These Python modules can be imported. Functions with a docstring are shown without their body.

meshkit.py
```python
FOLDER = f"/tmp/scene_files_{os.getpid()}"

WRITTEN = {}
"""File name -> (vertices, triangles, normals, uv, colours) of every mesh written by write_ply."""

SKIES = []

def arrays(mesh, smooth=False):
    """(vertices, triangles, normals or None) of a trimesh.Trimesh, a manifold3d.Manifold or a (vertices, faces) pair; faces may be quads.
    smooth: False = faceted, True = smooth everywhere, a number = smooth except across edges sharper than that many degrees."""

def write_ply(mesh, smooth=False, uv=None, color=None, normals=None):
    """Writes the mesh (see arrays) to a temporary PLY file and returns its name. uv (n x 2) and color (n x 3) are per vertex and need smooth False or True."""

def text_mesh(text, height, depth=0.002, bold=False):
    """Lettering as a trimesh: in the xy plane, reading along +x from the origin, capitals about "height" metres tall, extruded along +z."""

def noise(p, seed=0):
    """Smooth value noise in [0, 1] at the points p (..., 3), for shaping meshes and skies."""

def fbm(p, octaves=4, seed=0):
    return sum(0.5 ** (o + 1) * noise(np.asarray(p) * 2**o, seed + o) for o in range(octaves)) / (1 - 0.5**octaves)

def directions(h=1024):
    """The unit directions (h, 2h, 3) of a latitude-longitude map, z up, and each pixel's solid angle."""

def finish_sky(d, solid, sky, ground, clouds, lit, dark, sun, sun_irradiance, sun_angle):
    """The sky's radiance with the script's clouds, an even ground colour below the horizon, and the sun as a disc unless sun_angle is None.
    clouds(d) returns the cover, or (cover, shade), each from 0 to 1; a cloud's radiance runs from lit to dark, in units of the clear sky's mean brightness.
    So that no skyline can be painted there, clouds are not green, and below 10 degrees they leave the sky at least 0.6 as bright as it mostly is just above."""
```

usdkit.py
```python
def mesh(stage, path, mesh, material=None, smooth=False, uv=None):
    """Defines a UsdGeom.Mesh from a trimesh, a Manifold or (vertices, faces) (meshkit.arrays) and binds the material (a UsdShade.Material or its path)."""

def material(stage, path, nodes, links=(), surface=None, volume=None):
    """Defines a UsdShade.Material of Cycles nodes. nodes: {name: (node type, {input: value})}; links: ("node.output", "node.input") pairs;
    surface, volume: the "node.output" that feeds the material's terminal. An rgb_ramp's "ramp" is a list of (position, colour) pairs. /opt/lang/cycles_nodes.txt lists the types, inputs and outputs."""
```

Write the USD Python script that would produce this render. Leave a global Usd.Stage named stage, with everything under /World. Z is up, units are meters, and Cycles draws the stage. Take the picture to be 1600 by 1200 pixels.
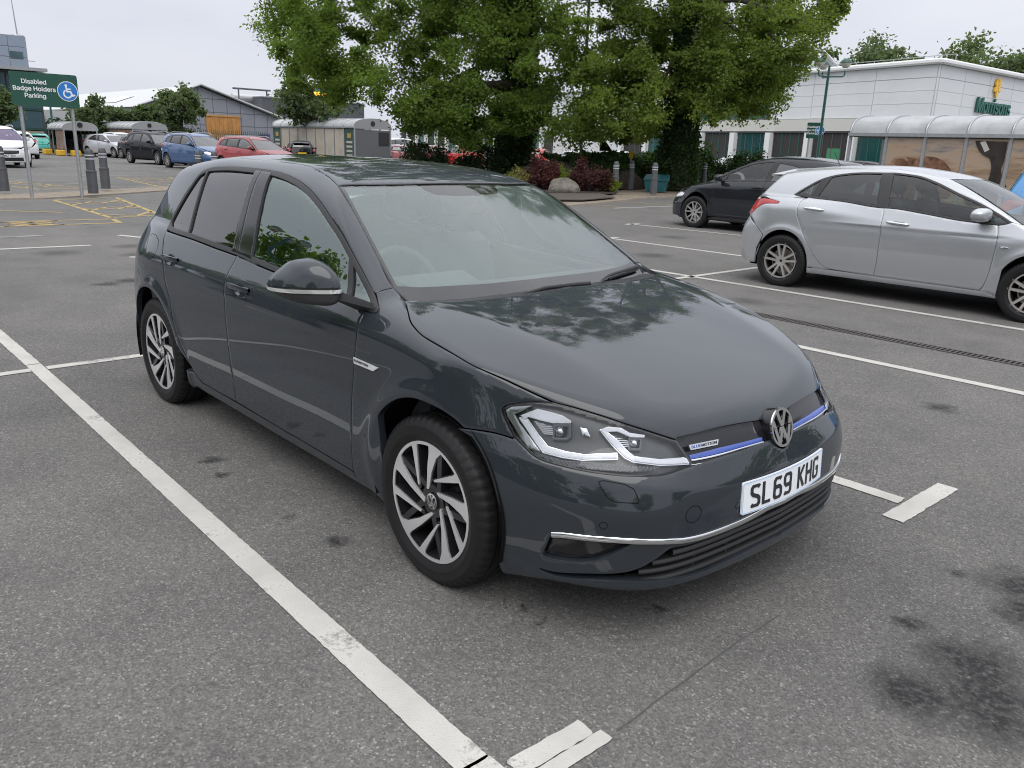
import math, random, time
import numpy as np, trimesh, shapely
from shapely import affinity
from shapely.geometry import Polygon, LineString, Point, MultiPolygon, box as sbox
from shapely.ops import unary_union
from scipy.spatial import Delaunay
from scipy.ndimage import gaussian_filter1d
from scipy.interpolate import PchipInterpolator, CubicSpline
import usdkit, meshkit
from pxr import Gf, Sdf, Usd, UsdGeom, UsdLux, UsdShade, Vt

stage = Usd.Stage.CreateInMemory()
UsdGeom.SetStageUpAxis(stage, 'Z')
UsdGeom.SetStageMetersPerUnit(stage, 1.0)
world = UsdGeom.Xform.Define(stage, '/World')
stage.SetDefaultPrim(world.GetPrim())

# ------------------------------------------------------------------ camera
CAM = np.array([2.10023213, -2.43844585, 1.50662706])
CAM_R = np.array([[0.67216595, 0.73971955, 0.03174777], [0.229202, -0.16711471, -0.95892602], [-0.70403081, 0.65183408, -0.28187401]])            # rows: right, down, forward
FOCAL = 1261.29128                   # in pixels of a 1600 wide frame
EXPOSURE = 0.30
cam = UsdGeom.Camera.Define(stage, '/World/camera')
cam.CreateHorizontalApertureAttr(36.0)
cam.CreateVerticalApertureAttr(27.0)
cam.CreateFocalLengthAttr(36.0 * FOCAL / 1600)
cam.CreateClippingRangeAttr(Gf.Vec2f(0.05, 3000))
cam.CreateExposureAttr(EXPOSURE)
_m = np.eye(4)
_m[0, :3], _m[1, :3], _m[2, :3], _m[3, :3] = CAM_R[0], -CAM_R[1], -CAM_R[2], CAM
UsdGeom.Xformable(cam).AddTransformOp().Set(Gf.Matrix4d(_m.tolist()))

# ------------------------------------------------------------------ sky and sun (overcast, bright)
SUN_AZ, SUN_EL = math.radians(-55), math.radians(58)     # azimuth of the direction towards the sun, from +x to +y
sun_dir = np.array([math.cos(SUN_AZ) * math.cos(SUN_EL), math.sin(SUN_AZ) * math.cos(SUN_EL), math.sin(SUN_EL)])
usdkit.material(stage, '/World/Looks/overcast_sky', {
    'tc': ('texture_coordinate', {}), 'sep': ('separate_xyz', {}),
    'st': ('vector_math', {'math_type': 'multiply', 'vector2': (1.6, 1.6, 4.5)}),
    'n1': ('noise_texture', {'scale': 1.3, 'detail': 5.0, 'roughness': 0.5}),
    'rise': ('map_range', {'from_min': -0.05, 'from_max': 1.0, 'to_min': 0.0, 'to_max': 1.0, 'clamp': True}),
    'grad': ('rgb_ramp', {'ramp': [(0, (5.5,5.7,6.35)), (0.42, (7.9,8.1,8.8)), (.68, (13.2,13.4,14.2)), (1, (15.5,15.7,16.4))]}),
    'ramp': ('rgb_ramp', {'ramp': [(0.30, (0.84, 0.855, 0.89)), (0.5, (0.98, 0.98, 0.985)), (0.70, (1.07, 1.06, 1.04))]}),
    'cl': ('mix', {'mix_type': 'multiply', 'fac': 1.0}),
    'sky': ('sky_texture', {'sky_type': 'single_scattering', 'sun_disc': False, 'sun_elevation': SUN_EL, 'sun_rotation': math.atan2(sun_dir[0], sun_dir[1]), 'aerosol_density': 2.0}),
    'mx': ('mix', {'mix_type': 'mix', 'fac': 0.96}),
    'bg': ('background_shader', {'strength': 0.1}),
}, [('tc.generated', 'sep.vector'), ('tc.generated', 'st.vector1'), ('st.vector', 'n1.vector'), ('n1.fac', 'ramp.fac'),
    ('sep.z', 'rise.value'), ('rise.result', 'grad.fac'), ('grad.color', 'cl.color1'), ('ramp.color', 'cl.color2'),
    ('sky.color', 'mx.color1'), ('cl.color', 'mx.color2'), ('mx.color', 'bg.color')], surface='bg.background')
dome = UsdLux.DomeLight.Define(stage, '/World/sky')
dome.CreateIntensityAttr(1.0)
UsdShade.MaterialBindingAPI.Apply(dome.GetPrim()).Bind(UsdShade.Material.Get(stage, '/World/Looks/overcast_sky'))
sun = UsdLux.DistantLight.Define(stage, '/World/sun')
sun.CreateIntensityAttr(0.25)
sun.CreateAngleAttr(50)
sun.CreateNormalizeAttr(True)
sun.CreateColorAttr(Gf.Vec3f(1.0, 0.97, 0.93))
_z = sun_dir; _x = np.cross([0, 0, 1.0], _z); _x /= np.linalg.norm(_x); _y = np.cross(_z, _x)
_m = np.eye(4); _m[0, :3], _m[1, :3], _m[2, :3] = _x, _y, _z
UsdGeom.Xformable(sun).AddTransformOp().Set(Gf.Matrix4d(_m.tolist()))

# ------------------------------------------------------------------ helpers
RNG = np.random.default_rng(7)
_taken = set()


def numbered(parent, name):
    p = f'{parent}/{name}'
    if p not in _taken:
        _taken.add(p)
        return p
    k = 1
    while f'{p}_{k:03d}' in _taken:
        k += 1
    _taken.add(f'{p}_{k:03d}')
    return f'{p}_{k:03d}'


def tag(prim, label=None, category=None, group=None, kind=None):
    prim = prim.GetPrim() if hasattr(prim, 'GetPrim') else prim
    for k, v in (('label', label), ('category', category), ('group', group), ('kind', kind)):
        if v:
            prim.SetCustomDataByKey(k, v)
    return prim


def mat4(loc=(0, 0, 0), rz=0.0, scale=1.0):
    c, s = math.cos(rz), math.sin(rz)
    sc = np.ones(3) * scale
    m = np.eye(4)
    m[:3, :3] = np.array([[c, -s, 0], [s, c, 0], [0, 0, 1]]) * sc[None, :]
    m[:3, 3] = loc
    return m


def thing(name, label=None, category=None, loc=(0, 0, 0), rz=0.0, group=None, kind=None, scale=None):
    x = UsdGeom.Xform.Define(stage, numbered('/World', name))
    x.AddTranslateOp().Set(Gf.Vec3d(*map(float, loc)))
    if rz:
        x.AddRotateZOp().Set(math.degrees(rz))
    if scale is not None:
        x.AddScaleOp().Set(Gf.Vec3f(*[float(v) for v in np.ones(3) * scale]))
    tag(x, label, category, group, kind)
    return x


def copy_of(src, label, loc, rz=0.0, category=None, group=None, scale=None):
    src = src.GetPrim()
    name = src.GetName()
    while name[-4:-3] == '_' and name[-3:].isdigit():
        name = name[:-4]
    was = src.GetCustomData()
    t = thing(name, label or was.get('label'), category or was.get('category'), loc, rz, group or was.get('group'), scale=scale)
    t.GetPrim().GetReferences().AddInternalReference(src.GetPath())
    t.GetPrim().SetInstanceable(True)
    return t


def put(name, mesh, mat, parent=None, smooth=False, label=None, category=None, group=None, kind=None):
    """one Mesh prim; mesh = trimesh / (v, f) / (v, f, n)"""
    where = numbered(str(parent.GetPath()) if parent is not None else '/World', name)
    if isinstance(mesh, tuple) and len(mesh) == 3:
        v, f, n = mesh
        m = UsdGeom.Mesh.Define(stage, where)
        m.CreatePointsAttr(Vt.Vec3fArray.FromNumpy(np.ascontiguousarray(v, np.float32)))
        m.CreateFaceVertexCountsAttr(Vt.IntArray.FromNumpy(np.full(len(f), 3, np.int32)))
        m.CreateFaceVertexIndicesAttr(Vt.IntArray.FromNumpy(np.ascontiguousarray(f, np.int32).ravel()))
        m.CreateSubdivisionSchemeAttr('none')
        m.CreateNormalsAttr(Vt.Vec3fArray.FromNumpy(np.ascontiguousarray(n, np.float32)))
        m.SetNormalsInterpolation('vertex')
        UsdShade.MaterialBindingAPI.Apply(m.GetPrim()).Bind(UsdShade.Material.Get(stage, mat) if isinstance(mat, str) else mat)
    else:
        m = usdkit.mesh(stage, where, mesh, mat, smooth=smooth)
    tag(m, label, category, group, kind)
    return m


def cat(*ms):
    ms = [trimesh.Trimesh(*m[:2], process=False) if isinstance(m, tuple) else m for m in ms]
    return trimesh.util.concatenate(ms)


def bx(x0, x1, y0, y1, z0, z1, bev=0.0):
    if bev <= 0:
        m = trimesh.creation.box(extents=(x1 - x0, y1 - y0, z1 - z0))
        m.apply_translation(((x0 + x1) / 2, (y0 + y1) / 2, (z0 + z1) / 2))
        return m
    b = min(bev, 0.49 * (x1 - x0), 0.49 * (y1 - y0), 0.49 * (z1 - z0))
    pts = []
    for X in (x0, x1):
        for Y in (y0, y1):
            for Z in (z0, z1):
                dx, dy, dz = (b if X == x0 else -b), (b if Y == y0 else -b), (b if Z == z0 else -b)
                pts += [(X, Y + dy, Z + dz), (X + dx, Y, Z + dz), (X + dx, Y + dy, Z)]
    return trimesh.convex.convex_hull(np.array(pts))


def hull(pts):
    return trimesh.convex.convex_hull(np.array(pts, float))


def tube(pts, r, sides=10, caps=True):
    p = np.asarray(pts, float)
    r = np.broadcast_to(np.asarray(r, float), (len(p),))
    t = np.gradient(p, axis=0)
    t /= np.linalg.norm(t, axis=1, keepdims=True) + 1e-12
    ref = np.array([0, 0, 1.0]) if abs(t[0, 2]) < 0.9 else np.array([1.0, 0, 0])
    a = np.cross(ref, t[0]); a /= np.linalg.norm(a)
    A = []
    for k in range(len(p)):
        a = a - t[k] * (a @ t[k]); a /= np.linalg.norm(a); A.append(a)
    A = np.array(A); B = np.cross(t, A)
    ang = np.arange(sides) * 2 * np.pi / sides
    v = p[:, None] + r[:, None, None] * (np.cos(ang)[None, :, None] * A[:, None] + np.sin(ang)[None, :, None] * B[:, None])
    i, j = np.meshgrid(np.arange(len(p) - 1), np.arange(sides), indexing='ij')
    q = np.stack([i * sides + j, i * sides + (j + 1) % sides, (i + 1) * sides + (j + 1) % sides, (i + 1) * sides + j], -1).reshape(-1, 4)
    v = v.reshape(-1, 3)
    f = np.vstack([q[:, [0, 1, 2]], q[:, [0, 2, 3]]])
    if caps:
        n = len(v); v = np.vstack([v, p[0], p[-1]])
        k = np.arange(sides)
        f = np.vstack([f, np.stack([np.full(sides, n), (k + 1) % sides, k], 1), np.stack([np.full(sides, n + 1), (len(p) - 1) * sides + k, (len(p) - 1) * sides + (k + 1) % sides], 1)])
    return trimesh.Trimesh(v, f, process=False)


def cyl(a, b, r, sides=16):
    return tube([a, b], r, sides)


def lathe(prof, sides=48, axis='z'):
    """prof: list of (radius, height) revolved about z (or y: height along -y)"""
    p = np.asarray(prof, float)
    ang = np.arange(sides) * 2 * np.pi / sides
    v = np.stack([p[:, None, 0] * np.cos(ang), p[:, None, 0] * np.sin(ang), np.broadcast_to(p[:, None, 1], (len(p), sides))], -1).reshape(-1, 3)
    i, j = np.meshgrid(np.arange(len(p) - 1), np.arange(sides), indexing='ij')
    q = np.stack([i * sides + j, i * sides + (j + 1) % sides, (i + 1) * sides + (j + 1) % sides, (i + 1) * sides + j], -1).reshape(-1, 4)
    m = trimesh.Trimesh(v, np.vstack([q[:, [0, 1, 2]], q[:, [0, 2, 3]]]), process=False)
    if axis == 'y':           # outward (height) towards -y
        m.vertices = np.stack([m.vertices[:, 0], -m.vertices[:, 2], m.vertices[:, 1]], 1)
    return m


def prism(poly, z0, z1):
    """shapely polygon(s) in xy extruded from z0 to z1"""
    ps = poly.geoms if hasattr(poly, 'geoms') else [poly]
    out = []
    for g in ps:
        if g.area > 1e-9:
            m = trimesh.creation.extrude_polygon(g, z1 - z0, engine='earcut'); m.apply_translation((0, 0, z0)); out.append(m)
    return trimesh.util.concatenate(out)


def frame_m(o, X, Y, Z):
    m = np.eye(4); m[:3, 0], m[:3, 1], m[:3, 2], m[:3, 3] = X, Y, Z, o
    return m


def xf(mesh, m):
    mesh = mesh.copy(); mesh.apply_transform(m); return mesh


# ------------------------------------------------------------------ materials
_mats = {}


def M(name, color=None, rough=0.5, metal=0.0, coat=0.0, spec=0.5, noise=None, bump=None, emit=0.0, coat_rough=0.02, extra=None):
    """plain principled material with optional colour noise (scale, amount) and bump (scale, strength, distance)"""
    if name in _mats:
        return _mats[name]
    p = {'base_color': color, 'roughness': rough, 'metallic': metal, 'coat_weight': coat, 'coat_roughness': coat_rough, 'specular_ior_level': spec}
    if emit:
        p |= {'emission_color': color, 'emission_strength': emit}
    nodes, links = {'p': ('principled_bsdf', p | (extra or {}))}, []
    nodes['tc'] = ('texture_coordinate', {})
    if noise:
        s, a = noise
        c = np.array(color)
        nodes['n'] = ('noise_texture', {'scale': s, 'detail': 5.0, 'roughness': 0.6})
        nodes['r'] = ('rgb_ramp', {'ramp': [(0.3, tuple(np.clip(c * (1 - a), 0, 1))), (0.7, tuple(np.clip(c * (1 + a), 0, 1)))]})
        links += [('tc.object', 'n.vector'), ('n.fac', 'r.fac'), ('r.color', 'p.base_color')]
    if bump:
        s, st, d = bump
        nodes['bn'] = ('noise_texture', {'scale': s, 'detail': 4.0, 'roughness': 0.6})
        nodes['b'] = ('bump', {'strength': st, 'distance': d})
        links += [('tc.object', 'bn.vector'), ('bn.fac', 'b.height'), ('b.normal', 'p.normal')]
    _mats[name] = usdkit.material(stage, f'/World/Looks/{name}', nodes, links, surface='p.BSDF')
    return _mats[name]


def glass_mat(name, tint, refl=1.0, ior=1.5, gtint=None):
    if name in _mats:
        return _mats[name]
    _mats[name] = usdkit.material(stage, f'/World/Looks/{name}', {
        't': ('transparent_bsdf', {'color': tint}), 'g': ('glossy_bsdf', {'color': gtint or (refl, refl, refl), 'roughness': 0.0}),
        'f': ('fresnel', {'IOR': ior}), 'm': ('mix_closure', {})},
        [('f.fac', 'm.fac'), ('t.BSDF', 'm.closure1'), ('g.BSDF', 'm.closure2')], surface='m.closure')
    return _mats[name]


# ------------------------------------------------------------------ car body surfaces
def sm(kn, sig=.03):
    kn = sorted(kn); x = np.array([k[0] for k in kn], float); y = np.array([k[1] for k in kn], float)
    g = np.arange(x[0] - .6, x[-1] + .6, .01); p = PchipInterpolator(x, y)
    s0 = (y[1] - y[0]) / (x[1] - x[0]); s1 = (y[-1] - y[-2]) / (x[-1] - x[-2])
    v = np.where(g < x[0], y[0] + s0 * (g - x[0]), np.where(g > x[-1], y[-1] + s1 * (g - x[-1]), p(np.clip(g, x[0], x[-1]))))
    v = gaussian_filter1d(v, sig / .01, mode='nearest'); c = CubicSpline(g, v); lo, hi = g[0], g[-1]
    return lambda t: c(np.clip(t, lo, hi))


def smax(a, b, k):
    h = np.maximum(k - np.abs(a - b), 0) / k
    return np.maximum(a, b) + h * h * h * k / 6


def smin(a, b, k):
    return -smax(-a, -b, k)


def softplus(t, r):
    return r * np.logaddexp(0, t / r)


class Body:
    """A car's outer surface as an implicit function, x forward from the front axle, z up; f < 0 inside."""
    K = dict(
        wp=([(-3.5, .74), (-3.3, .80), (-3.0, .858), (-2.63, .892), (-2.2, .886), (-1.6, .88), (-1.0, .88), (-.4, .888), (0, .893), (.35, .878), (.6, .835), (.8, .78), (.95, .72)], .08),
        sec=([(.1, -.10), (.16, -.07), (.22, -.048), (.3, -.027), (.4, -.011), (.5, -.003), (.6, 0), (.7, -.002), (.8, -.010), (.9, -.022), (1.0, -.04), (1.1, -.06)], .03),
        zt=([(-3.4, .76), (-3.0, .835), (-2.6, .885), (-1.5, .873), (-.5, .866), (-.04, .842), (.1, .815), (.25, .776), (.4, .74), (.7, .67)], .12),
        Fc=([(.1, .79), (.16, .835), (.2, .85), (.25, .862), (.3, .862), (.4, .864), (.5, .866), (.56, .865), (.62, .862), (.68, .845), (.75, .83)], .02),
        plan=([(0, 0), (.2, .010), (.4, .032), (.55, .070), (.65, .135), (.72, .225), (.78, .33), (.84, .46), (.9, .66)], .04),
        Hc=([(.95, .585), (.85, .66), (.78, .70), (.7, .742), (.6, .785), (.4, .852), (.2, .908), (0, .952), (-.2, .986), (-.4, 1.010), (-.6, 1.025)], .05),
        yc=([(-.6, .70), (-.4, .67), (0, .60), (.4, .51), (.75, .42)], .1),
        zb=([(-3.4, .28), (-3.1, .22), (-2.6, .175), (-.5, .175), (.3, .15), (.37, .167), (.45, .188), (.55, .203), (.9, .200)], .03),
        Rr=([(.1, -3.27), (.25, -3.34), (.4, -3.395), (.55, -3.405), (.68, -3.38), (.78, -3.34), (.95, -3.29), (1.1, -3.23)], .03),
        rplan=([(0, 0), (.3, .02), (.5, .055), (.65, .10), (.72, .145), (.78, .205), (.82, .27), (.88, .46)], .04),
        wg=([(.7, .91), (.85, .845), (.95, .805), (1.0, .785), (1.1, .742), (1.2, .695), (1.3, .643), (1.4, .585)], .03),
        wgx=([(-3.4, -.17), (-3.0, -.085), (-2.6, -.03), (-2.2, -.008), (-1.7, 0), (-1.2, .002), (-.8, .004), (-.4, -.004), (0, -.04)], .12),
        Rf=([(-.4, 1.25), (-.8, 1.335), (-1.06, 1.392), (-1.3, 1.428), (-1.6, 1.444), (-1.9, 1.447), (-2.3, 1.447), (-2.7, 1.417), (-3.05, 1.372), (-3.4, 1.31)], .08),
        wsx=([(.8, .03), (1.0, -.30), (1.1, -.475), (1.2, -.655), (1.3, -.845), (1.4, -1.05), (1.5, -1.27)], .03),
        rwx=([(.9, -3.34), (1.0, -3.30), (1.15, -3.19), (1.3, -3.075), (1.4, -2.98)], .03))
    slope, crown, drop, kside, tip, wscrown = .50, .035, .10, .06, .8, .14
    arches = ((0, .335), (-2.61, .335))
    crease_r = .012

    def __init__(s, **over):
        for k, v in s.K.items():
            setattr(s, k, sm(*over.pop(k, v)))
        for k, v in over.items():
            setattr(s, k, v)

    dz = 0.0

    def low(s, x, y, z):
        y, z = np.abs(y), z + s.dz
        W = s.wp(x) + s.sec(z) - s.slope * softplus(z - s.zt(x), s.crease_r)
        for xc, zc in s.arches:
            W = W + .012 * np.exp(-((np.hypot(x - xc, z - zc) - .37) / .045) ** 2)
        top = (z - s.Hc(x) + s.crown * (y / .75) ** 2 + s.drop * softplus(y - s.yc(x), .02)) * .95
        q = np.clip((z - .44) / .22, 0, 1)
        fr = (x - s.Fc(z) + .40 * softplus(z - .507 - .06 * (y / .7) ** 2, .005) + s.plan(y) + s.tip * .12 * np.tanh(s.plan(y) / .12) * q * q * (3 - 2 * q)) * .85
        re = (s.Rr(z) + s.rplan(y) - x) * .9
        return smax(smax(smax(smax(y - W, top, s.kside), fr, .05), re, .10), s.zb(x) - z, .03)

    def gh(s, x, y, z):
        y, z = np.abs(y), z + s.dz
        side = (y - s.wg(z) - s.wgx(x)) * .9
        top = z - s.Rf(x) + .042 * (y / .6) ** 2
        ws = (x - s.wsx(z) + s.wscrown * (y / .7) ** 2) * .48
        rw = (s.rwx(z) + .10 * (y / .6) ** 2 - x) * .75
        return smax(smax(smax(smax(side, top, .14), ws, .04), rw, .06), .8 - z, .02)

    def f(s, x, y, z):
        return smin(s.low(x, y, z), s.gh(x, y, z), .03)


class Plane:
    def __init__(s, d, origin=(-1, 0, .7), up=(0, 0, 1)):
        s.d = np.array(d, float) / np.linalg.norm(d); s.o = np.array(origin, float)
        s.A = np.cross(up, s.d) if abs(s.d[2]) < .99 else np.array([1.0, 0, 0])
        s.A /= np.linalg.norm(s.A); s.B = np.cross(s.d, s.A)

    def to2(s, P):
        P = np.asarray(P, float) - s.o
        return np.stack([P @ s.A, P @ s.B], -1)

    def start(s, ab):
        return s.o + ab[:, :1] * s.A + ab[:, 1:] * s.B + 3.0 * s.d, np.broadcast_to(-s.d, (len(ab), 3))


class Drum:
    """cylinder of rays about a vertical axis; a = angle * radius, b = z"""
    def __init__(s, cx, cy=0.0, back=False, R=.8):
        s.c = np.array([cx, cy]); s.back = back; s.R = R

    def to2(s, P):
        P = np.asarray(P, float)
        dx, dy = P[..., 0] - s.c[0], P[..., 1] - s.c[1]
        a = np.arctan2(dy, dx) if not s.back else np.arctan2(-dy, -dx)
        return np.stack([a * s.R, P[..., 2]], -1)

    def start(s, ab):
        a = ab[:, 0] / s.R + (np.pi if s.back else 0)
        u = np.stack([np.cos(a), np.sin(a), 0 * a], -1)
        o = np.stack([np.full(len(a), s.c[0]), np.full(len(a), s.c[1]), ab[:, 1]], -1)
        return o + 1.6 * u, -u


SIDE = Plane((0, -1, 0)); SHLD = Plane((0, -1, 1)); TOP = Plane((0, 0, 1)); LAMP = Plane((.6, -.6, .35)); NOSE = Drum(.12); TAIL = Drum(-2.7, back=True)
WSF = Plane((.47, 0, .88)); REARF = Plane((-1, 0, .35)); QTR = Plane((-.45, -1, .35)); SIDEUP = Plane((0, -1, .35))


def solve(f, frame, ab, level=0.0, it=30):
    o, d = frame.start(np.asarray(ab, float))
    t = np.zeros(len(o))
    for k in range(it):
        P = o + t[:, None] * d
        v = f(P[:, 0], P[:, 1], P[:, 2])
        Q = P + 1e-3 * d
        g = (v - f(Q[:, 0], Q[:, 1], Q[:, 2])) / 1e-3
        t += np.clip(v / np.where(g > .15, np.maximum(g, .3), 1.0), -.06, .3)
    P = o + t[:, None] * d
    return P + level * grad(f, P) if level else P


def grad(f, P, e=2e-3):
    n = np.stack([f(P[:, 0] + e * (k == 0), P[:, 1] + e * (k == 1), P[:, 2] + e * (k == 2)) - f(P[:, 0] - e * (k == 0), P[:, 1] - e * (k == 1), P[:, 2] - e * (k == 2)) for k in range(3)], -1)
    return n / (np.linalg.norm(n, axis=1, keepdims=True) + 1e-12)


def dens(p, h):
    """resample a 2d/3d polyline at about h"""
    p = np.asarray(p, float)
    s = np.r_[0, np.cumsum(np.linalg.norm(np.diff(p, axis=0), axis=1))]
    n = max(2, int(np.ceil(s[-1] / h)) + 1)
    q = np.linspace(0, s[-1], n)
    return np.stack([np.interp(q, s, p[:, k]) for k in range(p.shape[1])], -1)


def spl(p, n=60):
    """smooth curve through the points"""
    p = np.asarray(p, float)
    s = np.r_[0, np.cumsum(np.linalg.norm(np.diff(p, axis=0), axis=1))]
    q = np.linspace(0, s[-1], n)
    return PchipInterpolator(s, p)(q) if len(p) > 2 else np.stack([np.interp(q, s, p[:, k]) for k in range(p.shape[1])], -1)


def arc(c, r, a0, a1, n=40):
    a = np.radians(np.linspace(a0, a1, n))
    return np.stack([c[0] + r * np.cos(a), 0 * a, c[1] + r * np.sin(a)], -1)


def triangulate(poly, h):
    """points, triangles and rings (index lists) of a shapely polygon filled at spacing h"""
    pts, rings, n = [], [], 0
    for k, ring in enumerate([poly.exterior, *poly.interiors]):
        r = []
        c = np.asarray(ring.coords)
        for a, b in zip(c[:-1], c[1:]):
            m = max(1, int(np.ceil(np.linalg.norm(b - a) / (h * .7))))
            r.append(a + (b - a) * (np.arange(m) / m)[:, None])
        r = np.vstack(r)
        keep = np.linalg.norm(r - np.roll(r, 1, 0), axis=1) > 1e-5
        r = r[keep]
        pts.append(r); rings.append(np.arange(n, n + len(r))); n += len(r)
    x0, y0, x1, y1 = poly.bounds
    gx, gy = np.meshgrid(np.arange(x0 + h / 2, x1, h), np.arange(y0 + h / 2, y1, h * .87))
    gx = gx + (np.arange(gx.shape[0]) % 2)[:, None] * h / 2
    inner = poly.buffer(-h * .55)
    g = np.stack([gx.ravel(), gy.ravel()], -1)
    if not inner.is_empty:
        shapely.prepare(inner)
        pts.append(g[shapely.contains_xy(inner, g[:, 0], g[:, 1])])
    P = np.vstack(pts)
    T = Delaunay(P).simplices
    c = P[T].mean(1)
    big = poly.buffer(1e-6); shapely.prepare(big)
    T = T[shapely.contains_xy(big, c[:, 0], c[:, 1])]
    a = P[T]
    ar = (a[:, 1, 0] - a[:, 0, 0]) * (a[:, 2, 1] - a[:, 0, 1]) - (a[:, 1, 1] - a[:, 0, 1]) * (a[:, 2, 0] - a[:, 0, 0])
    T[ar < 0] = T[ar < 0][:, ::-1]
    return P, T[np.abs(ar) > 1e-10], rings


def mirror(m):
    v, f, n = m
    return v * [1, -1, 1], f[:, ::-1], n * [1, -1, 1]


def clean(p):
    p = np.asarray(p, float)
    p = p[np.linalg.norm(p - np.roll(p, 1, 0), axis=1) > 1e-5]
    g = Polygon(p)
    if not g.is_valid:
        g = shapely.make_valid(g)
        g = unary_union([k for k in getattr(g, 'geoms', [g]) if k.geom_type in ('Polygon', 'MultiPolygon') and k.area > 1e-7])
    return g


def panel(f, frame, loop, h=.012, gap=.0022, level=0.0, flange=.018, poly=None, roundness=.22):
    """A sheet on the surface f = level inside the loop (3d points near the surface, or a 2d polygon of the frame), with turned-in edges."""
    if poly is None:
        poly = clean(frame.to2(np.asarray(loop, float)))
    poly = poly.buffer(-gap, join_style='mitre') if gap else poly
    V, F, N = [], [], []
    n0 = 0
    for g in (poly.geoms if hasattr(poly, 'geoms') else [poly]):
        if g.is_empty or g.area < 1e-6:
            continue
        P2, T, rings = triangulate(shapely.set_precision(g, 1e-7), h)
        P = solve(f, frame, P2, level); n = grad(f, P)
        # make the winding follow the outward normal
        a = P[T]; fn = np.cross(a[:, 1] - a[:, 0], a[:, 2] - a[:, 0])
        if (fn * n[T[:, 0]]).sum() < 0:
            T = T[:, ::-1]
        ns, fl = n.copy(), []
        for r in rings:
            p = P[r]; tg = np.roll(p, -1, 0) - np.roll(p, 1, 0)
            out = np.cross(tg, n[r]); out /= np.linalg.norm(out, axis=1, keepdims=True) + 1e-12
            # outwards in the 2d polygon: away from the inside
            q = frame.to2(p + out * .004)
            inside = shapely.contains_xy(g, q[:, 0], q[:, 1]).mean() > .5
            out = -out if inside else out
            ns[r] = n[r] + roundness * out
            ns[r] /= np.linalg.norm(ns[r], axis=1, keepdims=True)
            if flange:
                k = len(r); i = np.arange(k); j = (i + 1) % k
                V2 = np.vstack([p, p - n[r] * flange])
                F2 = np.vstack([np.stack([i, j, j + k], 1), np.stack([i, j + k, i + k], 1)])
                fa = np.cross(V2[F2[:, 1]] - V2[F2[:, 0]], V2[F2[:, 2]] - V2[F2[:, 0]])
                if (fa * out[F2[:, 0] % k]).sum() < 0:
                    F2 = F2[:, ::-1]
                fl.append((V2, F2, np.vstack([out, out])))
        V.append(P); F.append(T + n0); N.append(ns); n0 += len(P)
        for v, ff, nn in fl:
            V.append(v); F.append(ff + n0); N.append(nn); n0 += len(v)
    if not V:
        raise ValueError('empty panel')
    return np.vstack(V), np.vstack(F), np.vstack(N)


def on(f, frame, pts, level=0.0):
    return solve(f, frame, frame.to2(np.asarray(pts, float)), level)


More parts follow.
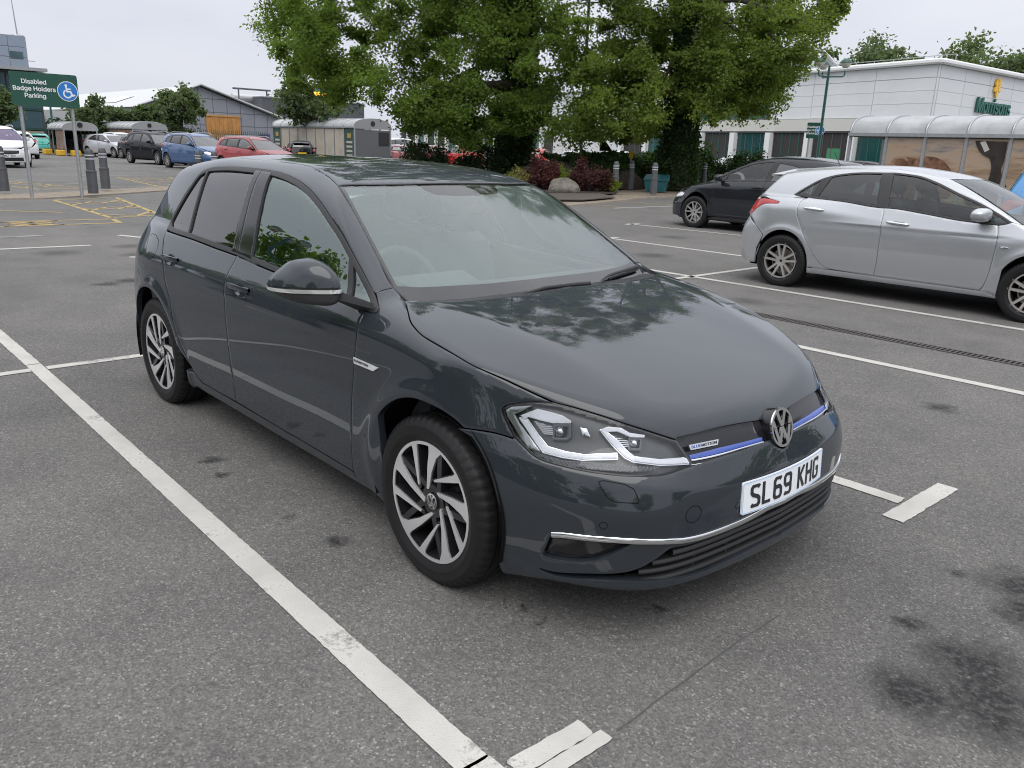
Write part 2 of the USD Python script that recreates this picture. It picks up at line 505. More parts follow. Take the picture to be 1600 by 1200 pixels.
def strip(f, frame, pts, width, height, level=0.0, h=.01, smooth=True):
    """a raised moulding along a curve lying on the surface: half-round section of the given width and height"""
    p2 = dens(spl(frame.to2(np.asarray(pts, float)), 80) if smooth else frame.to2(np.asarray(pts, float)), h)
    P = solve(f, frame, p2, level); n = grad(f, P)
    t = np.gradient(P, axis=0); t /= np.linalg.norm(t, axis=1, keepdims=True)
    b = np.cross(t, n); b /= np.linalg.norm(b, axis=1, keepdims=True)
    w = np.broadcast_to(np.asarray(width, float), (len(P),))
    prof = [(-.5, -.2), (-.5, .45), (-.36, .85), (0, 1), (.36, .85), (.5, .45), (.5, -.2)]
    v = np.stack([P + b * (x * w)[:, None] + n * (y * height) for x, y in prof], 1)
    k = len(prof)
    i, j = np.meshgrid(np.arange(len(P) - 1), np.arange(k - 1), indexing='ij')
    q = np.stack([i * k + j, i * k + j + 1, (i + 1) * k + j + 1, (i + 1) * k + j], -1).reshape(-1, 4)
    m = trimesh.Trimesh(v.reshape(-1, 3), np.vstack([q[:, [0, 1, 2]], q[:, [0, 2, 3]]]), process=False)
    e = [trimesh.Trimesh(v[c], [[0, 1, 2], [0, 2, 3], [0, 3, 4], [0, 4, 5], [0, 5, 6]], process=False) for c in (0, -1)]
    m = trimesh.util.concatenate([m, *e])
    return m


def merged(*ms):
    V, F, N, n = [], [], [], 0
    for v, f, nn in ms:
        V.append(v); F.append(f + n); N.append(nn); n += len(v)
    return np.vstack(V), np.vstack(F), np.vstack(N)


# ------------------------------------------------------------------ the dark grey hatchback
C = dict(
hood_side=[(-0.333,-0.732,0.962),(-0.241,-0.787,0.938),(-0.177,-0.818,0.916),(-0.074,-0.836,0.89),(0.125,-0.829,0.853),(0.297,-0.776,0.809),(0.437,-0.713,0.763)],
lamp_top=[(0.439,-0.712,0.763),(0.485,-0.682,0.755),(0.534,-0.649,0.744),(0.629,-0.571,0.713),(0.72,-0.453,0.666)],
hood_front=[(0.716,-0.452,0.672),(0.734,-0.38,0.675),(0.751,-0.278,0.678),(0.766,-0.168,0.674),(0.78,-0.061,0.668)],
hood_rear=[(-0.333,-0.732,0.962),(-0.279,-0.675,0.965),(-0.223,-0.592,0.967),(-0.191,-0.489,0.969),(-0.167,-0.363,0.973),(-0.155,-0.219,0.976),(-0.153,-0.068,0.978)],
lamp_outer=[(0.35,-0.803,0.648),(0.314,-0.806,0.691),(0.3,-0.807,0.71),(0.294,-0.806,0.723),(0.3,-0.801,0.734),(0.31,-0.794,0.741),(0.336,-0.778,0.75),(0.372,-0.755,0.759),(0.408,-0.732,0.762),(0.439,-0.712,0.763)],
lamp_low=[(0.35,-0.803,0.648),(0.396,-0.794,0.62),(0.426,-0.787,0.603),(0.456,-0.776,0.594),(0.522,-0.743,0.586),(0.593,-0.7,0.581),(0.685,-0.624,0.579),(0.735,-0.559,0.58),(0.766,-0.47,0.592),(0.775,-0.429,0.597)],
lamp_in=[(0.775,-0.429,0.597),(0.72,-0.453,0.666)],
grille_low=[(0.774,-0.436,0.596),(0.793,-0.327,0.603),(0.806,-0.216,0.606),(0.815,-0.105,0.609)],
seam_bumper=[(0.151,-0.88,0.638),(0.218,-0.857,0.645),(0.283,-0.832,0.648),(0.349,-0.806,0.642)],
door_front=[(-0.455,-0.834,0.919),(-0.458,-0.854,0.888),(-0.452,-0.869,0.854),(-0.453,-0.878,0.797),(-0.456,-0.882,0.745),(-0.458,-0.885,0.692)],
rear_edge=[(-2.575,-0.778,1.012),(-2.552,-0.805,0.982),(-2.486,-0.842,0.928),(-2.41,-0.873,0.855),(-2.372,-0.883,0.756),(-2.332,-0.886,0.699)],
tri=[(-0.682,-0.738,1.109),(-0.658,-0.745,1.093),(-0.395,-0.813,0.941),(-0.4,-0.832,0.921),(-0.457,-0.833,0.921)],
dlo=[(-2.584,-0.772,1.018),(-2.651,-0.726,1.055),(-2.611,-0.69,1.142),(-2.534,-0.634,1.268),(-2.489,-0.598,1.33),(-2.428,-0.584,1.353),(-2.338,-0.578,1.366),(-2.034,-0.574,1.379),(-1.745,-0.577,1.378),(-1.593,-0.583,1.373),(-1.48,-0.592,1.363),(-1.353,-0.607,1.346),(-1.245,-0.623,1.324),(-1.146,-0.641,1.297),(-1.045,-0.662,1.263),(-0.921,-0.69,1.214),(-0.807,-0.714,1.167),(-0.696,-0.739,1.111),(-0.555,-0.768,1.034),(-0.403,-0.808,0.947),(-0.38,-0.82,0.934),(-0.383,-0.829,0.924),(-0.398,-0.833,0.919),(-0.457,-0.833,0.921)],
belt=[(-2.574,-0.776,1.014),(-2.399,-0.781,1.009),(-2.207,-0.784,1.005),(-1.899,-0.791,0.993),(-1.623,-0.796,0.984),(-1.449,-0.801,0.973),(-1.19,-0.809,0.96),(-0.922,-0.815,0.948),(-0.677,-0.825,0.934),(-0.457,-0.833,0.921)],
ws_left=[(-1.057,-0.578,1.339),(-0.851,-0.629,1.244),(-0.608,-0.681,1.1),(-0.426,-0.718,0.989),(-0.334,-0.738,0.961)],
ws_top=[(-1.057,-0.578,1.339),(-1.0,-0.433,1.346),(-0.97,-0.263,1.35),(-0.957,-0.083,1.353),(-0.961,0.109,1.354)],
pillar_seam=[(-0.455,-0.784,0.979),(-0.446,-0.75,0.991),(-0.441,-0.715,0.997)],
flap=[(-2.763,-0.827,0.929),(-2.806,-0.803,0.956),(-2.768,-0.792,0.979),(-2.68,-0.802,0.98),(-2.591,-0.821,0.957),(-2.548,-0.846,0.921),(-2.546,-0.868,0.88),(-2.596,-0.874,0.859),(-2.66,-0.873,0.856),(-2.714,-0.856,0.892)],
handle1=[(-2.431,-0.862,0.893),(-2.337,-0.854,0.904),(-2.206,-0.859,0.889)],
handle2=[(-1.584,-0.865,0.848),(-1.474,-0.862,0.859),(-1.349,-0.863,0.856)],
badge=[(-0.46,-0.882,0.747),(-0.289,-0.885,0.743),(-0.32,-0.886,0.724),(-0.453,-0.884,0.724)],
chrome=[(0.519,-0.784,0.368),(0.549,-0.769,0.374),(0.618,-0.73,0.379),(0.709,-0.662,0.385),(0.76,-0.605,0.384),(0.787,-0.557,0.38),(0.813,-0.485,0.372),(0.828,-0.418,0.37),(0.849,-0.252,0.373),(0.857,-0.153,0.381),(0.86,-0.101,0.386)],
fog=[(0.518,-0.784,0.354),(0.5,-0.793,0.294),(0.522,-0.782,0.291),(0.593,-0.744,0.297),(0.637,-0.717,0.31),(0.673,-0.692,0.333),(0.697,-0.673,0.354),(0.719,-0.653,0.376),(0.618,-0.729,0.368)],
fogledge=[(0.508,-0.789,0.333),(0.481,-0.8,0.263),(0.639,-0.715,0.276),(0.709,-0.661,0.291),(0.762,-0.6,0.325),(0.793,-0.541,0.355),(0.719,-0.653,0.374)],
lowgrille=[(0.488,-0.796,0.24),(0.51,-0.786,0.238),(0.623,-0.725,0.255),(0.71,-0.66,0.273),(0.748,-0.619,0.293),(0.776,-0.577,0.324),(0.798,-0.531,0.353),(0.813,-0.482,0.351),(0.828,-0.415,0.352),(0.849,-0.248,0.356),(0.859,-0.097,0.37)],
lowgrille_b=[(0.488,-0.796,0.237),(0.535,-0.773,0.228),(0.71,-0.658,0.249),(0.765,-0.593,0.249),(0.805,-0.498,0.241),(0.817,-0.448,0.238),(0.827,-0.395,0.238),(0.846,-0.258,0.247),(0.854,-0.147,0.252),(0.86,-0.025,0.254)],
slat1=[(0.791,-0.546,0.333),(0.826,-0.419,0.323),(0.846,-0.274,0.324),(0.861,-0.045,0.336)],
slat2=[(0.756,-0.608,0.293),(0.827,-0.413,0.281),(0.846,-0.267,0.284),(0.861,-0.036,0.297)],
towcap=[(0.818,-0.471,0.456)],
pdc=[(0.657,-0.704,0.428)],
washer=[(0.623,-0.695,0.556),(0.632,-0.686,0.559),(0.682,-0.649,0.554),(0.704,-0.634,0.543),(0.723,-0.63,0.514),(0.723,-0.633,0.508),(0.672,-0.679,0.508),(0.655,-0.689,0.517)],
bm_badge=[(0.74,-0.428,0.649),(0.766,-0.305,0.65),(0.774,-0.306,0.639),(0.75,-0.426,0.636)],
blue=[(0.757,-0.429,0.624),(0.78,-0.313,0.627),(0.796,-0.205,0.625),(0.808,-0.09,0.623),(0.814,-0.097,0.612),(0.803,-0.212,0.613),(0.788,-0.322,0.612),(0.764,-0.431,0.613)],
ridge=[(0.609,-0.707,0.55),(0.708,-0.638,0.528),(0.78,-0.546,0.518),(0.82,-0.431,0.51),(0.847,-0.264,0.506)],
drl1a=[(0.351,-0.781,0.714),(0.394,-0.749,0.741),(0.437,-0.725,0.736),(0.466,-0.708,0.73),(0.492,-0.696,0.717),(0.493,-0.698,0.71),(0.445,-0.731,0.704),(0.408,-0.752,0.708),(0.374,-0.769,0.713),(0.366,-0.776,0.706)],
drl1b=[(0.351,-0.784,0.704),(0.399,-0.775,0.658),(0.447,-0.768,0.618),(0.501,-0.74,0.613),(0.553,-0.707,0.612),(0.635,-0.635,0.624),(0.629,-0.631,0.636),(0.555,-0.699,0.624),(0.506,-0.73,0.626),(0.453,-0.757,0.633),(0.417,-0.765,0.661),(0.373,-0.773,0.703)],
drl2a=[(0.569,-0.645,0.7),(0.583,-0.626,0.71),(0.613,-0.596,0.708),(0.634,-0.581,0.695),(0.665,-0.542,0.688),(0.667,-0.547,0.682),(0.641,-0.582,0.683),(0.609,-0.608,0.698),(0.581,-0.638,0.694)],
drl2b=[(0.571,-0.644,0.698),(0.611,-0.631,0.66),(0.652,-0.615,0.628),(0.673,-0.601,0.619),(0.727,-0.534,0.609),(0.768,-0.44,0.603),(0.757,-0.444,0.618),(0.722,-0.528,0.62),(0.671,-0.594,0.629),(0.653,-0.604,0.641),(0.615,-0.619,0.673),(0.582,-0.636,0.695)],
proj1=[(0.451,-0.731,0.698),(0.491,-0.702,0.704),(0.501,-0.71,0.671),(0.493,-0.719,0.662),(0.458,-0.742,0.659)],
proj2=[(0.641,-0.583,0.682),(0.664,-0.553,0.68),(0.674,-0.568,0.651),(0.651,-0.597,0.651)],
comb1=[(0.392,-0.763,0.704),(0.448,-0.734,0.694),(0.455,-0.739,0.671),(0.43,-0.754,0.669),(0.415,-0.758,0.683)],
comb2=[(0.598,-0.626,0.687),(0.641,-0.591,0.673),(0.647,-0.596,0.657),(0.635,-0.61,0.656)],
mark=[(0.304,-0.802,0.723),(0.32,-0.79,0.736),(0.375,-0.757,0.748),(0.356,-0.773,0.731),(0.333,-0.79,0.715),(0.355,-0.787,0.69),(0.439,-0.772,0.618),(0.401,-0.79,0.622),(0.354,-0.796,0.665),(0.315,-0.802,0.704)],
hex=[(0.438,-0.776,0.611),(0.508,-0.742,0.603),(0.581,-0.69,0.609),(0.673,-0.612,0.607),(0.73,-0.536,0.604),(0.731,-0.546,0.595),(0.681,-0.62,0.59),(0.59,-0.698,0.588),(0.514,-0.746,0.589),(0.459,-0.773,0.597)],
refl=[(0.519,-0.684,0.701),(0.536,-0.672,0.699),(0.552,-0.67,0.677),(0.532,-0.685,0.679)],
plate=[(0.849,-0.254,0.504),(0.847,0.276,0.501),(0.845,0.293,0.39),(0.85,-0.244,0.387)],
ws_frit_b=[(-0.426,-0.718,0.989),(-0.43,-0.705,0.994),(-0.395,-0.631,0.992),(-0.35,-0.492,0.995),(-0.307,-0.298,0.998),(-0.288,-0.065,1.001),(-0.291,0.215,0.997)],
sensor=[(-0.935,-0.221,1.337),(-0.903,-0.213,1.322),(-0.856,-0.186,1.3),(-0.833,-0.089,1.292),(-0.845,0.082,1.299),(-0.87,0.131,1.31),(-0.908,0.134,1.328),(-0.957,0.119,1.352)],
wiper1=[(-0.179,-0.455,0.97),(-0.177,-0.353,0.975),(-0.165,-0.184,0.978),(-0.169,-0.13,0.98),(-0.166,0.012,0.981),(-0.164,0.141,0.979)],
front_bottom=[(0.333,-0.836,0.206),(0.352,-0.814,0.157),(0.43,-0.808,0.2),(0.535,-0.77,0.214),(0.7,-0.665,0.23)],
)


paint_grey = M('grey_car_paint', (.019, .0225, .0265), .6, coat=1.0, coat_rough=.0, spec=.0, extra={'coat_ior': 1.58})
black_gloss = M('gloss_black_plastic', (.006, .006, .007), .08, spec=.5)
black_trim = M('matt_black_plastic', (.018, .018, .019), .55, bump=(900, .15, .001))
rubber = M('tyre_rubber', (.0075, .0075, .008), .55, bump=(500, .3, .001), spec=.3)
void = M('dark_cavity', (.006, .006, .006), .9, spec=.1)
chrome = M('chrome', (.78, .79, .80), .07, metal=1.0)
silver_face = M('machined_alloy', (.80, .80, .81), .34, metal=.9)
dark_alloy = M('black_alloy', (.012, .012, .013), .22, spec=.5)
steel = M('brake_steel', (.28, .27, .26), .42, metal=1.0)
clear_lens = glass_mat('clear_lens', (.97, .98, .985), ior=1.5)
ws_glass = glass_mat('windscreen_glass', (.90, .96, .95), ior=1.72)
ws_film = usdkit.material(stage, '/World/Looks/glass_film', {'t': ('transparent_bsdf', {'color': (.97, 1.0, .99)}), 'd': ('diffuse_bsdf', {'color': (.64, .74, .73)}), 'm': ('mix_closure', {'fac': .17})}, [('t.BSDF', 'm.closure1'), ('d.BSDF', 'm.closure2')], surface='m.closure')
front_glass = glass_mat('tinted_side_glass', (.66, .80, .75), ior=2.6, gtint=(.88, 1.0, .96))
far_side_glass = glass_mat('clear_side_glass', (.90, .95, .93), ior=1.5)
privacy_glass = glass_mat('privacy_glass', (.06, .07, .075), ior=2.0)
cabin = M('cabin_fabric', (.07, .074, .078), .85)
cabin_light = M('cabin_headliner', (.55, .56, .55), .9)
plate_white = M('number_plate_white', (.72, .74, .76), .25)
plate_yellow = M('number_plate_yellow', (.75, .50, .03), .3)
letter_black = M('lettering_black', (.012, .012, .013), .4)
led_white = M('lamp_white', (.85, .86, .90), .18, coat=.5)
drl = M('daytime_lamp', (.86, .87, .92), .18, coat=.5)
lamp_chrome = M('lamp_chrome', (.62, .64, .66), .12, metal=1.0)
lamp_grey = M('lamp_housing_grey', (.10, .105, .11), .3)
blue_strip = M('blue_strip', (.045, .085, .34), .22, coat=.6)
red_lens = M('red_lamp_lens', (.35, .008, .010), .12, coat=1.0)
amber = M('amber_lens', (.6, .2, .02), .2)


def emblem_vw(r, d=.004):
    """ring with the two letters, in the xy plane"""
    ring = Point(0, 0).buffer(r, 48).difference(Point(0, 0).buffer(r * .87, 48))
    w = r * .115
    V = LineString([(-.36 * r, .80 * r), (0, .06 * r), (.36 * r, .80 * r)]).buffer(w, cap_style='flat', join_style='mitre')
    W = LineString([(-.80 * r, .42 * r), (-.38 * r, -.78 * r), (0, .0 * r), (.38 * r, -.78 * r), (.80 * r, .42 * r)]).buffer(w, cap_style='flat', join_style='mitre')
    gap = sbox(-r, .035 * r, r, .085 * r)
    inner = unary_union([V.difference(gap), W.difference(gap)]).intersection(Point(0, 0).buffer(r * .9, 48))
    return prism(unary_union([ring, inner]), 0, d)


def wheel(parent, loc, style, R=.316, rim=.227, width=.215, side=-1, lip=.098, name='wheel', sides=72, detail=True, face=None, dark=None, ground=0.0):
    """side -1: outer face towards -y. A wheel with tyre, rim, spokes, cap, disc."""
    face, dark = face or silver_face, dark or dark_alloy
    w = UsdGeom.Xform.Define(stage, numbered(str(parent.GetPath()), name))
    w.AddTranslateOp().Set(Gf.Vec3d(*loc))
    if side > 0:
        w.AddRotateZOp().Set(180.0)
    h = width / 2
    sh = R - rim
    prof = [(rim - .012, -h * .80), (rim + .006, -h * .92), (rim + sh * .30, -h * .975), (rim + sh * .66, -h * .965), (R - .010, -h * .885), (R - .003, -h * .76), (R, -h * .55)]
    if detail:
        for g in (-.42, 0, .42):
            prof += [(R, (g - .06) * h), (R - .007, (g - .045) * h), (R - .007, (g + .045) * h), (R, (g + .06) * h)]
    prof += [(R, h * .55), (R - .003, h * .76), (R - .012, h * .88), (rim + sh * .62, h * 1.0), (rim + sh * .58, h * 1.012), (rim + sh * .30, h * 1.02), (rim + sh * .26, h * 1.008), (rim + .006, h * .92), (rim - .012, h * .80)]
    if detail:
        ty = lathe(prof, 216, 'y')
        r = np.hypot(ty.vertices[:, 0], ty.vertices[:, 2]); k = np.repeat(np.arange(len(prof)) * 0, 1)
        idx = np.tile(np.arange(216), len(prof))
        yy = np.abs(ty.vertices[:, 1])
        notch = (idx % 4 == 0) & (yy > h * .5) & (r > R - .02)
        ty.vertices[notch] -= ty.vertices[notch] * [1, 0, 1] / r[notch, None] * .0055
    else:
        ty = lathe(prof, 40, 'y')
    zc = -loc[2] + ground + .001
    flat = ty.vertices[:, 2] < zc
    ty.vertices[flat, 2] = zc
    put('tyre', ty, rubber, w, smooth=35)
    put('rim', lathe([(rim - .012, -h * .8), (rim - .022, -h * .3), (rim - .03, h * .2), (rim - .016, h * .7), (rim - .004, lip - .014), (rim + .002, lip - .006), (rim + .002, lip), (rim - .006, lip + .001), (rim - .010, lip - .006), (rim - .016, lip - .03)], sides, 'y'), dark, w, smooth=35)
    if detail:
        put('brake_disc', lathe([(.05, .0), (.145, .0), (.145, .012), (.06, .012), (.055, .035), (.0, .035)], 40, 'y'), steel, w, smooth=30)
        put('brake_caliper', xf(bx(-.05, .05, -.03, .03, -.14, .0, .012), frame_m([-.12, -.015, .0], [0, 0, 1], [0, 1, 0], [-1, 0, 0])), dark, w)
    else:
        put('brake_disc', lathe([(.0, .02), (rim - .02, .02)], 24, 'y'), void, w)
    style(w, rim, lip, face, dark)
    return w


def dish(mesh, hub, lip, rim):
    """bends a flat face (z = height) so that the hub lies deeper than the rim"""
    r = np.hypot(mesh.vertices[:, 0], mesh.vertices[:, 1])
    mesh.vertices[:, 2] += lip - hub * (1 - np.clip(r / rim, 0, 1)) ** 1.3
    v = mesh.vertices
    mesh.vertices = np.stack([v[:, 0], -v[:, 2], v[:, 1]], 1)    # z -> outwards (-y); y -> up
    return mesh


def fine(poly, z0, z1, h=.02):
    out = []
    for g in (poly.geoms if hasattr(poly, 'geoms') else [poly]):
        if g.area < 1e-6:
            continue
        P, T, rings = triangulate(g, h)
        n = len(P)
        v = np.vstack([np.c_[P, np.full(n, z1)], np.c_[P, np.full(n, z0)]])
        f = [T, T[:, ::-1] + n]
        for r in rings:
            j = np.roll(r, -1)
            f += [np.stack([r, r + n, j + n], 1), np.stack([r, j + n, j], 1)]
        m = trimesh.Trimesh(v, np.vstack(f), process=False)
        m.fix_normals()
        out.append(m)
    return trimesh.util.concatenate(out)


def pol(r, a):
    return (r * math.cos(math.radians(a)), r * math.sin(math.radians(a)))


def style_turbine(w, rim, lip, face, dark):
    wide, thin = [], []
    for k in range(5):
        a = 8 + 72 * k
        wide.append(Polygon([pol(rim, a - 10), pol(rim, a + 11), pol(rim * .84, a + 11), pol(rim * .55, a + 19), pol(rim * .21, a + 56), pol(rim * .205, a + 35), pol(rim * .5, a + 8), pol(rim * .8, a - 2)]))
        b = a + 34
        thin.append(Polygon([pol(rim, b - 5), pol(rim, b + 5), pol(rim * .88, b + 5.5), pol(rim * .36, b + 47), pol(rim * .345, b + 42), pol(rim * .8, b - .5)]))
    ring = Point(0, 0).buffer(rim - .003, 48).difference(Point(0, 0).buffer(rim * .935, 48))
    sil = unary_union([ring, *wide, *thin]).buffer(-.004).buffer(.004).intersection(Point(0, 0).buffer(rim - .003, 48))
    body = unary_union([p.buffer(.004) for p in wide + thin] + [ring, Point(0, 0).buffer(rim * .27, 40), *[LineString([pol(rim * .2, 8 + 72 * k + 40), pol(rim * .93, 8 + 72 * k + 66)]).buffer(.012) for k in range(5)]]).intersection(Point(0, 0).buffer(rim - .002, 48))
    put('spoke_faces', dish(fine(sil, -.004, .0015), .022, lip, rim), face, w, smooth=25)
    put('spokes', dish(fine(body, -.045, -.003), .022, lip, rim), dark, w, smooth=25)
    put('hub_cap', lathe([(0, lip - .014), (.022, lip - .0145), (.031, lip - .019), (.033, lip - .04)], 32, 'y'), black_gloss, w, smooth=30)
    e = emblem_vw(.029, .003); v = e.vertices; e.vertices = np.stack([v[:, 0], -(v[:, 2] + lip - .0145), v[:, 1]], 1); e.invert()
    put('emblem', e, chrome, w)
    for k in range(5):
        x, z = pol(.056, 20 + 72 * k)
        put('wheel_bolt', xf(lathe([(0, lip - .022), (.008, lip - .022), (.009, lip - .045)], 10, 'y'), frame_m([x, 0, z], [1, 0, 0], [0, 1, 0], [0, 0, 1])), dark, w)


def style_spokes(n=5, w_rim=16.0, w_hub=34.0, split=True, hub=.03):
    """n plain or paired straight spokes"""
    def style(w, rim, lip, face, dark):
        sp = []
        for k in range(n):
            a = 90 + 360 / n * k
            if split:
                for s in (-1, 1):
                    sp.append(LineString([pol(rim * .97, a + s * w_rim), pol(rim * .2, a + s * w_hub)]).buffer(rim * .062))
            else:
                sp.append(LineString([pol(rim * .97, a), pol(rim * .2, a)]).buffer(rim * .13))
        ring = Point(0, 0).buffer(rim - .003, 32).difference(Point(0, 0).buffer(rim * .90, 32))
        p = unary_union([ring, Point(0, 0).buffer(rim * .30, 24), *sp]).buffer(-.003).buffer(.003)
        put('spokes', dish(fine(p, -.03, 0, .016), hub, lip, rim), face, w, smooth=25)
        put('hub_cap', lathe([(0, lip - hub + .004), (.024, lip - hub + .003), (.03, lip - hub - .004), (.03, lip - hub - .02)], 20, 'y'), dark, w, smooth=30)
    return style


def both(name, parent, mesh, mat, **kw):
    a = put(name, mesh, mat, parent, **kw)
    b = put(name, mirror(mesh), mat, parent, **kw)
    return a, b


def flip(m):
    """mirror a trimesh about y = 0"""
    m = m.copy(); m.vertices[:, 1] *= -1; m.invert()
    return m


def cut(loop, frame):
    return clean(frame.to2(np.asarray(loop, float)))


def seat_mesh(x, y, w=.50, tilt=.28):
    parts = [bx(x - .25, x + .27, y - w / 2, y + w / 2, .34, .50, .06)]
    back = bx(-.07, .07, -w / 2, w / 2, 0, .62, .06)
    head = bx(-.055, .055, -.14, .14, .67, .87, .05)
    posts = [bx(-.008, .008, s - .008, s + .008, .58, .70) for s in (-.06, .06)]
    b = cat(back, head, *posts)
    c, s_ = math.cos(tilt), math.sin(tilt)
    b.apply_transform(frame_m([x - .24, y, .46], [c, 0, s_], [0, 1, 0], [-s_, 0, c]))
    return cat(*parts, b)


def plate_thing(parent, centre, X, Zup, text, mat, width=.52, height=.111, border=None, name='number_plate', curve=None):
    """a number plate: X reads along the text, Zup is up on the plate"""
    X = np.array(X, float); X /= np.linalg.norm(X)
    Z = np.array(Zup, float); Z -= X * (Z @ X); Z /= np.linalg.norm(Z); n = np.cross(X, Z)
    m = frame_m(centre, X, Z, n)
    base = prism(sbox(-width / 2, -height / 2, width / 2, height / 2).buffer(-.008).buffer(.008, 6), 0, .006)
    bend = (lambda mesh: mesh) if curve is None else (lambda mesh: curve(mesh))
    p = put(name, bend(xf(base, m)), mat, parent)
    if border is not None:
        o = sbox(-width / 2 + .003, -height / 2 + .003, width / 2 - .003, height / 2 - .003).buffer(-.008).buffer(.008, 6)
        put('plate_border', bend(xf(prism(o.difference(o.buffer(-.0016)), .0055, .0066), m)), border, p)
    if text:
        t = plate_text(text, height * .712)
        for g_ in t:
            put('plate_letter', bend(xf(g_, m)), letter_black, p)
    return p


GLYPH = {  # strokes on a 5 x 8 field, for number plates
    'S': [[(4.4, 6.9), (3.6, 7.6), (1.4, 7.6), (.6, 6.8), (.6, 5.2), (1.4, 4.4), (3.6, 3.6), (4.4, 2.8), (4.4, 1.2), (3.6, .4), (1.4, .4), (.6, 1.1)]],
    'L': [[(.6, 8), (.6, .4), (4.4, .4)]],
    '6': [[(4.3, 7.0), (3.5, 7.6), (1.5, 7.6), (.6, 6.7), (.6, 1.3), (1.5, .4), (3.5, .4), (4.4, 1.3), (4.4, 3.5), (3.5, 4.4), (1.5, 4.4), (.6, 3.6)]],
    '9': [[(.7, 1.0), (1.5, .4), (3.5, .4), (4.4, 1.3), (4.4, 6.7), (3.5, 7.6), (1.5, 7.6), (.6, 6.7), (.6, 4.5), (1.5, 3.6), (3.5, 3.6), (4.4, 4.4)]],
    'K': [[(.6, 0), (.6, 8)], [(4.5, 8), (.9, 3.6)], [(1.7, 4.5), (4.6, 0)]],
    'H': [[(.6, 0), (.6, 8)], [(4.4, 0), (4.4, 8)], [(.6, 4.1), (4.4, 4.1)]],
    'G': [[(4.4, 6.7), (3.5, 7.6), (1.5, 7.6), (.6, 6.7), (.6, 1.3), (1.5, .4), (3.5, .4), (4.4, 1.3), (4.4, 3.8), (2.7, 3.8)]],
    'M': [[(.5, 0), (.5, 8), (2.5, 3), (4.5, 8), (4.5, 0)]],
    '1': [[(1.2, 6.6), (2.5, 7.8), (2.5, 0)]], '5': [[(4.2, 7.6), (.8, 7.6), (.7, 4.4), (3.5, 4.6), (4.4, 3.8), (4.4, 1.2), (3.5, .4), (1.3, .4), (.5, 1.1)]],
    'B': [[(.6, .4), (.6, 7.6), (3.4, 7.6), (4.3, 6.8), (4.3, 4.9), (3.5, 4.1), (.6, 4.1)], [(3.5, 4.1), (4.4, 3.3), (4.4, 1.2), (3.5, .4), (.6, .4)]],
    'D': [[(.6, .4), (.6, 7.6), (3.2, 7.6), (4.4, 6.4), (4.4, 1.6), (3.2, .4), (.6, .4)]], 'U': [[(.6, 8), (.6, 1.3), (1.5, .4), (3.5, .4), (4.4, 1.3), (4.4, 8)]],
}


def plate_text(text, h):
    s = h / 8.0; adv = {' ': 2.6}
    geo, x = [], 0.0
    for ch in text:
        if ch == ' ':
            x += 3.3; continue
        geo.append(unary_union([affinity.translate(LineString(st).buffer(.70, cap_style='flat', join_style='round'), x, 0) for st in GLYPH.get(ch, GLYPH['H'])]))
        x += 6.1
    out = []
    for g in geo:
        g = affinity.scale(affinity.translate(g, -(x - 1.1) / 2, -4), s, s, origin=(0, 0))
        out.append(prism(g.intersection(sbox(-1, -h / 2, 1, h / 2)), .0055, .0072))
    return out


def plate_bend(m):
    m = m.subdivide_to_size(.04) if hasattr(m, 'subdivide_to_size') else m
    m.vertices[:, 0] -= .32 * m.vertices[:, 1] ** 2
    return m


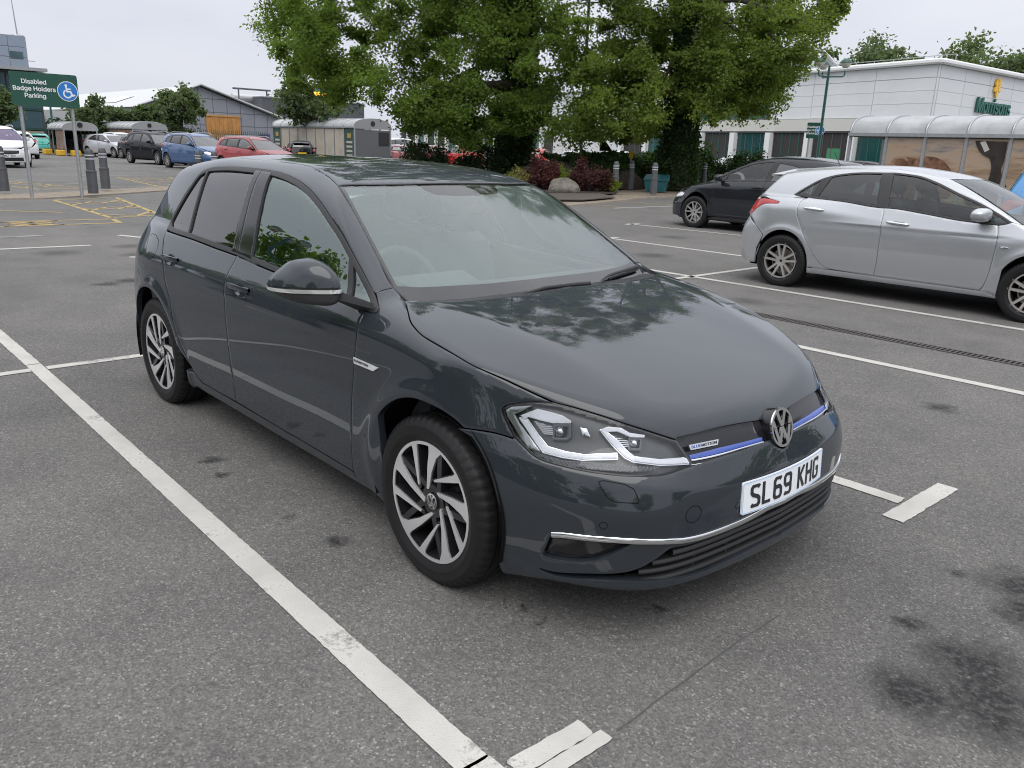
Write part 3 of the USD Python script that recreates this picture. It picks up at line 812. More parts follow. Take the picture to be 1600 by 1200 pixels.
def build_golf():
    B = Body(); f, low, gh = B.f, B.low, B.gh
    car = thing('grey_hatchback', 'dark grey five-door hatchback parked nose-on in the middle of the photo', 'car', (0, 0, -.0175))
    A3 = lambda *k: np.vstack([np.asarray(C[i] if isinstance(i, str) else i, float) for i in k])
    rev = lambda a: np.asarray(C[a] if isinstance(a, str) else a, float)[::-1]
    H0 = .011
    # ---- lamps, hood, fenders
    hs = spl(C['hood_side'], 50)
    lamp_top = spl(C['lamp_top'], 30); lamp_outer = spl(C['lamp_outer'], 30); lamp_low = spl(C['lamp_low'], 40)
    lamp = np.vstack([lamp_outer, lamp_top, np.asarray(C['lamp_in'])[::-1], lamp_low[::-1]])
    hood_front = np.asarray(C['hood_front'] + [(.786, 0, .668)])
    halfhood = np.vstack([rev(spl(C['hood_rear'] + [(-.166, 0, .982)], 40)), hs, lamp_top, spl(hood_front, 30)])
    hood2 = np.vstack([halfhood, (halfhood * [1, -1, 1])[::-1]])
    HOOD = Plane((.55, 0, .84))
    hp = cut(hood2, HOOD).buffer(.001).buffer(-.001)
    badge_hole = affinity.scale(Point(*HOOD.to2(np.array([[.80, 0, .652]]))[0]).buffer(1, 24), .064, .050)
    put('hood', panel(low, HOOD, None, poly=hp.difference(badge_hole), h=.010, gap=.0025, flange=.03, roundness=.12), paint_grey, car)
    # fender
    farch = on(f, SIDE, arc((0, .335), .358, 140, 53, 40))
    fender = np.vstack([hs, lamp_outer[::-1], rev(spl(C['seam_bumper'], 20)), farch[::-1],
                        [(-.30, -.86, .20), (-.535, -.845, .225)], spl([(-.545, -.845, .245), (-.50, -.87, .42), (-.472, -.885, .6)] + C['door_front'][::-1], 50),
                        np.asarray(C['dlo'])[[-2, -3, -4, -5]], spl(C['pillar_seam'], 12)])
    both('fender', car, panel(f, SHLD, fender, h=.009, gap=.0022, flange=.03), paint_grey)
    # ---- bumper
    farch2 = on(f, SIDE, arc((0, .335), .358, 53, -22, 40))
    half = np.vstack([spl(C['seam_bumper'], 20), lamp_low, spl(C['grille_low'] + [(.82, 0, .613)], 20), [(.86, 0, .19), (.84, -.30, .185), (.80, -.5, .18), (.68, -.66, .18), (.53, -.77, .175), (.41, -.80, .155), (.345, -.83, .150)], farch2[::-1]])
    hb = cut(half, NOSE)
    q = lambda name: cut(np.asarray(C[name], float), NOSE)
    lg = np.vstack([spl(C['lowgrille'], 60), [(.862, 0, .372), (.862, 0, .250)], spl(C['lowgrille_b'], 40)[::-1]])
    low_open = cut(lg, NOSE).buffer(.002).buffer(-.002)
    fog = cut(C['fog'], NOSE).buffer(.004)
    ledge = cut(C['fogledge'], NOSE)
    mir = lambda p: affinity.scale(p, -1, 1, origin=(0, 0))
    bump = unary_union([hb, mir(hb), sbox(-.02, .2, .02, .6)])
    opening = unary_union([low_open, mir(low_open), sbox(-.02, .251, .02, .37)])
    badge_b = Point(0, .640).buffer(.069)
    full = bump.difference(unary_union([opening, fog, mir(fog), badge_b]))
    put('front_bumper', panel(f, NOSE, None, poly=full, h=H0, gap=.002, flange=.03), paint_grey, car)
    both('fog_lamp', car, panel(f, NOSE, None, poly=mir(fog), h=.012, gap=.001, level=-.022, flange=0), black_gloss)
    put('grille_backing', panel(f, NOSE, None, poly=opening.buffer(.02), h=.03, gap=0, level=-.055, flange=0), void, car)
    # lower grille slats: each a flat blade following the bumper
    for z, y1, lev in ((.345, .50, -.006), (.318, .56, -.012), (.288, .60, -.016), (.258, .64, -.012)):
        ys = np.linspace(-y1, y1, 61)
        p2 = np.c_[NOSE.to2(on(f, NOSE, np.c_[np.full(61, .85) - .35 * ys ** 2, ys, np.full(61, z - .02 * (ys / .6) ** 2)]))]
        P = solve(f, NOSE, p2, lev); n = grad(f, P); n[:, 2] = 0; n /= np.linalg.norm(n, axis=1, keepdims=True)
        up = np.array([0, 0, 1.0])
        prof = [(0, -.008), (0.004, 0), (0, .008), (-.03, .011), (-.03, -.004)]
        v = np.stack([P + n * a + up * b for a, b in prof], 1)
        i, j = np.meshgrid(np.arange(60), np.arange(5), indexing='ij')
        qd = np.stack([i * 5 + j, i * 5 + (j + 1) % 5, (i + 1) * 5 + (j + 1) % 5, (i + 1) * 5 + j], -1).reshape(-1, 4)
        m = trimesh.Trimesh(v.reshape(-1, 3), np.vstack([qd[:, [0, 1, 2]], qd[:, [0, 2, 3]]]), process=False); m.fix_normals()
        put('grille_slat', m, black_trim, car)
    for y in (-.42, -.27, .27, .42):
        P = on(f, NOSE, [(.85 - .3 * y * y, y, .30)], -.03)[0]
        put('grille_post', bx(P[0] - .02, P[0] + .008, y - .006, y + .006, .245, .365), black_trim, car)
    # chrome strip along the bumper, from fog lamp to fog lamp
    ch = C['chrome'] + [(.861, 0, .3845)]
    ch = ch + [(x, -y, z) for x, y, z in ch[:-1][::-1]]
    put('chrome_strip', strip(f, NOSE, ch, .019, .007), chrome, car, smooth=40)
    # bumper details: washer cap, tow eye cap and parking sensors as fine recessed seams
    w2 = cut(C['washer'], NOSE).buffer(.004)
    for s_ in (1, -1):
        wp_ = w2 if s_ > 0 else mir(w2)
        put('washer_cap', panel(f, NOSE, None, poly=wp_.difference(wp_.buffer(-.0022)), h=.01, gap=0, level=.0006, flange=0), void, car)
    tc = NOSE.to2(np.asarray(C['towcap'], float))[0]
    put('tow_eye_cap', panel(f, NOSE, None, poly=Point(*tc).buffer(.028, 24).difference(Point(*tc).buffer(.0262, 24)), h=.01, gap=0, level=.0006, flange=0), void, car)
    for n_ in ([C['pdc'][0], (.845, -.27, .44)]):
        pc = NOSE.to2(np.asarray([n_], float))[0]
        for s_ in (1, -1):
            put('parking_sensor', panel(f, NOSE, None, poly=Point(s_ * pc[0], pc[1]).buffer(.012, 16).difference(Point(s_ * pc[0], pc[1]).buffer(.0104, 16)), h=.008, gap=0, level=.0006, flange=0), void, car)
    # ---- upper grille
    gl = np.vstack([np.asarray(C['lamp_in'], float)[::-1], hood_front, [(.82, 0, .612)], spl(C['grille_low'], 20)[::-1]])
    gp = cut(gl, NOSE); gp = unary_union([gp, mir(gp)]).buffer(.004)
    put('grille', panel(f, NOSE, None, poly=gp, h=.012, gap=0, level=-.012, flange=0), black_gloss, car)
    bl = [(x, y, z) for x, y, z in C['blue']]
    top, bot = bl[:4], bl[4:][::-1]
    blp = cut(np.vstack([top, bot[::-1]]), NOSE)
    both('blue_strip', car, panel(f, NOSE, None, poly=mir(blp), h=.01, gap=.0, level=-.006, flange=.006), blue_strip)
    cs = [tuple(np.array(b) - [0, 0, .004]) for b in bot] 
    st = strip(f, NOSE, cs, .007, .006, level=-.007)
    put('grille_chrome', st, chrome, car, smooth=40); put('grille_chrome', flip(st), chrome, car, smooth=40)
    cs2 = [tuple(np.array(b) - [0, 0, .016]) for b in bot]
    st = strip(f, NOSE, cs2, .003, .004, level=-.009)
    put('grille_chrome', st, chrome, car, smooth=40); put('grille_chrome', flip(st), chrome, car, smooth=40)
    tl = [tuple(np.array(b) - [.0, 0, .008]) for b in hood_front[1:-1]]
    # badge with lettering in the grille
    bm = np.asarray(C['bm_badge'], float)
    o = on(f, NOSE, [bm.mean(0)], .001)[0]; X = bm[1] - bm[0]; X = np.array([X[0], X[1], 0]); X /= np.linalg.norm(X); n = grad(f, o[None])[0]; n = n - X * (n @ X); n[2] = .25; n /= np.linalg.norm(n); Z = np.cross(n, X)
    mm = frame_m(o, X, Z, n)
    wd = np.linalg.norm(bm[1] - bm[0]) / 2
    bp = put('model_badge', xf(prism(Polygon([(-wd, .008), (wd, .008), (wd - .006, -.009), (-wd + .006, -.009)]), -.004, .003), mm), chrome, car)
    t1 = meshkit.text_mesh('BLUE', .0085, .001, bold=True); t2 = meshkit.text_mesh('MOTION', .0085, .001, bold=True)
    k = (2 * wd - .018) / (t1.bounds[1][0] + t2.bounds[1][0] + .001)
    for t_, off, mt in ((t1, 0, blue_strip), (t2, t1.bounds[1][0] + .001, letter_black)):
        t_.apply_scale([k, 1, 1]); t_.apply_translation((-wd + .009 + off * k, -.0045, .0028)); put('badge_letters', xf(t_, mm), mt, bp)
    # round emblem
    ec, en = np.array([.818, 0, .640]), np.array([math.cos(.26), 0, math.sin(.26)])
    em = frame_m(ec, [0, 1, 0], np.cross(en, [0, 1, 0]), en)
    eb = put('emblem', xf(lathe([(0, -.005), (.061, -.005), (.0665, -.001), (.0685, -.005), (.0695, -.07)], 56), em), black_gloss, car, smooth=30)
    put('emblem_letters', xf(emblem_vw(.0672, .006), mat_shift(em, 0)), chrome, eb)
    # ---- number plate
    plate_thing(car, (.871, 0, .4586), (0, 1, 0), (-math.sin(.0645), 0, math.cos(.0645)), 'SL69 KHG', plate_white, border=M('plate_blue_edge', (.25, .45, .75), .3), curve=plate_bend)
    # ---- headlamps
    lp = cut(lamp, LAMP).buffer(.001)
    for s_ in (1, -1):
        lampx = UsdGeom.Xform.Define(stage, numbered(str(car.GetPath()), 'headlamp'))
        def L_(name, poly, level, mat, h=.01, flange=0.0, gap=0.0, parent=lampx):
            m_ = panel(f, LAMP, None, poly=poly, h=h, gap=gap, level=level, flange=flange)
            put(name, m_ if s_ > 0 else mirror(m_), mat, parent)
        L_('lamp_housing', lp.buffer(.006), -.034, M('lamp_dark', (.065, .07, .074), .3), h=.02)
        L_('lamp_lens', lp, -.0015, clear_lens, gap=.004)
        L_('lamp_seal', lp.buffer(.0015).difference(lp.buffer(-.006)), -.006, black_gloss, h=.005, flange=.05)
        L_('marker_lamp', cut(C['mark'], LAMP), -.006, M('lamp_marker', (.34, .36, .37), .12, metal=.6), flange=.012)
        for nm in ('drl1a', 'drl2a'):
            L_('daytime_light', cut(C[nm], LAMP), -.007, drl, h=.006, flange=.02)
        for nm in ('drl1b', 'drl2b'):
            pb = cut(C[nm], LAMP)
            L_('light_guide', pb, -.006, drl, h=.006, flange=.024)
            L_('light_guide_trim', pb.buffer(.004).difference(pb.buffer(-.0005)), -.010, lamp_chrome, h=.006, flange=.02)
        for nm, rr in (('proj1', .020), ('proj2', .018)):
            pp = cut(C[nm], LAMP)
            L_('projector_frame', pp.buffer(.004).difference(pp.buffer(-.004)), -.014, lamp_grey, h=.006, flange=.03)
            c0 = solve(f, LAMP, np.array([[pp.centroid.x, pp.centroid.y]]), -.020)[0]
            d_ = np.array([.93, -.3, .05]); d_ /= np.linalg.norm(d_)
            X_ = np.cross([0, 0, 1.0], d_); X_ /= np.linalg.norm(X_)
            pl = xf(lathe([(0, .012), (rr * .5, .009), (rr * .85, .003), (rr, -.004), (rr * 1.12, -.004), (rr * 1.12, -.03)], 28), frame_m(c0, X_, np.cross(d_, X_), d_))
            put('projector', pl if s_ > 0 else flip(pl), lamp_chrome, lampx, smooth=40)
        for nm in ('comb1', 'comb2'):
            cp = cut(C[nm], LAMP); x0, y0, x1, y1 = cp.bounds
            bars = unary_union([cp.intersection(sbox(x0, y, x1, y + .0028)) for y in np.arange(y0, y1, .006)])
            L_('reflector_comb', bars, -.012, led_white, h=.008, flange=.006)
        L_('side_reflector', cut(C['refl'], LAMP), -.016, lamp_chrome)
        hx = cut(C['hex'], LAMP); x0, y0, x1, y1 = hx.bounds
        cells = [Point(x, y + (.004 if k % 2 else 0)).buffer(.0027, 1) for k, x in enumerate(np.arange(x0, x1, .0058)) for y in np.arange(y0, y1, .0075)]
        L_('lamp_grille', hx.difference(unary_union(cells)), -.010, M('lamp_mesh_grey', (.05, .055, .065), .3), h=.02)
    # ---- doors and body side
    belt = spl(C['belt'], 60)
    front_edge = spl([(-.545, -.845, .245), (-.50, -.87, .42), (-.472, -.885, .6)] + C['door_front'][::-1], 50)
    bshut = spl([(-1.630, -.794, .986), (-1.640, -.843, .895), (-1.624, -.877, .717), (-1.610, -.88, .6), (-1.606, -.872, .435), (-1.640, -.845, .26)], 50)
    redge = spl(C['rear_edge'] + [(-2.27, -.886, .55), (-2.205, -.88, .43), (-2.14, -.865, .32), (-2.05, -.85, .262)], 60)
    fb = belt[belt[:, 0] > -1.62]; rb = belt[belt[:, 0] < -1.63]
    shift = np.array([0, 0, -.003])
    fdoor = np.vstack([fb + shift, front_edge[::-1], [(-.60, -.845, .246), (-1.2, -.845, .25)], bshut[::-1]])
    rdoor = np.vstack([rb + shift, bshut, [(-1.85, -.848, .258)], redge[::-1]])
    hflare = lambda c, r=(.075, .028): affinity.scale(Point(*c).buffer(1, 24), *r)
    for nm, lp_, cups in (('front_door', fdoor, [(-1.475, .858)]), ('rear_door', rdoor, [(-2.325, .893)])):
        pl_ = cut(lp_, SIDE)
        oo = SIDE.o
        for cx, cz in cups:
            pl_ = pl_.difference(hflare((cx - oo[0], cz - .012 - oo[2]), (.062, .022)))
        both(nm, car, panel(f, SIDE, None, poly=pl_, h=H0, gap=.0022, flange=.03), paint_grey)
        for cx, cz in cups:   # scooped cup and bow handle
            cupm = panel(f, SIDE, None, poly=hflare((cx - oo[0], cz - .012 - oo[2]), (.064, .024)), h=.008, gap=0, level=0, flange=0)
            v_, f_, n_ = cupm
            e_ = np.clip(1 - ((v_[:, 0] - cx) / .064) ** 2 - ((v_[:, 2] - cz + .012) / .024) ** 2, 0, 1)
            v_ = v_ + np.array([0, 1, 0]) * (.024 * np.sqrt(e_))[:, None]
            mcup = trimesh.Trimesh(v_, f_, process=False); nn_ = np.array(mcup.vertex_normals)
            if nn_[:, 1].mean() > 0: nn_ = -nn_
            both('handle_recess', car, (v_, f_, nn_), paint_grey)
            xs = np.linspace(-.112, .106, 23)
            base = on(f, SIDE, np.c_[cx + xs, np.full(23, -.86), np.full(23, cz + .004)])
            lift = .030 * np.sqrt(np.clip(1 - (np.abs(xs + .003) / .112) ** 3.2, 0, 1)) - .004
            prof = [(-.5, -.3), (-.55, .5), (-.3, .95), (.1, 1.0), (.5, .7), (.55, .1), (.3, -.35)]
            hw = .024 * (1 - .30 * (np.abs(xs) / .11) ** 4)
            v = np.stack([base + np.c_[0 * xs, -(lift * .75 + .010 * b_), hw * a_] for a_, b_ in prof], 1)
            i, j = np.meshgrid(np.arange(22), np.arange(7), indexing='ij')
            qd = np.stack([i * 7 + j, i * 7 + (j + 1) % 7, (i + 1) * 7 + (j + 1) % 7, (i + 1) * 7 + j], -1).reshape(-1, 4)
            hm = trimesh.Trimesh(v.reshape(-1, 3), np.vstack([qd[:, [0, 1, 2]], qd[:, [0, 2, 3]]]), process=False); hm.fix_normals()
            hm = cat(hm, hull(v[0]), hull(v[-1]))
            put('door_handle', hm, paint_grey, car, smooth=50); put('door_handle', flip(hm), paint_grey, car, smooth=50)
    sill = [(-.30, -.86, .198), (-.54, -.845, .221), (-.55, -.845, .241), (-1.2, -.845, .246), (-1.85, -.848, .254), (-2.06, -.85, .258), (-2.13, -.865, .30), (-2.215, -.868, .30), (-2.25, -.85, .205), (-1.2, -.83, .192)]
    both('sill', car, panel(f, SIDE, sill, h=.02, gap=.001, flange=.03), paint_grey)
    both('sill_trim', car, panel(f, SIDE, [(-.32, -.8, .197), (-1.2, -.8, .191), (-2.25, -.8, .204), (-2.25, -.8, .165), (-.32, -.8, .165)], h=.02, gap=0, level=-.004, flange=.03), black_trim)
    # ---- greenhouse
    dlo = spl(C['dlo'], 140)
    rarch = on(f, SIDE, arc((-2.61, .335), .362, 5, 172, 60))
    ws_left = spl(C['ws_left'], 30)
    seam_roof = spl([C['ws_top'][0], (-1.5, -.50, 1.42), (-2.2, -.48, 1.43), (-2.9, -.45, 1.385), (-3.0, -.43, 1.37)], 30)
    cpill = [(-3.02, -.56, 1.25), (-3.13, -.61, 1.07), (-3.19, -.66, .98), (-3.12, -.76, .90), (-3.02, -.80, .87), (-3.05, -.81, .68), (-3.0, -.84, .60)]
    quarter = np.vstack([seam_roof, cpill, rarch[::-1][:-4], redge[::-1][4:], dlo[dlo[:, 0] < C['pillar_seam'][0][0] - .004], spl(C['pillar_seam'], 12), ws_left[ws_left[:, 2] > 1.003][::-1]])
    both('body_side', car, panel(f, SHLD, quarter, h=.013, gap=.0015, flange=.03), paint_grey)
    wt = np.asarray(C['ws_top'][:4] + [(C['ws_top'][3][0] + .001, 0, C['ws_top'][3][2])]); wtop = np.vstack([spl(wt, 20), (spl(wt, 20) * [1, -1, 1])[::-1]])
    roof = np.vstack([wtop, (seam_roof * [1, -1, 1]), [(-3.06, .25, 1.37), (-3.08, 0, 1.37), (-3.06, -.25, 1.37)], seam_roof[::-1]])
    put('roof', panel(f, TOP, roof, h=.016, gap=.0012, flange=.02), paint_grey, car)
    # rear: tailgate, rear window, bumper, lamps
    def rear(name, pts, mat, level=0.0, gap=.002, frame=TAIL, h=.03):
        p = np.asarray(pts, float); p = np.vstack([p, (p * [1, -1, 1])[::-1]])
        return put(name, panel(f, frame, p, h=h, gap=gap, level=level, flange=.02), mat, car)
    rear('rear_window', [(-3.05, 0, 1.33), (-3.02, -.535, 1.30), (-3.10, -.605, 1.12), (-3.15, -.625, 1.06), (-3.22, 0, 1.04)], privacy_glass, frame=REARF)
    rear('tailgate', [(-3.22, 0, 1.04), (-3.15, -.625, 1.06), (-3.19, -.66, .975), (-3.24, -.66, .86), (-3.33, -.5, .66), (-3.36, 0, .64)], paint_grey, frame=REARF)
    rear('rear_bumper', [(-3.36, 0, .64), (-3.33, -.5, .66), (-3.15, -.76, .68), (-3.05, -.81, .68), (-2.985, -.86, .6), (-2.97, -.86, .40), (-2.95, -.85, .26), (-3.2, -.7, .24), (-3.33, 0, .24)], paint_grey)
    tlp = np.array([(-3.19, -.66, .975), (-3.12, -.76, .90), (-3.02, -.80, .868), (-3.05, -.81, .68), (-3.15, -.75, .68), (-3.29, -.58, .70), (-3.29, -.58, .85)])
    both('tail_lamp', car, panel(f, QTR, tlp, h=.02, gap=.002, flange=.02), red_lens)
    put('rear_spoiler', hull([(-2.98, s * .47, z) for s in (-1, 1) for z in (1.372, 1.352)] + [(-3.14, s * .42, z) for s in (-1, 1) for z in (1.352, 1.338)]), paint_grey, car)
    plate_thing(car, (-3.428, 0, .56), (0, -1, 0), (0, 0, 1), 'SL69 KHG', plate_yellow)
    # ---- side glass
    dl2 = SHLD.to2(on(f, SHLD, dlo))
    DL = Polygon(np.vstack([dl2, SHLD.to2(on(f, SHLD, belt))[::-1]])).buffer(0)
    G = SIDEUP
    DL = cut(np.vstack([dlo, belt[1:-1][::-1]]), G).buffer(0)
    def g2(pts): return cut(np.asarray(pts, float), G)
    line = lambda p, q_, w: LineString(G.to2(np.asarray([p, q_], float))).buffer(w)
    inner = DL.buffer(-.024)
    bp_ = [(-1.545, -.79, .98), (-1.60, -.79, .98), (-1.78, -.57, 1.40), (-1.715, -.57, 1.40)]
    pillar_b = g2([(-1.47, -.80, .955), (-1.70, -.79, .975), (-1.83, -.56, 1.40), (-1.66, -.57, 1.40)])
    div_f = line((-.712, -.70, 1.14), (-.585, -.83, .925), .014)
    div_r = line((-2.405, -.58, 1.37), (-2.285, -.79, .99), .009)
    glass_all = inner.difference(unary_union([pillar_b, div_f, div_r]))
    trim = DL.buffer(-.001).difference(glass_all.buffer(-.001))
    both('window_trim', car, panel(f, G, None, poly=trim, h=.006, gap=0, level=.0015, flange=.012), black_trim)
    for g_ in sorted(glass_all.geoms, key=lambda g_: g_.centroid.x):
        if g_.area < .004:
            continue
        P_ = solve(f, G, np.array([[g_.centroid.x, g_.centroid.y]]))[0]
        nm, mt = (('quarter_light', front_glass) if P_[0] > -.68 else ('front_door_glass', front_glass) if P_[0] > -1.6 else ('rear_door_glass', privacy_glass) if P_[0] > -2.36 else ('rear_quarter_glass', privacy_glass))
        gp_ = panel(f, G, None, poly=g_.buffer(.004), h=.02, gap=0, level=-.006, flange=0)
        put(nm, gp_, mt, car); put(nm, mirror(gp_), far_side_glass if mt is front_glass else mt, car)
    # gloss black pillar cover with its seam
    both('pillar_cover', car, panel(f, G, None, poly=pillar_b.intersection(DL.buffer(-.012)).difference(line((-1.632, -.79, .96), (-1.765, -.57, 1.40), .002)), h=.012, gap=.001, level=.003, flange=.01), black_gloss)
    # ---- windscreen
    wl = ws_left[ws_left[:, 2] > .99]
    wsl = np.vstack([wtop[:20][::-1], wl, [(-.36, -.70, .955), (-.20, -.5, .93), (-.12, -.25, .92), (-.10, 0, .918)]])
    wsp = cut(np.vstack([wsl, (wsl * [1, -1, 1])[::-1]]), WSF)
    put('windscreen', panel(gh, WSF, None, poly=wsp, h=.02, gap=.004, level=-.002, flange=.006), ws_glass, car)
    fb_ = C['ws_frit_b']
    fr_b = spl(fb_[:6] + [(fb_[5][0] + .001, 0, fb_[5][2] + .001)], 30)
    op = np.vstack([wtop[:20][::-1], ws_left[ws_left[:, 2] > fb_[0][2] + .004], fr_b])
    op = cut(np.vstack([op, (op * [1, -1, 1])[::-1]]), WSF).buffer(-.018).buffer(-.012).buffer(.012)
    sens = cut([(-1.05, -.24, 1.34), (-.912, -.215, 1.327), (-.88, -.185, 1.305), (-.86, -.09, 1.297), (-.86, .09, 1.303), (-.88, .185, 1.314), (-.912, .215, 1.33), (-1.05, .24, 1.34)], WSF).buffer(-.012).buffer(.012)
    frit = wsp.buffer(-.002).difference(op.difference(sens))
    put('windscreen_border', panel(gh, WSF, None, poly=frit, h=.02, gap=0, level=-.0055, flange=0), M('glass_border_black', (.012, .0125, .014), .5, spec=.1), car)
    put('windscreen_film', panel(gh, WSF, None, poly=op.difference(sens), h=.03, gap=0, level=-.005, flange=0), ws_film, car)
    put('windscreen_seal', panel(gh, WSF, None, poly=wsp.buffer(.003).difference(wsp.buffer(-.004)), h=.012, gap=0, level=-.0005, flange=.02), black_trim, car)
    # cowl under the bonnet's rear edge, wipers
    cw = np.vstack([spl(C['hood_rear'] + [(-.166, 0, .982)], 30)]); cw = np.vstack([cw, (cw * [1, -1, 1])[::-1]])
    V_ = np.vstack([cw + [.05, 0, -.012], cw + [-.10, 0, -.012]]); k_ = len(cw); i_ = np.arange(k_ - 1)
    put('cowl', trimesh.Trimesh(V_, np.vstack([np.stack([i_, i_ + 1, i_ + 1 + k_], 1), np.stack([i_, i_ + 1 + k_, i_ + k_], 1)]), process=False), black_trim, car)
    for pts in ([(-.165, -.45, .984), (-.195, -.33, .992), (-.208, -.17, .999), (-.215, -.11, 1.000), (-.212, .03, .999), (-.21, .15, .998)], [(-.20, .20, .990), (-.265, .33, .998), (-.30, .45, 1.000), (-.35, .60, .997), (-.37, .64, .990)]):
        p = np.asarray(pts, float); s2 = solve(gh, WSF, WSF.to2(p), .016)
        sw = spl(s2, 30)
        wi = put('wiper', tube(sw, np.linspace(.0055, .009, 30), 8), black_trim, car, smooth=40)
        put('wiper_blade', tube(solve(gh, WSF, WSF.to2(sw[8:] + [.012, 0, 0]), .008), .0055, 6), rubber, wi, smooth=40)
    # ---- fuel flap and side badge
    fl = cut(C['flap'], SIDE).buffer(-.01).buffer(.01)
    put('fuel_flap', panel(f, SIDE, None, poly=fl.difference(fl.buffer(-.0022)), h=.01, gap=0, level=.0008, flange=0), void, car)
    bd = np.asarray(C['badge'], float)
    sb_ = panel(f, SIDE, bd, h=.01, gap=0, level=.004, flange=.005)
    bprim = both('side_badge', car, sb_, M('badge_silver', (.72, .72, .73), .25, metal=.4))[0]
    t_ = meshkit.text_mesh('BLUEMOTION', .008, .001, bold=True); k = .095 / t_.bounds[1][0]; t_.apply_scale([k, 1, 1])
    X_ = np.array([1, 0, -.02]); X_ /= np.linalg.norm(X_); n_ = np.array([0, -1.0, 0]); Z_ = np.cross(n_, X_)
    t_.apply_transform(frame_m((-.448, bd[:, 1].min() - .0042, .7355), X_, Z_, n_)); put('badge_letters', t_, letter_black, bprim)
    # ---- mirrors
    for s_ in (1,):
        ol = spl([(-.90, 1.000), (-.905, 1.04), (-.928, 1.085), (-.965, 1.104), (-1.00, 1.098), (-1.04, 1.062), (-1.072, 1.015), (-1.078, .990), (-1.06, .962), (-1.0, .934), (-.95, .930), (-.91, .950), (-.90, 1.000)], 64)[:-1]
        cy, cz = -.975, .962
        ts = np.r_[np.linspace(0, .97, 14), 1.0]
        rings_ = []
        for t in ts:
            k = (1 - t ** 2.4) ** (1 / 2.4)
            y = cy + (ol[:, 0] - cy) * k; z = cz + (ol[:, 1] - cz) * k
            rings_.append(np.c_[-.585 - .95 * (np.abs(y) - .93) + .125 * t, y, z])
        back = rings_[0] + [-.03, 0, 0]; back[:, 1] = cy + (back[:, 1] - cy) * .97; back[:, 2] = cz + (back[:, 2] - cz) * .95
        rings_ = [back] + rings_
        n_ = len(ol); V_ = np.vstack(rings_)
        i, j = np.meshgrid(np.arange(len(rings_) - 1), np.arange(n_), indexing='ij')
        qd = np.stack([i * n_ + j, i * n_ + (j + 1) % n_, (i + 1) * n_ + (j + 1) % n_, (i + 1) * n_ + j], -1).reshape(-1, 4)
        shell = trimesh.Trimesh(V_, np.vstack([qd[:, [0, 1, 2]], qd[:, [0, 2, 3]]]), process=True); shell.fix_normals()
        if ((shell.vertices - shell.vertices.mean(0)) * shell.vertex_normals).sum() < 0: shell.invert()
        def part(z0, z1, grow=0.0):
            m_ = shell.copy()
            if grow:
                m_.vertices = m_.vertices + m_.vertex_normals * grow
            tl = np.array([-.05, 0, 1.0])
            if z0 is not None: m_ = trimesh.intersections.slice_mesh_plane(m_, tl, [-.60, 0, z0])
            if z1 is not None: m_ = trimesh.intersections.slice_mesh_plane(m_, -tl, [-.60, 0, z1])
            return m_ if s_ > 0 else flip(m_)
        fold = (lambda m_: m_) if s_ > 0 else (lambda m_: xf(m_, frame_m([-.52, .875, 0], *np.array([[.42, .907, 0], [-.907, .42, 0], [0, 0, 1]])) @ frame_m([.52, -.90, 0], [1, 0, 0], [0, 1, 0], [0, 0, 1])))
        mx_ = put('mirror', fold(part(1.004, None)), paint_grey, car, smooth=50)
        put('mirror_base', fold(part(None, 1.004, -.003)), black_trim, mx_, smooth=50)
        put('mirror_indicator', fold(part(.983, .997, .0012)), M('indicator_clear', (.72, .72, .70), .12, metal=.7), mx_, smooth=50)
        arm = hull([(-.50, -.93, .965), (-.58, -.93, .965), (-.50, -.92, .995), (-.58, -.92, .995), (-.40, -.835, .935), (-.50, -.84, .915), (-.40, -.83, .955), (-.55, -.825, .955)])
        put('mirror_arm', arm if s_ > 0 else flip(arm), black_trim, mx_)
        gl_ = Polygon(np.c_[ol[:, 0], ol[:, 1]]).buffer(-.01)
        gm = fine(gl_, 0, .002, .05); v = gm.vertices; gm.vertices = np.c_[-.618 - .95 * (np.abs(v[:, 0]) - .93) - v[:, 2], v[:, 0], v[:, 1]]
        put('mirror_glass', fold(gm if s_ > 0 else flip(gm)), chrome, mx_)
    # ---- wheels and arches
    for xc, track, cz in ((0, -.775, .335), (-2.63, -.76, .335)):
        for s_ in (1, -1):
            wheel(car, (xc, track * s_, .315), style_turbine, side=-s_, R=.3145, rim=.2245, width=.222, lip=.098, ground=.0175)
            a = np.radians(np.linspace(-18, 198, 50)); r = .372
            pr = np.stack([xc + r * np.cos(a), cz + r * np.sin(a)], -1)
            V_ = np.vstack([np.c_[pr[:, 0], np.full(50, -.862 * s_), pr[:, 1]], np.c_[pr[:, 0], np.full(50, -.45 * s_), pr[:, 1]]]); i = np.arange(49)
            lin = trimesh.Trimesh(V_, np.vstack([np.stack([i, i + 1, i + 51], 1), np.stack([i, i + 51, i + 50], 1)]), process=False)
            put('wheel_arch', cat(lin, bx(xc - .36, xc + .36, min(-.45 * s_, -.43 * s_), max(-.45 * s_, -.43 * s_), .18, .70)), void, car)
    put('underbody', bx(-3.2, .55, -.60, .60, .19, .30, .02), void, car)
    put('underbody', bx(-2.22, -.40, -.80, .80, .185, .30, .02), void, car)
    # ---- cabin
    for x, ys in ((-1.05, (-.37, .37)),):
        for y in ys:
            put('seat', seat_mesh(x, y), cabin, car, smooth=40)
    put('rear_seat', cat(bx(-2.25, -1.75, -.62, .62, .34, .50, .05), xf(bx(-.07, .07, -.62, .62, 0, .56, .05), frame_m([-2.22, 0, .44], [.93, 0, .36], [0, 1, 0], [-.36, 0, .93])), *[bx(-2.50, -2.40, y - .13, y + .13, 1.0, 1.15, .04) for y in (-.38, .38)]), cabin, car, smooth=40)
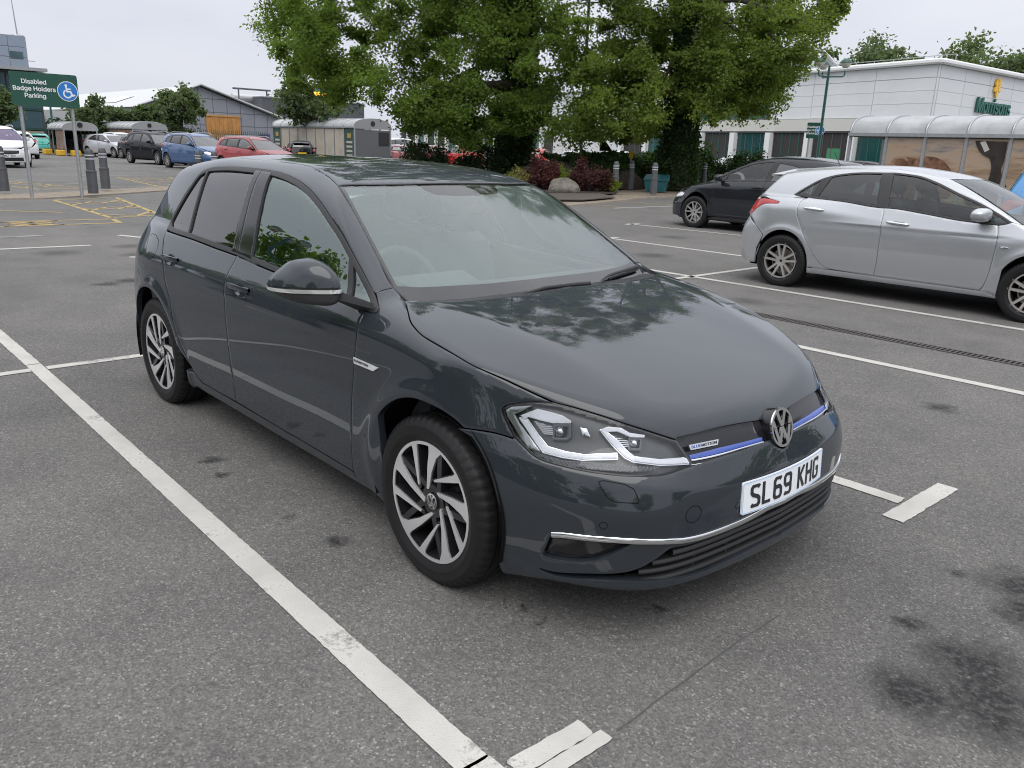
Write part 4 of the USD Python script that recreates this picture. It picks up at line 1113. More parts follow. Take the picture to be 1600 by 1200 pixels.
    dash = [(-.20, .90), (-.36, .955), (-.55, .965), (-.70, .93), (-.76, .86), (-.70, .70), (-.62, .55), (-.20, .5)]
    dm = prism(Polygon(dash), -.72, .72); v = dm.vertices; dm.vertices = np.c_[v[:, 0], v[:, 2], v[:, 1]]; dm.fix_normals()
    put('dashboard', cat(dm, hull([(-.52, -.55, .96), (-.52, -.20, .96), (-.74, -.53, .98), (-.74, -.22, .98), (-.60, -.5, 1.01), (-.60, -.25, 1.01), (-.76, -.5, .90), (-.76, -.25, .90)])), M('dashboard_grey', (.11, .115, .12), .7), car, smooth=30)
    a = np.linspace(0, 2 * np.pi, 41)
    sw = np.stack([0 * a, .185 * np.cos(a), .185 * np.sin(a)], -1)
    rot = frame_m([-.86, -.37, .90], [.91, 0, .42], [0, 1, 0], [-.42, 0, .91])
    put('steering_wheel', cat(xf(tube(sw, .016, 10), rot), xf(bx(-.02, .02, -.17, .17, -.03, .03, .01), rot), xf(bx(-.03, .03, -.08, .08, -.07, .05, .02), rot)), cabin, car, smooth=40)
    put('cabin_floor', bx(-2.9, -.2, -.70, .70, .30, .34), cabin, car)
    dv, df, dn = panel(f, SIDE, [(-.40, -.8, .91), (-1.5, -.8, .95), (-2.75, -.8, .99), (-2.75, -.8, .35), (-.40, -.8, .35)], h=.08, gap=0, level=-.055, flange=0)
    both('door_lining', car, (dv, df, dn), cabin)
    rv, rf_, rn = panel(f, TOP, [(-1.0, -.56, 1.3), (-3.0, -.52, 1.3), (-3.0, .52, 1.3), (-1.0, .56, 1.3)], h=.08, gap=0, level=-.045, flange=0)
    put('headliner', (rv, rf_, rn), cabin_light, car)
    both('pillar_lining', car, panel(f, SIDEUP, None, poly=pillar_b, h=.03, gap=0, level=-.03, flange=0), cabin_light)
    apl = np.vstack([ws_left[ws_left[:, 2] > 1.0], spl([(-.55, -.75, 1.02), (-.816, -.70, 1.16), (-1.055, -.65, 1.26), (-1.15, -.60, 1.32)], 12)])
    put('mirror_inside', cat(bx(-.92, -.89, -.12, .12, 1.21, 1.27, .012), cyl((-.90, 0, 1.25), (-.93, 0, 1.31), .01)), black_gloss, car)
    put('bulkhead', bx(-.30, -.26, -.70, .70, .3, .90), void, car)
    put('radiator', bx(.60, .64, -.55, .55, .22, .62), void, car)
    return car


def mat_shift(m, d):
    m = m.copy(); m[:3, 3] += m[:3, 2] * d
    return m


t0 = time.time()
golf = build_golf()


# ------------------------------------------------------------------ other cars
def car_parts(B, cv, h=.03, near=False):
    """[(name, mesh, material key)] of a five-door car with the given outer surface and curves"""
    f, low, gh = B.f, B.low, B.gh
    out = []
    side3 = lambda xz: solve(f, SIDE, np.asarray(xz, float) - [SIDE.o[0], SIDE.o[2]])
    gap = .0022 if near else .003
    fl = .02

    def two(name, mesh, mat):
        out.append((name, mesh, mat)); out.append((name, mirror(mesh), mat))

    def P(name, frame, loop, mat, level=0.0, pair=True, g=gap, poly=None, surf=f, flange=fl, hh=h):
        try:
            m_ = panel(surf, frame, loop, h=hh, gap=g, level=level, flange=flange, poly=poly)
        except ValueError:
            return
        two(name, m_, mat) if pair else out.append((name, m_, mat))

    dlo = np.asarray(cv['dlo_top'], float); bot = np.asarray(cv['dlo_bot'], float)          # rear -> front, both
    bs = spl(cv['bshut'], 30); re_ = spl(cv['rear_edge'], 40); df = spl(cv['door_front'], 30)
    wf, wr = B.arches
    ra = cv.get('arch_r', .345)
    zs = cv.get('z_sill', .262)
    tip, back = dlo[-1], dlo[0]
    belt = spl(bot, 60); dl = spl(dlo, 90)
    fb = belt[(belt[:, 0] > bs[0, 0] + .0) & (belt[:, 0] < df[0, 0])]; rb = belt[(belt[:, 0] < bs[0, 0]) & (belt[:, 0] > re_[0, 0])]
    bsl = bs[bs[:, 2] < np.interp(bs[0, 0], belt[:, 0], belt[:, 2]) + .01]
    P('front_door', SIDE, np.vstack([bsl[:1], fb, df, bsl[::-1]]), 'paint')
    P('rear_door', SIDE, np.vstack([re_[:1], rb, bsl, re_[::-1]]), 'paint')
    wst, wsb = np.array(cv['ws_top']), np.array(cv['ws_bot'])
    hf = np.array(cv['hood_front']); lo_, li_ = np.array(cv['lamp_out']), np.array(cv['lamp_in'])
    fa = arc(wf, ra, 150, 40, 30); fa[:, 1] = -.87
    hside = spl(cv['hood_side'], 30)
    # fender: door front edge, arch, lamp, bonnet line, pillar
    P('fender', SHLD, np.vstack([df, [(df[-1, 0] + .02, -.84, zs - .02), (wf[0] - ra * .94, -.85, zs - .03)], fa, [lo_], hside[::-1], [wsb, tip]]), 'paint')
    half = np.vstack([hside, spl(hf, 12)])
    bonnet = np.vstack([half, (half * [1, -1, 1])[::-1]])
    cb = np.array([[cv['cowl_x'] + (wsb[0] - cv['cowl_x']) * (y / wsb[1]) ** 2, y, .97] for y in np.linspace(-wsb[1], wsb[1], 15)[1:-1]])
    P('hood', TOP, np.vstack([bonnet, cb]), 'paint', pair=False, surf=low)
    fa2 = arc(wf, ra, 40, -25, 20); fa2[:, 1] = -.85
    front = np.vstack([fa2[::-1][:0], [lo_, li_], hf[1:], [(.83, 0, .20), (.75, -.5, .20), (.55, -.74, .19), (fa2[-1, 0] + .01, -.82, .18)], fa2[::-1]])
    fp = cut(front, NOSE); full = unary_union([fp, affinity.scale(fp, -1, 1, origin=(0, 0)), sbox(-.02, .22, .02, hf[-1][2] - .02)])
    gr = [unary_union([cut(g_, NOSE), affinity.scale(cut(g_, NOSE), -1, 1, origin=(0, 0))]) for g_ in cv['grilles']]
    P('front_bumper', NOSE, None, 'paint', pair=False, poly=full.difference(unary_union(gr)))
    for g_ in gr:
        P('grille', NOSE, None, 'black', pair=False, poly=g_, level=-.012, flange=0, g=0)
    P('headlamp', LAMP, cv['headlamp'], 'lens', level=.001)
    P('headlamp_light', LAMP, None, 'white', poly=cut(cv['headlamp'], LAMP).buffer(-.018), level=.003, flange=0, g=0)
    # body side with pillars and roof rail
    rarch = arc(wr, ra, 0, 175, 40); rarch[:, 1] = -.875
    seam = spl([wst, (wst[0] - .45, wst[1] * .92, wst[2] + .06), (-2.2, wst[1] * .90, 1.42), cv['roof_end']], 30)
    body = np.vstack([seam, cv['tail_edge'], rarch[::-1], [(wr[0] + ra * 1.0, -.85, zs)], re_[::-1], dl, [wsb], [wst]])
    P('body_side', SHLD, body, 'paint', g=gap * .6)
    roof = np.vstack([[wst * [1, -1, 1]], (seam * [1, -1, 1])[1:], seam[::-1][:-1], [wst], [(wst[0] + .10, wst[1] * .5, wst[2]), (wst[0] + .13, 0, wst[2]), (wst[0] + .10, -wst[1] * .5, wst[2])]])
    P('roof', TOP, roof, 'paint', pair=False, g=.001)
    P('sill', SIDE, [(wf[0] - ra * .95, -.85, zs - .035), (df[-1, 0] + .01, -.84, zs - .008), (-1.5, -.83, zs + .0), (re_[-1, 0], -.83, zs + .005), (wr[0] + ra * .99, -.85, zs), (wr[0] + ra * .97, -.84, .185), (-1.3, -.82, .17), (wf[0] - ra * .90, -.83, .185)], 'sill', g=.001)
    # glass
    DL = cut(np.vstack([dl, belt[1:-1][::-1]]), SIDEUP)
    inner = DL.buffer(-.022)
    L2 = lambda a, b, w: LineString(SIDEUP.to2(np.asarray([a, b], float))).buffer(w)
    divs = unary_union([L2(a, b, w) for a, b, w in cv['pillars']])
    glass = inner.difference(divs)
    P('window_trim', SIDEUP, None, 'black', poly=DL.difference(glass.buffer(-.001)), level=.002, g=0, flange=.01)
    for g_ in getattr(glass, 'geoms', [glass]):
        if g_.area > .003:
            c = solve(f, SIDEUP, np.array([[g_.centroid.x, g_.centroid.y]]))[0]
            P('side_window', SIDEUP, None, 'glass' if c[0] > cv['privacy_x'] else 'privacy', poly=g_.buffer(.003), level=-.004, flange=0, g=0)
    ws = np.vstack([[wst], [wst + (wsb - wst) * k for k in (.33, .66)], [wsb], cb[::-1][:0], [(cv['cowl_x'] - .0, 0, .95)]])
    wsp = cut(np.vstack([ws, (ws * [1, -1, 1])[::-1], [(wst[0] + .10, -wst[1] * .5, wst[2]), (wst[0] + .13, 0, wst[2]), (wst[0] + .10, wst[1] * .5, wst[2])]]), WSF)
    P('windscreen', WSF, None, 'glass', poly=wsp, level=-.002, surf=gh, pair=False, g=.004, flange=.004)
    P('windscreen_border', WSF, None, 'black', poly=wsp.difference(wsp.buffer(-.035)), level=-.006, surf=gh, pair=False, g=0, flange=0)
    # rear
    def R_(name, pts, mat, frame=TAIL, level=0.0):
        p = np.asarray(pts, float); P(name, frame, np.vstack([p, (p * [1, -1, 1])[::-1]]), mat, level=level, pair=False)
    R_('rear_window', cv['rear_window'], 'privacy', REARF)
    R_('tailgate', cv['tailgate'], 'paint', REARF)
    R_('rear_bumper', cv['rear_bumper'], 'paint')
    P('tail_lamp', QTR, cv['tail_lamp'], 'red', level=.002)
    if 'spoiler' in cv:
        a = np.asarray(cv['spoiler'], float)
        out.append(('rear_spoiler', hull(np.vstack([a, a * [1, -1, 1]])), 'paint'))
    # handles, mirrors
    for cx, cz in cv['handles']:
        base = side3(np.c_[np.linspace(cx - .12, cx + .12, 13), np.full(13, cz) + np.linspace(.006, -.006, 13)])
        lift = .026 * np.sqrt(np.clip(1 - np.abs(np.linspace(-1, 1, 13)) ** 3, 0, 1)) + .004
        t_ = tube(base + np.c_[0 * lift, -lift, 0 * lift], 0.017 * (1 - .45 * np.abs(np.linspace(-1, 1, 13)) ** 3), 8)
        out.append(('door_handle', t_, 'handle')); out.append(('door_handle', flip(t_), 'handle'))
    mx, my, mz = cv['mirror']
    ms = trimesh.creation.icosphere(3); v = ms.vertices
    v = np.sign(v) * np.abs(v) ** .75
    v = v * [.075, .115, .068]; v[:, 2] *= 1 - .25 * np.clip(v[:, 1] / .115, -1, 0) * -1
    v[:, 0] -= .35 * np.abs(v[:, 1] - .11) * .5 - .03
    ms.vertices = v + [mx, my, mz]
    armm = hull([(mx + .02, my + .06, mz - .05), (mx - .03, my + .06, mz - .05), (mx + .06, my + .16, mz - .07), (mx - .05, my + .16, mz - .07), (mx + .02, my + .06, mz - .03), (mx + .06, my + .16, mz - .04)])
    for s_ in (1, -1):
        a, b = (ms, armm) if s_ > 0 else (flip(ms), flip(armm))
        out.append(('mirror', a, 'paint')); out.append(('mirror_arm', b, 'black'))
    # underside, arches, cabin
    for (xc, zc), tr in zip(B.arches, (.77, .77)):
        for s_ in (1, -1):
            a = np.radians(np.linspace(-15, 195, 30)); r = ra + .012
            pr = np.stack([xc + r * np.cos(a), zc + r * np.sin(a)], -1)
            V_ = np.vstack([np.c_[pr[:, 0], np.full(30, -.845 * s_), pr[:, 1]], np.c_[pr[:, 0], np.full(30, -.45 * s_), pr[:, 1]]]); i = np.arange(29)
            out.append(('wheel_arch', cat(trimesh.Trimesh(V_, np.vstack([np.stack([i, i + 1, i + 31], 1), np.stack([i, i + 31, i + 30], 1)]), process=False), bx(xc - ra, xc + ra, min(-.45 * s_, -.43 * s_), max(-.45 * s_, -.43 * s_), .18, .68)), 'void'))
    out.append(('underbody', cat(bx(wr[0] - .55, wf[0] + .6, -.58, .58, .19, .32), bx(wr[0] + .40, wf[0] - .40, -.79, .79, .19, .32)), 'void'))
    out.append(('cabin', cat(bx(wr[0] + .2, wf[0] - .3, -.72, .72, .32, .60), bx(-.75, wf[0] - .30, -.70, .70, .55, .93, .05)), 'cabin'))
    for x, y in ((-1.15, -.37), (-1.15, .37), (-2.05, -.37), (-2.05, .37)):
        out.append(('seat', xf(seat_mesh(x, y), mat4((0, 0, .03))), 'cabin'))
    v, f_, n = panel(f, SIDE, [(tip[0] - .05, -.8, .88), (-1.5, -.8, .93), (re_[0, 0], -.8, .98), (re_[0, 0], -.8, .40), (tip[0] - .05, -.8, .40)], h=.12, gap=0, level=-.05, flange=0)
    two('door_lining', (v, f_, n), 'cabin')
    P('headliner', TOP, [(wst[0] - .05, -.5, 1.3), (-2.9, -.46, 1.3), (-2.9, .46, 1.3), (wst[0] - .05, .5, 1.3)], 'liner', level=-.05, pair=False, flange=0, hh=.12)
    for a, b, w in cv['pillars']:
        P('pillar_lining', SIDEUP, None, 'liner', poly=L2(a, b, w * .8).intersection(DL), level=-.03, flange=0, g=0)
    return out


def add_car(name, label, parts, mats, wheels, loc, rz=0.0, scale=None, group=None, plates=(), category='car', parked=True):
    t = thing(name, label, category, loc, rz, group, scale=scale)
    for nm, m, k in parts:
        put(nm, m, mats.get(k) or mats['black'], t, smooth=False if isinstance(m, tuple) else 40)
    style, R, rim, arches, track, face, detail = wheels
    for xc, zc in arches:
        for s_ in (1, -1):
            wheel(t, (xc, track * s_, R - .012), style, side=s_, R=R, rim=rim, width=.205, lip=.095, face=face, detail=detail, sides=40, ground=0.0)
    for p in plates:
        plate_thing(t, *p)
    return t


def car_mats(paint, sill=None, handle=None, glass=None, privacy=None):
    return dict(paint=paint, black=black_trim, glass=glass or far_glass, privacy=privacy or privacy_glass, lens=clear_grey, white=led_white, red=red_lens, void=void, cabin=cabin, liner=cabin_light, sill=sill or paint, handle=handle or paint)


def car_paint(name, col, metal=0.0, rough=.32, coat=1.0):
    return M(name, col, rough if metal else .6, metal=metal, coat=coat, coat_rough=.01, spec=.3 if metal else .05)


far_glass = glass_mat('car_window_glass', (.42, .50, .48), ior=2.2)
clear_grey = M('lamp_lens_grey', (.20, .21, .22), .12, coat=1.0)
alloy_grey = M('painted_alloy', (.42, .41, .40), .35, metal=.7)
alloy_bronze = M('dusty_alloy', (.42, .395, .37), .42, metal=.75)

CI = dict(
dlo_top=[(-2.651,-0.719,1.069),(-2.527,-0.686,1.164),(-2.351,-0.637,1.272),(-2.165,-0.607,1.326),(-1.909,-0.588,1.357),(-1.641,-0.582,1.365),(-1.598,-0.577,1.367),(-1.354,-0.583,1.35),(-1.123,-0.635,1.293),(-0.877,-0.702,1.199),(-0.633,-0.75,1.11),(-0.45,-0.785,1.026),(-0.305,-0.811,0.948)],
dlo_bot=[(-2.648,-0.723,1.063),(-2.328,-0.764,1.044),(-2.041,-0.782,1.031),(-1.582,-0.802,0.994),(-1.479,-0.802,0.996),(-1.139,-0.813,0.967),(-0.738,-0.828,0.925),(-0.418,-0.828,0.913),(-0.303,-0.814,0.942)],
bshut=[(-1.658,-0.586,1.361),(-1.543,-0.804,0.991),(-1.531,-0.864,0.831),(-1.523,-0.862,0.452),(-1.544,-0.833,0.266)],
rear_edge=[(-2.471,-0.764,1.041),(-2.52,-0.844,0.96),(-2.513,-0.866,0.88),(-2.441,-0.879,0.726),(-2.339,-0.888,0.548),(-2.213,-0.863,0.384),(-2.096,-0.843,0.289),(-1.998,-0.838,0.274)],
door_front=[(-0.418,-0.831,0.907),(-0.389,-0.872,0.723),(-0.397,-0.874,0.537),(-0.427,-0.858,0.344),(-0.468,-0.838,0.262)],
door_bot=[(-1.998,-0.838,0.274),(-1.544,-0.833,0.266),(-1.014,-0.829,0.253),(-0.492,-0.835,0.254)],
sill_bot=[(-2.291,-0.83,0.16),(-1.759,-0.814,0.156),(-1.157,-0.812,0.163),(-0.494,-0.806,0.18),(-0.338,-0.827,0.171)],
rarch=[(-3.061,-0.809,0.217),(-3.052,-0.831,0.313),(-2.973,-0.865,0.467),(-2.837,-0.883,0.58),(-2.703,-0.888,0.621),(-2.566,-0.887,0.599),(-2.44,-0.882,0.523),(-2.355,-0.87,0.395),(-2.301,-0.845,0.236),(-2.294,-0.832,0.16)],
farch=[(-0.332,-0.826,0.172),(-0.324,-0.855,0.305),(-0.282,-0.872,0.432),(-0.216,-0.881,0.534),(-0.12,-0.877,0.61)],
lamp=[(-3.192,-0.724,0.803),(-3.196,-0.662,0.936),(-3.127,-0.685,0.99),(-2.909,-0.799,1.004),(-2.789,-0.82,0.99),(-2.76,-0.834,0.97),(-2.789,-0.839,0.957),(-2.97,-0.813,0.944),(-3.095,-0.771,0.875)],
bumper_seam=[(-3.192,-0.717,0.795),(-3.045,-0.833,0.698),(-2.883,-0.883,0.575)],
crease=[(-2.959,-0.826,0.914),(-2.541,-0.855,0.938),(-2.199,-0.849,0.917),(-1.526,-0.857,0.856),(-1.231,-0.866,0.822),(-0.827,-0.861,0.771),(-0.388,-0.87,0.749)],
lowcrease=[(-2.191,-0.868,0.441),(-1.518,-0.858,0.414),(-1.446,-0.856,0.393),(-0.625,-0.847,0.316),(-0.45,-0.853,0.327)],
handle=[(-2.444,-0.848,0.945),(-2.201,-0.847,0.921),(-1.484,-0.854,0.862),(-1.249,-0.859,0.843)],
handle2=[(-1.485,-0.855,0.86),(-1.227,-0.864,0.83)],
ws=[(-1.034,-0.449,1.337),(-1.043,0.346,1.357),(-0.305,-0.811,0.948),(-0.186,-0.826,0.895)],
hood=[(-0.3,-0.811,0.949),(-0.195,-0.81,0.92)],
qdiv=[(-2.359,-0.637,1.271),(-2.456,-0.751,1.049)],
qglass=[(-2.608,-0.719,1.079),(-2.373,-0.657,1.238),(-2.461,-0.735,1.075)],
rglass=[(-2.317,-0.751,1.064),(-2.339,-0.684,1.194),(-2.281,-0.639,1.275),(-2.158,-0.619,1.314),(-1.691,-0.602,1.347),(-1.625,-0.796,1.009)],
fglass=[(-1.567,-0.604,1.344),(-1.341,-0.609,1.33),(-1.113,-0.654,1.273),(-0.869,-0.714,1.18),(-0.635,-0.757,1.097),(-0.625,-0.771,1.065),(-0.631,-0.822,0.941),(-1.004,-0.817,0.957),(-1.451,-0.801,0.998)],
indicator=[(-0.35,-0.874,0.707),(-0.26,-0.876,0.7)],
mirror=[(-0.744,-0.787,1.03),(-0.654,-0.774,1.06),(-0.506,-0.809,0.97),(-0.593,-0.823,0.937)],
)

K30 = dict(
wp=([(-3.6,.70),(-3.4,.78),(-3.1,.85),(-2.65,.888),(-2.2,.875),(-1.6,.868),(-1.0,.868),(-.4,.875),(0,.885),(.35,.865),(.6,.815),(.8,.75),(.95,.68)],.08),
 zt=([(-3.4,.86),(-2.96,.914),(-2.54,.938),(-2.2,.917),(-1.53,.856),(-.83,.785),(-.39,.765),(0,.80),(.4,.76),(.7,.70)],.12), slope=.36,
 Hc=([(.95,.60),(.85,.68),(.7,.76),(.5,.835),(.3,.89),(.1,.94),(-.1,.975),(-.3,1.0),(-.5,1.02)],.05),
 Rr=([(.1,-3.33),(.25,-3.385),(.4,-3.42),(.55,-3.42),(.68,-3.39),(.8,-3.33),(.95,-3.27),(1.1,-3.19)],.03),
 wg=([(.7,.91),(.85,.855),(.95,.82),(1.0,.80),(1.1,.757),(1.2,.705),(1.3,.645),(1.4,.575)],.03),
 wgx=([(-3.4,-.20),(-3.0,-.10),(-2.6,-.045),(-2.2,-.015),(-1.7,0),(-1.2,0),(-.8,.0),(-.4,-.004),(0,-.03),(.4,-.09)],.12),
 Rf=([(-.2,1.16),(-.6,1.26),(-.95,1.345),(-1.3,1.405),(-1.7,1.438),(-2.1,1.432),(-2.6,1.392),(-3.1,1.315),(-3.4,1.26)],.08),
 wsx=([(.8,.22),(1.0,-.16),(1.1,-.37),(1.2,-.59),(1.3,-.83),(1.4,-1.1),(1.5,-1.4)],.03),
 rwx=([(.9,-3.32),(1.0,-3.26),(1.15,-3.13),(1.3,-3.0),(1.4,-2.95)],.03),
 zb=([(-3.5,.32),(-3.2,.25),(-2.6,.19),(-.5,.19),(.4,.18),(.9,.18)],.05),
 arches=((0,.31),(-2.65,.31)))


def i30_curves():
    cv = dict(CI)
    cv['dlo_top'] = CI['dlo_top']; cv['dlo_bot'] = CI['dlo_bot']
    cv['bshut'] = [(-1.560, -.80, 1.0), (-1.545, -.82, .95), (-1.535, -.864, .83), (-1.523, -.865, .6), (-1.523, -.862, .45), (-1.544, -.833, .262)]
    cv['rear_edge'] = CI['rear_edge']
    cv['door_front'] = [CI['door_front'][0], (-.395, -.86, .82), CI['door_front'][1], CI['door_front'][2], CI['door_front'][3], (-.468, -.838, .256)]
    cv['ws_top'] = (-1.03, -.535, 1.33); cv['ws_bot'] = (-.215, -.79, .925); cv['cowl_x'] = .02
    cv['hood_side'] = [(-.215, -.79, .925), (.1, -.80, .86), (.30, -.76, .80), (.45, -.70, .755), (.68, -.50, .68)]
    cv['hood_front'] = [(.68, -.50, .68), (.74, -.3, .675), (.775, 0, .672)]
    cv['headlamp'] = [(.33, -.775, .64), (.28, -.775, .72), (.45, -.70, .755), (.60, -.59, .71), (.69, -.48, .67), (.72, -.50, .60), (.55, -.70, .59)]
    cv['lamp_out'] = (.30, -.785, .66); cv['lamp_in'] = (.70, -.49, .66)
    cv['grilles'] = [[(.80, 0, .60), (.77, -.38, .60), (.80, -.34, .50), (.85, 0, .47)], [(.86, 0, .36), (.80, -.50, .36), (.78, -.52, .24), (.86, 0, .24)]]
    cv['roof_end'] = (-2.98, -.42, 1.345)
    cv['tail_edge'] = [(-2.98, -.50, 1.27), (-3.06, -.57, 1.13), (-3.13, -.64, 1.0), (-2.914, -.79, 1.005), (-2.77, -.825, .985), (-2.77, -.835, .965), (-2.97, -.815, .944), (-3.095, -.771, .875), (-3.19, -.72, .80), (-3.045, -.833, .698), (-2.90, -.88, .585)]
    cv['tail_lamp'] = CI['lamp']
    cv['rear_window'] = [(-3.02, 0, 1.27), (-3.0, -.48, 1.24), (-3.10, -.55, 1.06), (-3.16, 0, 1.05)]
    cv['tailgate'] = [(-3.16, 0, 1.05), (-3.10, -.56, 1.06), (-3.15, -.62, .97), (-3.20, -.66, .85), (-3.33, -.45, .60), (-3.36, 0, .60)]
    cv['rear_bumper'] = [(-3.36, 0, .60), (-3.33, -.45, .60), (-3.20, -.72, .795), (-3.045, -.833, .698), (-2.905, -.88, .58), (-2.985, -.87, .42), (-3.0, -.86, .24), (-3.2, -.7, .22), (-3.36, 0, .24)]
    cv['spoiler'] = [(-2.80, -.44, 1.362), (-2.80, -.50, 1.30), (-3.10, -.47, 1.285), (-3.10, -.47, 1.262), (-2.80, 0, 1.372), (-3.14, 0, 1.30), (-3.14, 0, 1.272)]
    cv['handles'] = [(-2.325, .935), (-1.365, .855)]
    cv['mirror'] = (-.56, -.945, 1.005)
    cv['pillars'] = [((-1.573, -.81, .985), (-1.655, -.58, 1.375), .062), ((-2.40, -.76, 1.03), (-2.30, -.62, 1.30), .045), ((-.62, -.83, .92), (-.60, -.74, 1.12), .02)]
    cv['privacy_x'] = -1.7
    cv['arch_r'] = .335
    return cv


I30 = Body(**K30)
i30_cv = i30_curves()
i30_parts = car_parts(I30, i30_cv, h=.02, near=True)
silver_paint = car_paint('silver_paint', (.40, .41, .425), metal=.75, rough=.34)
_y = math.radians(2.0)
silver_car = add_car('silver_hatchback', 'silver five-door hatchback with bronze-tinged alloys parked in the bay to the right', i30_parts,
                     car_mats(silver_paint, glass=glass_mat('green_tint_glass', (.62, .70, .66), ior=1.6), privacy=glass_mat('grey_tint_glass', (.46, .54, .53), ior=1.7), handle=chrome),
                     (style_spokes(5, 13, 20), .312, .208, I30.arches, .775, alloy_bronze, True), (-0.26215, 7.42695, 0), _y)
# side repeater and lower door shading line
put('side_repeater', panel(I30.f, SIDE, None, poly=affinity.scale(Point(.69, 0.003).buffer(1, 16), .042, .014), h=.01, gap=0, level=.004, flange=.006), chrome, silver_car)
put('aerial', tube([(-2.46, 0, 1.40), (-2.56, 0, 1.565)], .005, 6), black_trim, silver_car)


# ------------------------------------------------------------------ ground
STAINS = [(1.45, .80, .16), (1.52, .60, .13), (1.50, .12, .17), (1.58, .0, .16), (1.44, -.16, .15), (1.62, -.10, .16), (1.25, .70, .05), (1.27, .22, .06), (.38, -.735, .022), (.36, -.69, .012), (.46, -.78, .018), (.67, -.40, .022), (.30, -.75, .02),
          (-.45, -1.0, .05), (-.75, -1.02, .03), (-1.55, -1.02, .06), (-1.35, -1.05, .04), (-3.2, 5.0, .35), (-2.5, 5.2, .25), (-9.6, .3, .30), (-9.0, 1.1, .22), (-9.9, 1.3, .25), (-6.9, .1, .14), (-7.0, .35, .16), (.35, 2.9, .10), (.9, 3.9, .1), (-7.0, 9.9, .3), (-5.5, 7.4, .3)]
nodes = {
    'g': ('geometry', {}),
    'agg': ('voronoi_texture', {'scale': 165.0, 'randomness': 1.0}), 'sepc': ('separate_color', {}),
    'fine': ('noise_texture', {'scale': 420.0, 'detail': 3.0, 'roughness': .7}),
    'mid': ('noise_texture', {'scale': 1.7, 'detail': 6.0, 'roughness': .62}),
    'wide': ('noise_texture', {'scale': .22, 'detail': 4.0, 'roughness': .55}),
    'grit': ('noise_texture', {'scale': 38.0, 'detail': 4.0, 'roughness': .7}),
    'ra': ('rgb_ramp', {'ramp': [(0.0, (.098, .096, .092)), (.35, (.130, .1265, .121)), (.72, (.160, .155, .147)), (.93, (.190, .183, .173)), (.985, (.27, .26, .245)), (1.0, (.31, .30, .28))]}),
    'rm': ('rgb_ramp', {'ramp': [(.28, (.84, .84, .85)), (.5, (1.0, 1.0, 1.0)), (.72, (1.11, 1.105, 1.09))]}),
    'rw': ('rgb_ramp', {'ramp': [(.3, (.84, .84, .85)), (.7, (1.14, 1.13, 1.12))]}),
    'rg': ('rgb_ramp', {'ramp': [(.3, (.86, .86, .86)), (.7, (1.12, 1.12, 1.12))]}),
    'm1': ('mix', {'mix_type': 'multiply', 'fac': 1.0}), 'm2': ('mix', {'mix_type': 'multiply', 'fac': 1.0}), 'm3': ('mix', {'mix_type': 'multiply', 'fac': 1.0}),
    'warp': ('noise_texture', {'scale': 9.0, 'detail': 5.0, 'roughness': .65}),
    'wsc': ('vector_math', {'math_type': 'scale', 'scale': .22}), 'wadd': ('vector_math', {'math_type': 'add'}),
    'stain': ('mix', {'mix_type': 'mix', 'color2': (.022, .022, .023)}),
    'hmix': ('math', {'math_type': 'multiply_add', 'value2': .55}),
    'b': ('bump', {'strength': .8, 'distance': .005}), 'p': ('principled_bsdf', {'roughness': .86, 'specular_ior_level': .28}),
}
links = [('g.position', f'{n}.vector') for n in ('agg', 'fine', 'mid', 'wide', 'grit', 'warp')] + [
    ('agg.color', 'sepc.color'), ('sepc.r', 'ra.fac'), ('mid.fac', 'rm.fac'), ('wide.fac', 'rw.fac'), ('grit.fac', 'rg.fac'),
    ('ra.color', 'm1.color1'), ('rm.color', 'm1.color2'), ('m1.color', 'm2.color1'), ('rw.color', 'm2.color2'), ('m2.color', 'm3.color1'), ('rg.color', 'm3.color2'),
    ('warp.color', 'wsc.vector1'), ('g.position', 'wadd.vector1'), ('wsc.vector', 'wadd.vector2'),
    ('m3.color', 'stain.color1'), ('stain.color', 'p.base_color'), ('agg.distance', 'hmix.value1'), ('fine.fac', 'hmix.value3'), ('hmix.value', 'b.height'), ('b.normal', 'p.normal')]
last = None
for k, (x, y, r) in enumerate(STAINS):
    nodes[f'd{k}'] = ('vector_math', {'math_type': 'distance', 'vector2': (x + .11, y + .11, .11)})
    nodes[f's{k}'] = ('map_range', {'from_min': r * .35, 'from_max': r * 1.25, 'to_min': .95 if r < .2 else .6, 'to_max': 0.0, 'clamp': True})
    links += [('wadd.vector', f'd{k}.vector1'), (f'd{k}.value', f's{k}.value')]
    if last is None:
        last = f's{k}.result'
    else:
        nodes[f'x{k}'] = ('math', {'math_type': 'maximum'})
        links += [(last, f'x{k}.value1'), (f's{k}.result', f'x{k}.value2')]; last = f'x{k}.value'
nodes['blot'] = ('math', {'math_type': 'multiply'}); nodes['blr'] = ('map_range', {'from_min': .36, 'from_max': .55, 'to_min': .40, 'to_max': 1.0, 'clamp': True})
links += [('grit.fac', 'blr.value'), (last, 'blot.value1'), ('blr.result', 'blot.value2'), ('blot.value', 'stain.fac')]
asphalt = usdkit.material(stage, '/World/Looks/asphalt', nodes, links, surface='p.BSDF')
g_ = np.array([(-400, -400, 0), (400, -400, 0), (400, 400, 0), (-400, 400, 0)], float)
put('ground', trimesh.Trimesh(g_, [[0, 1, 2], [0, 2, 3]], process=False), asphalt, kind='structure')


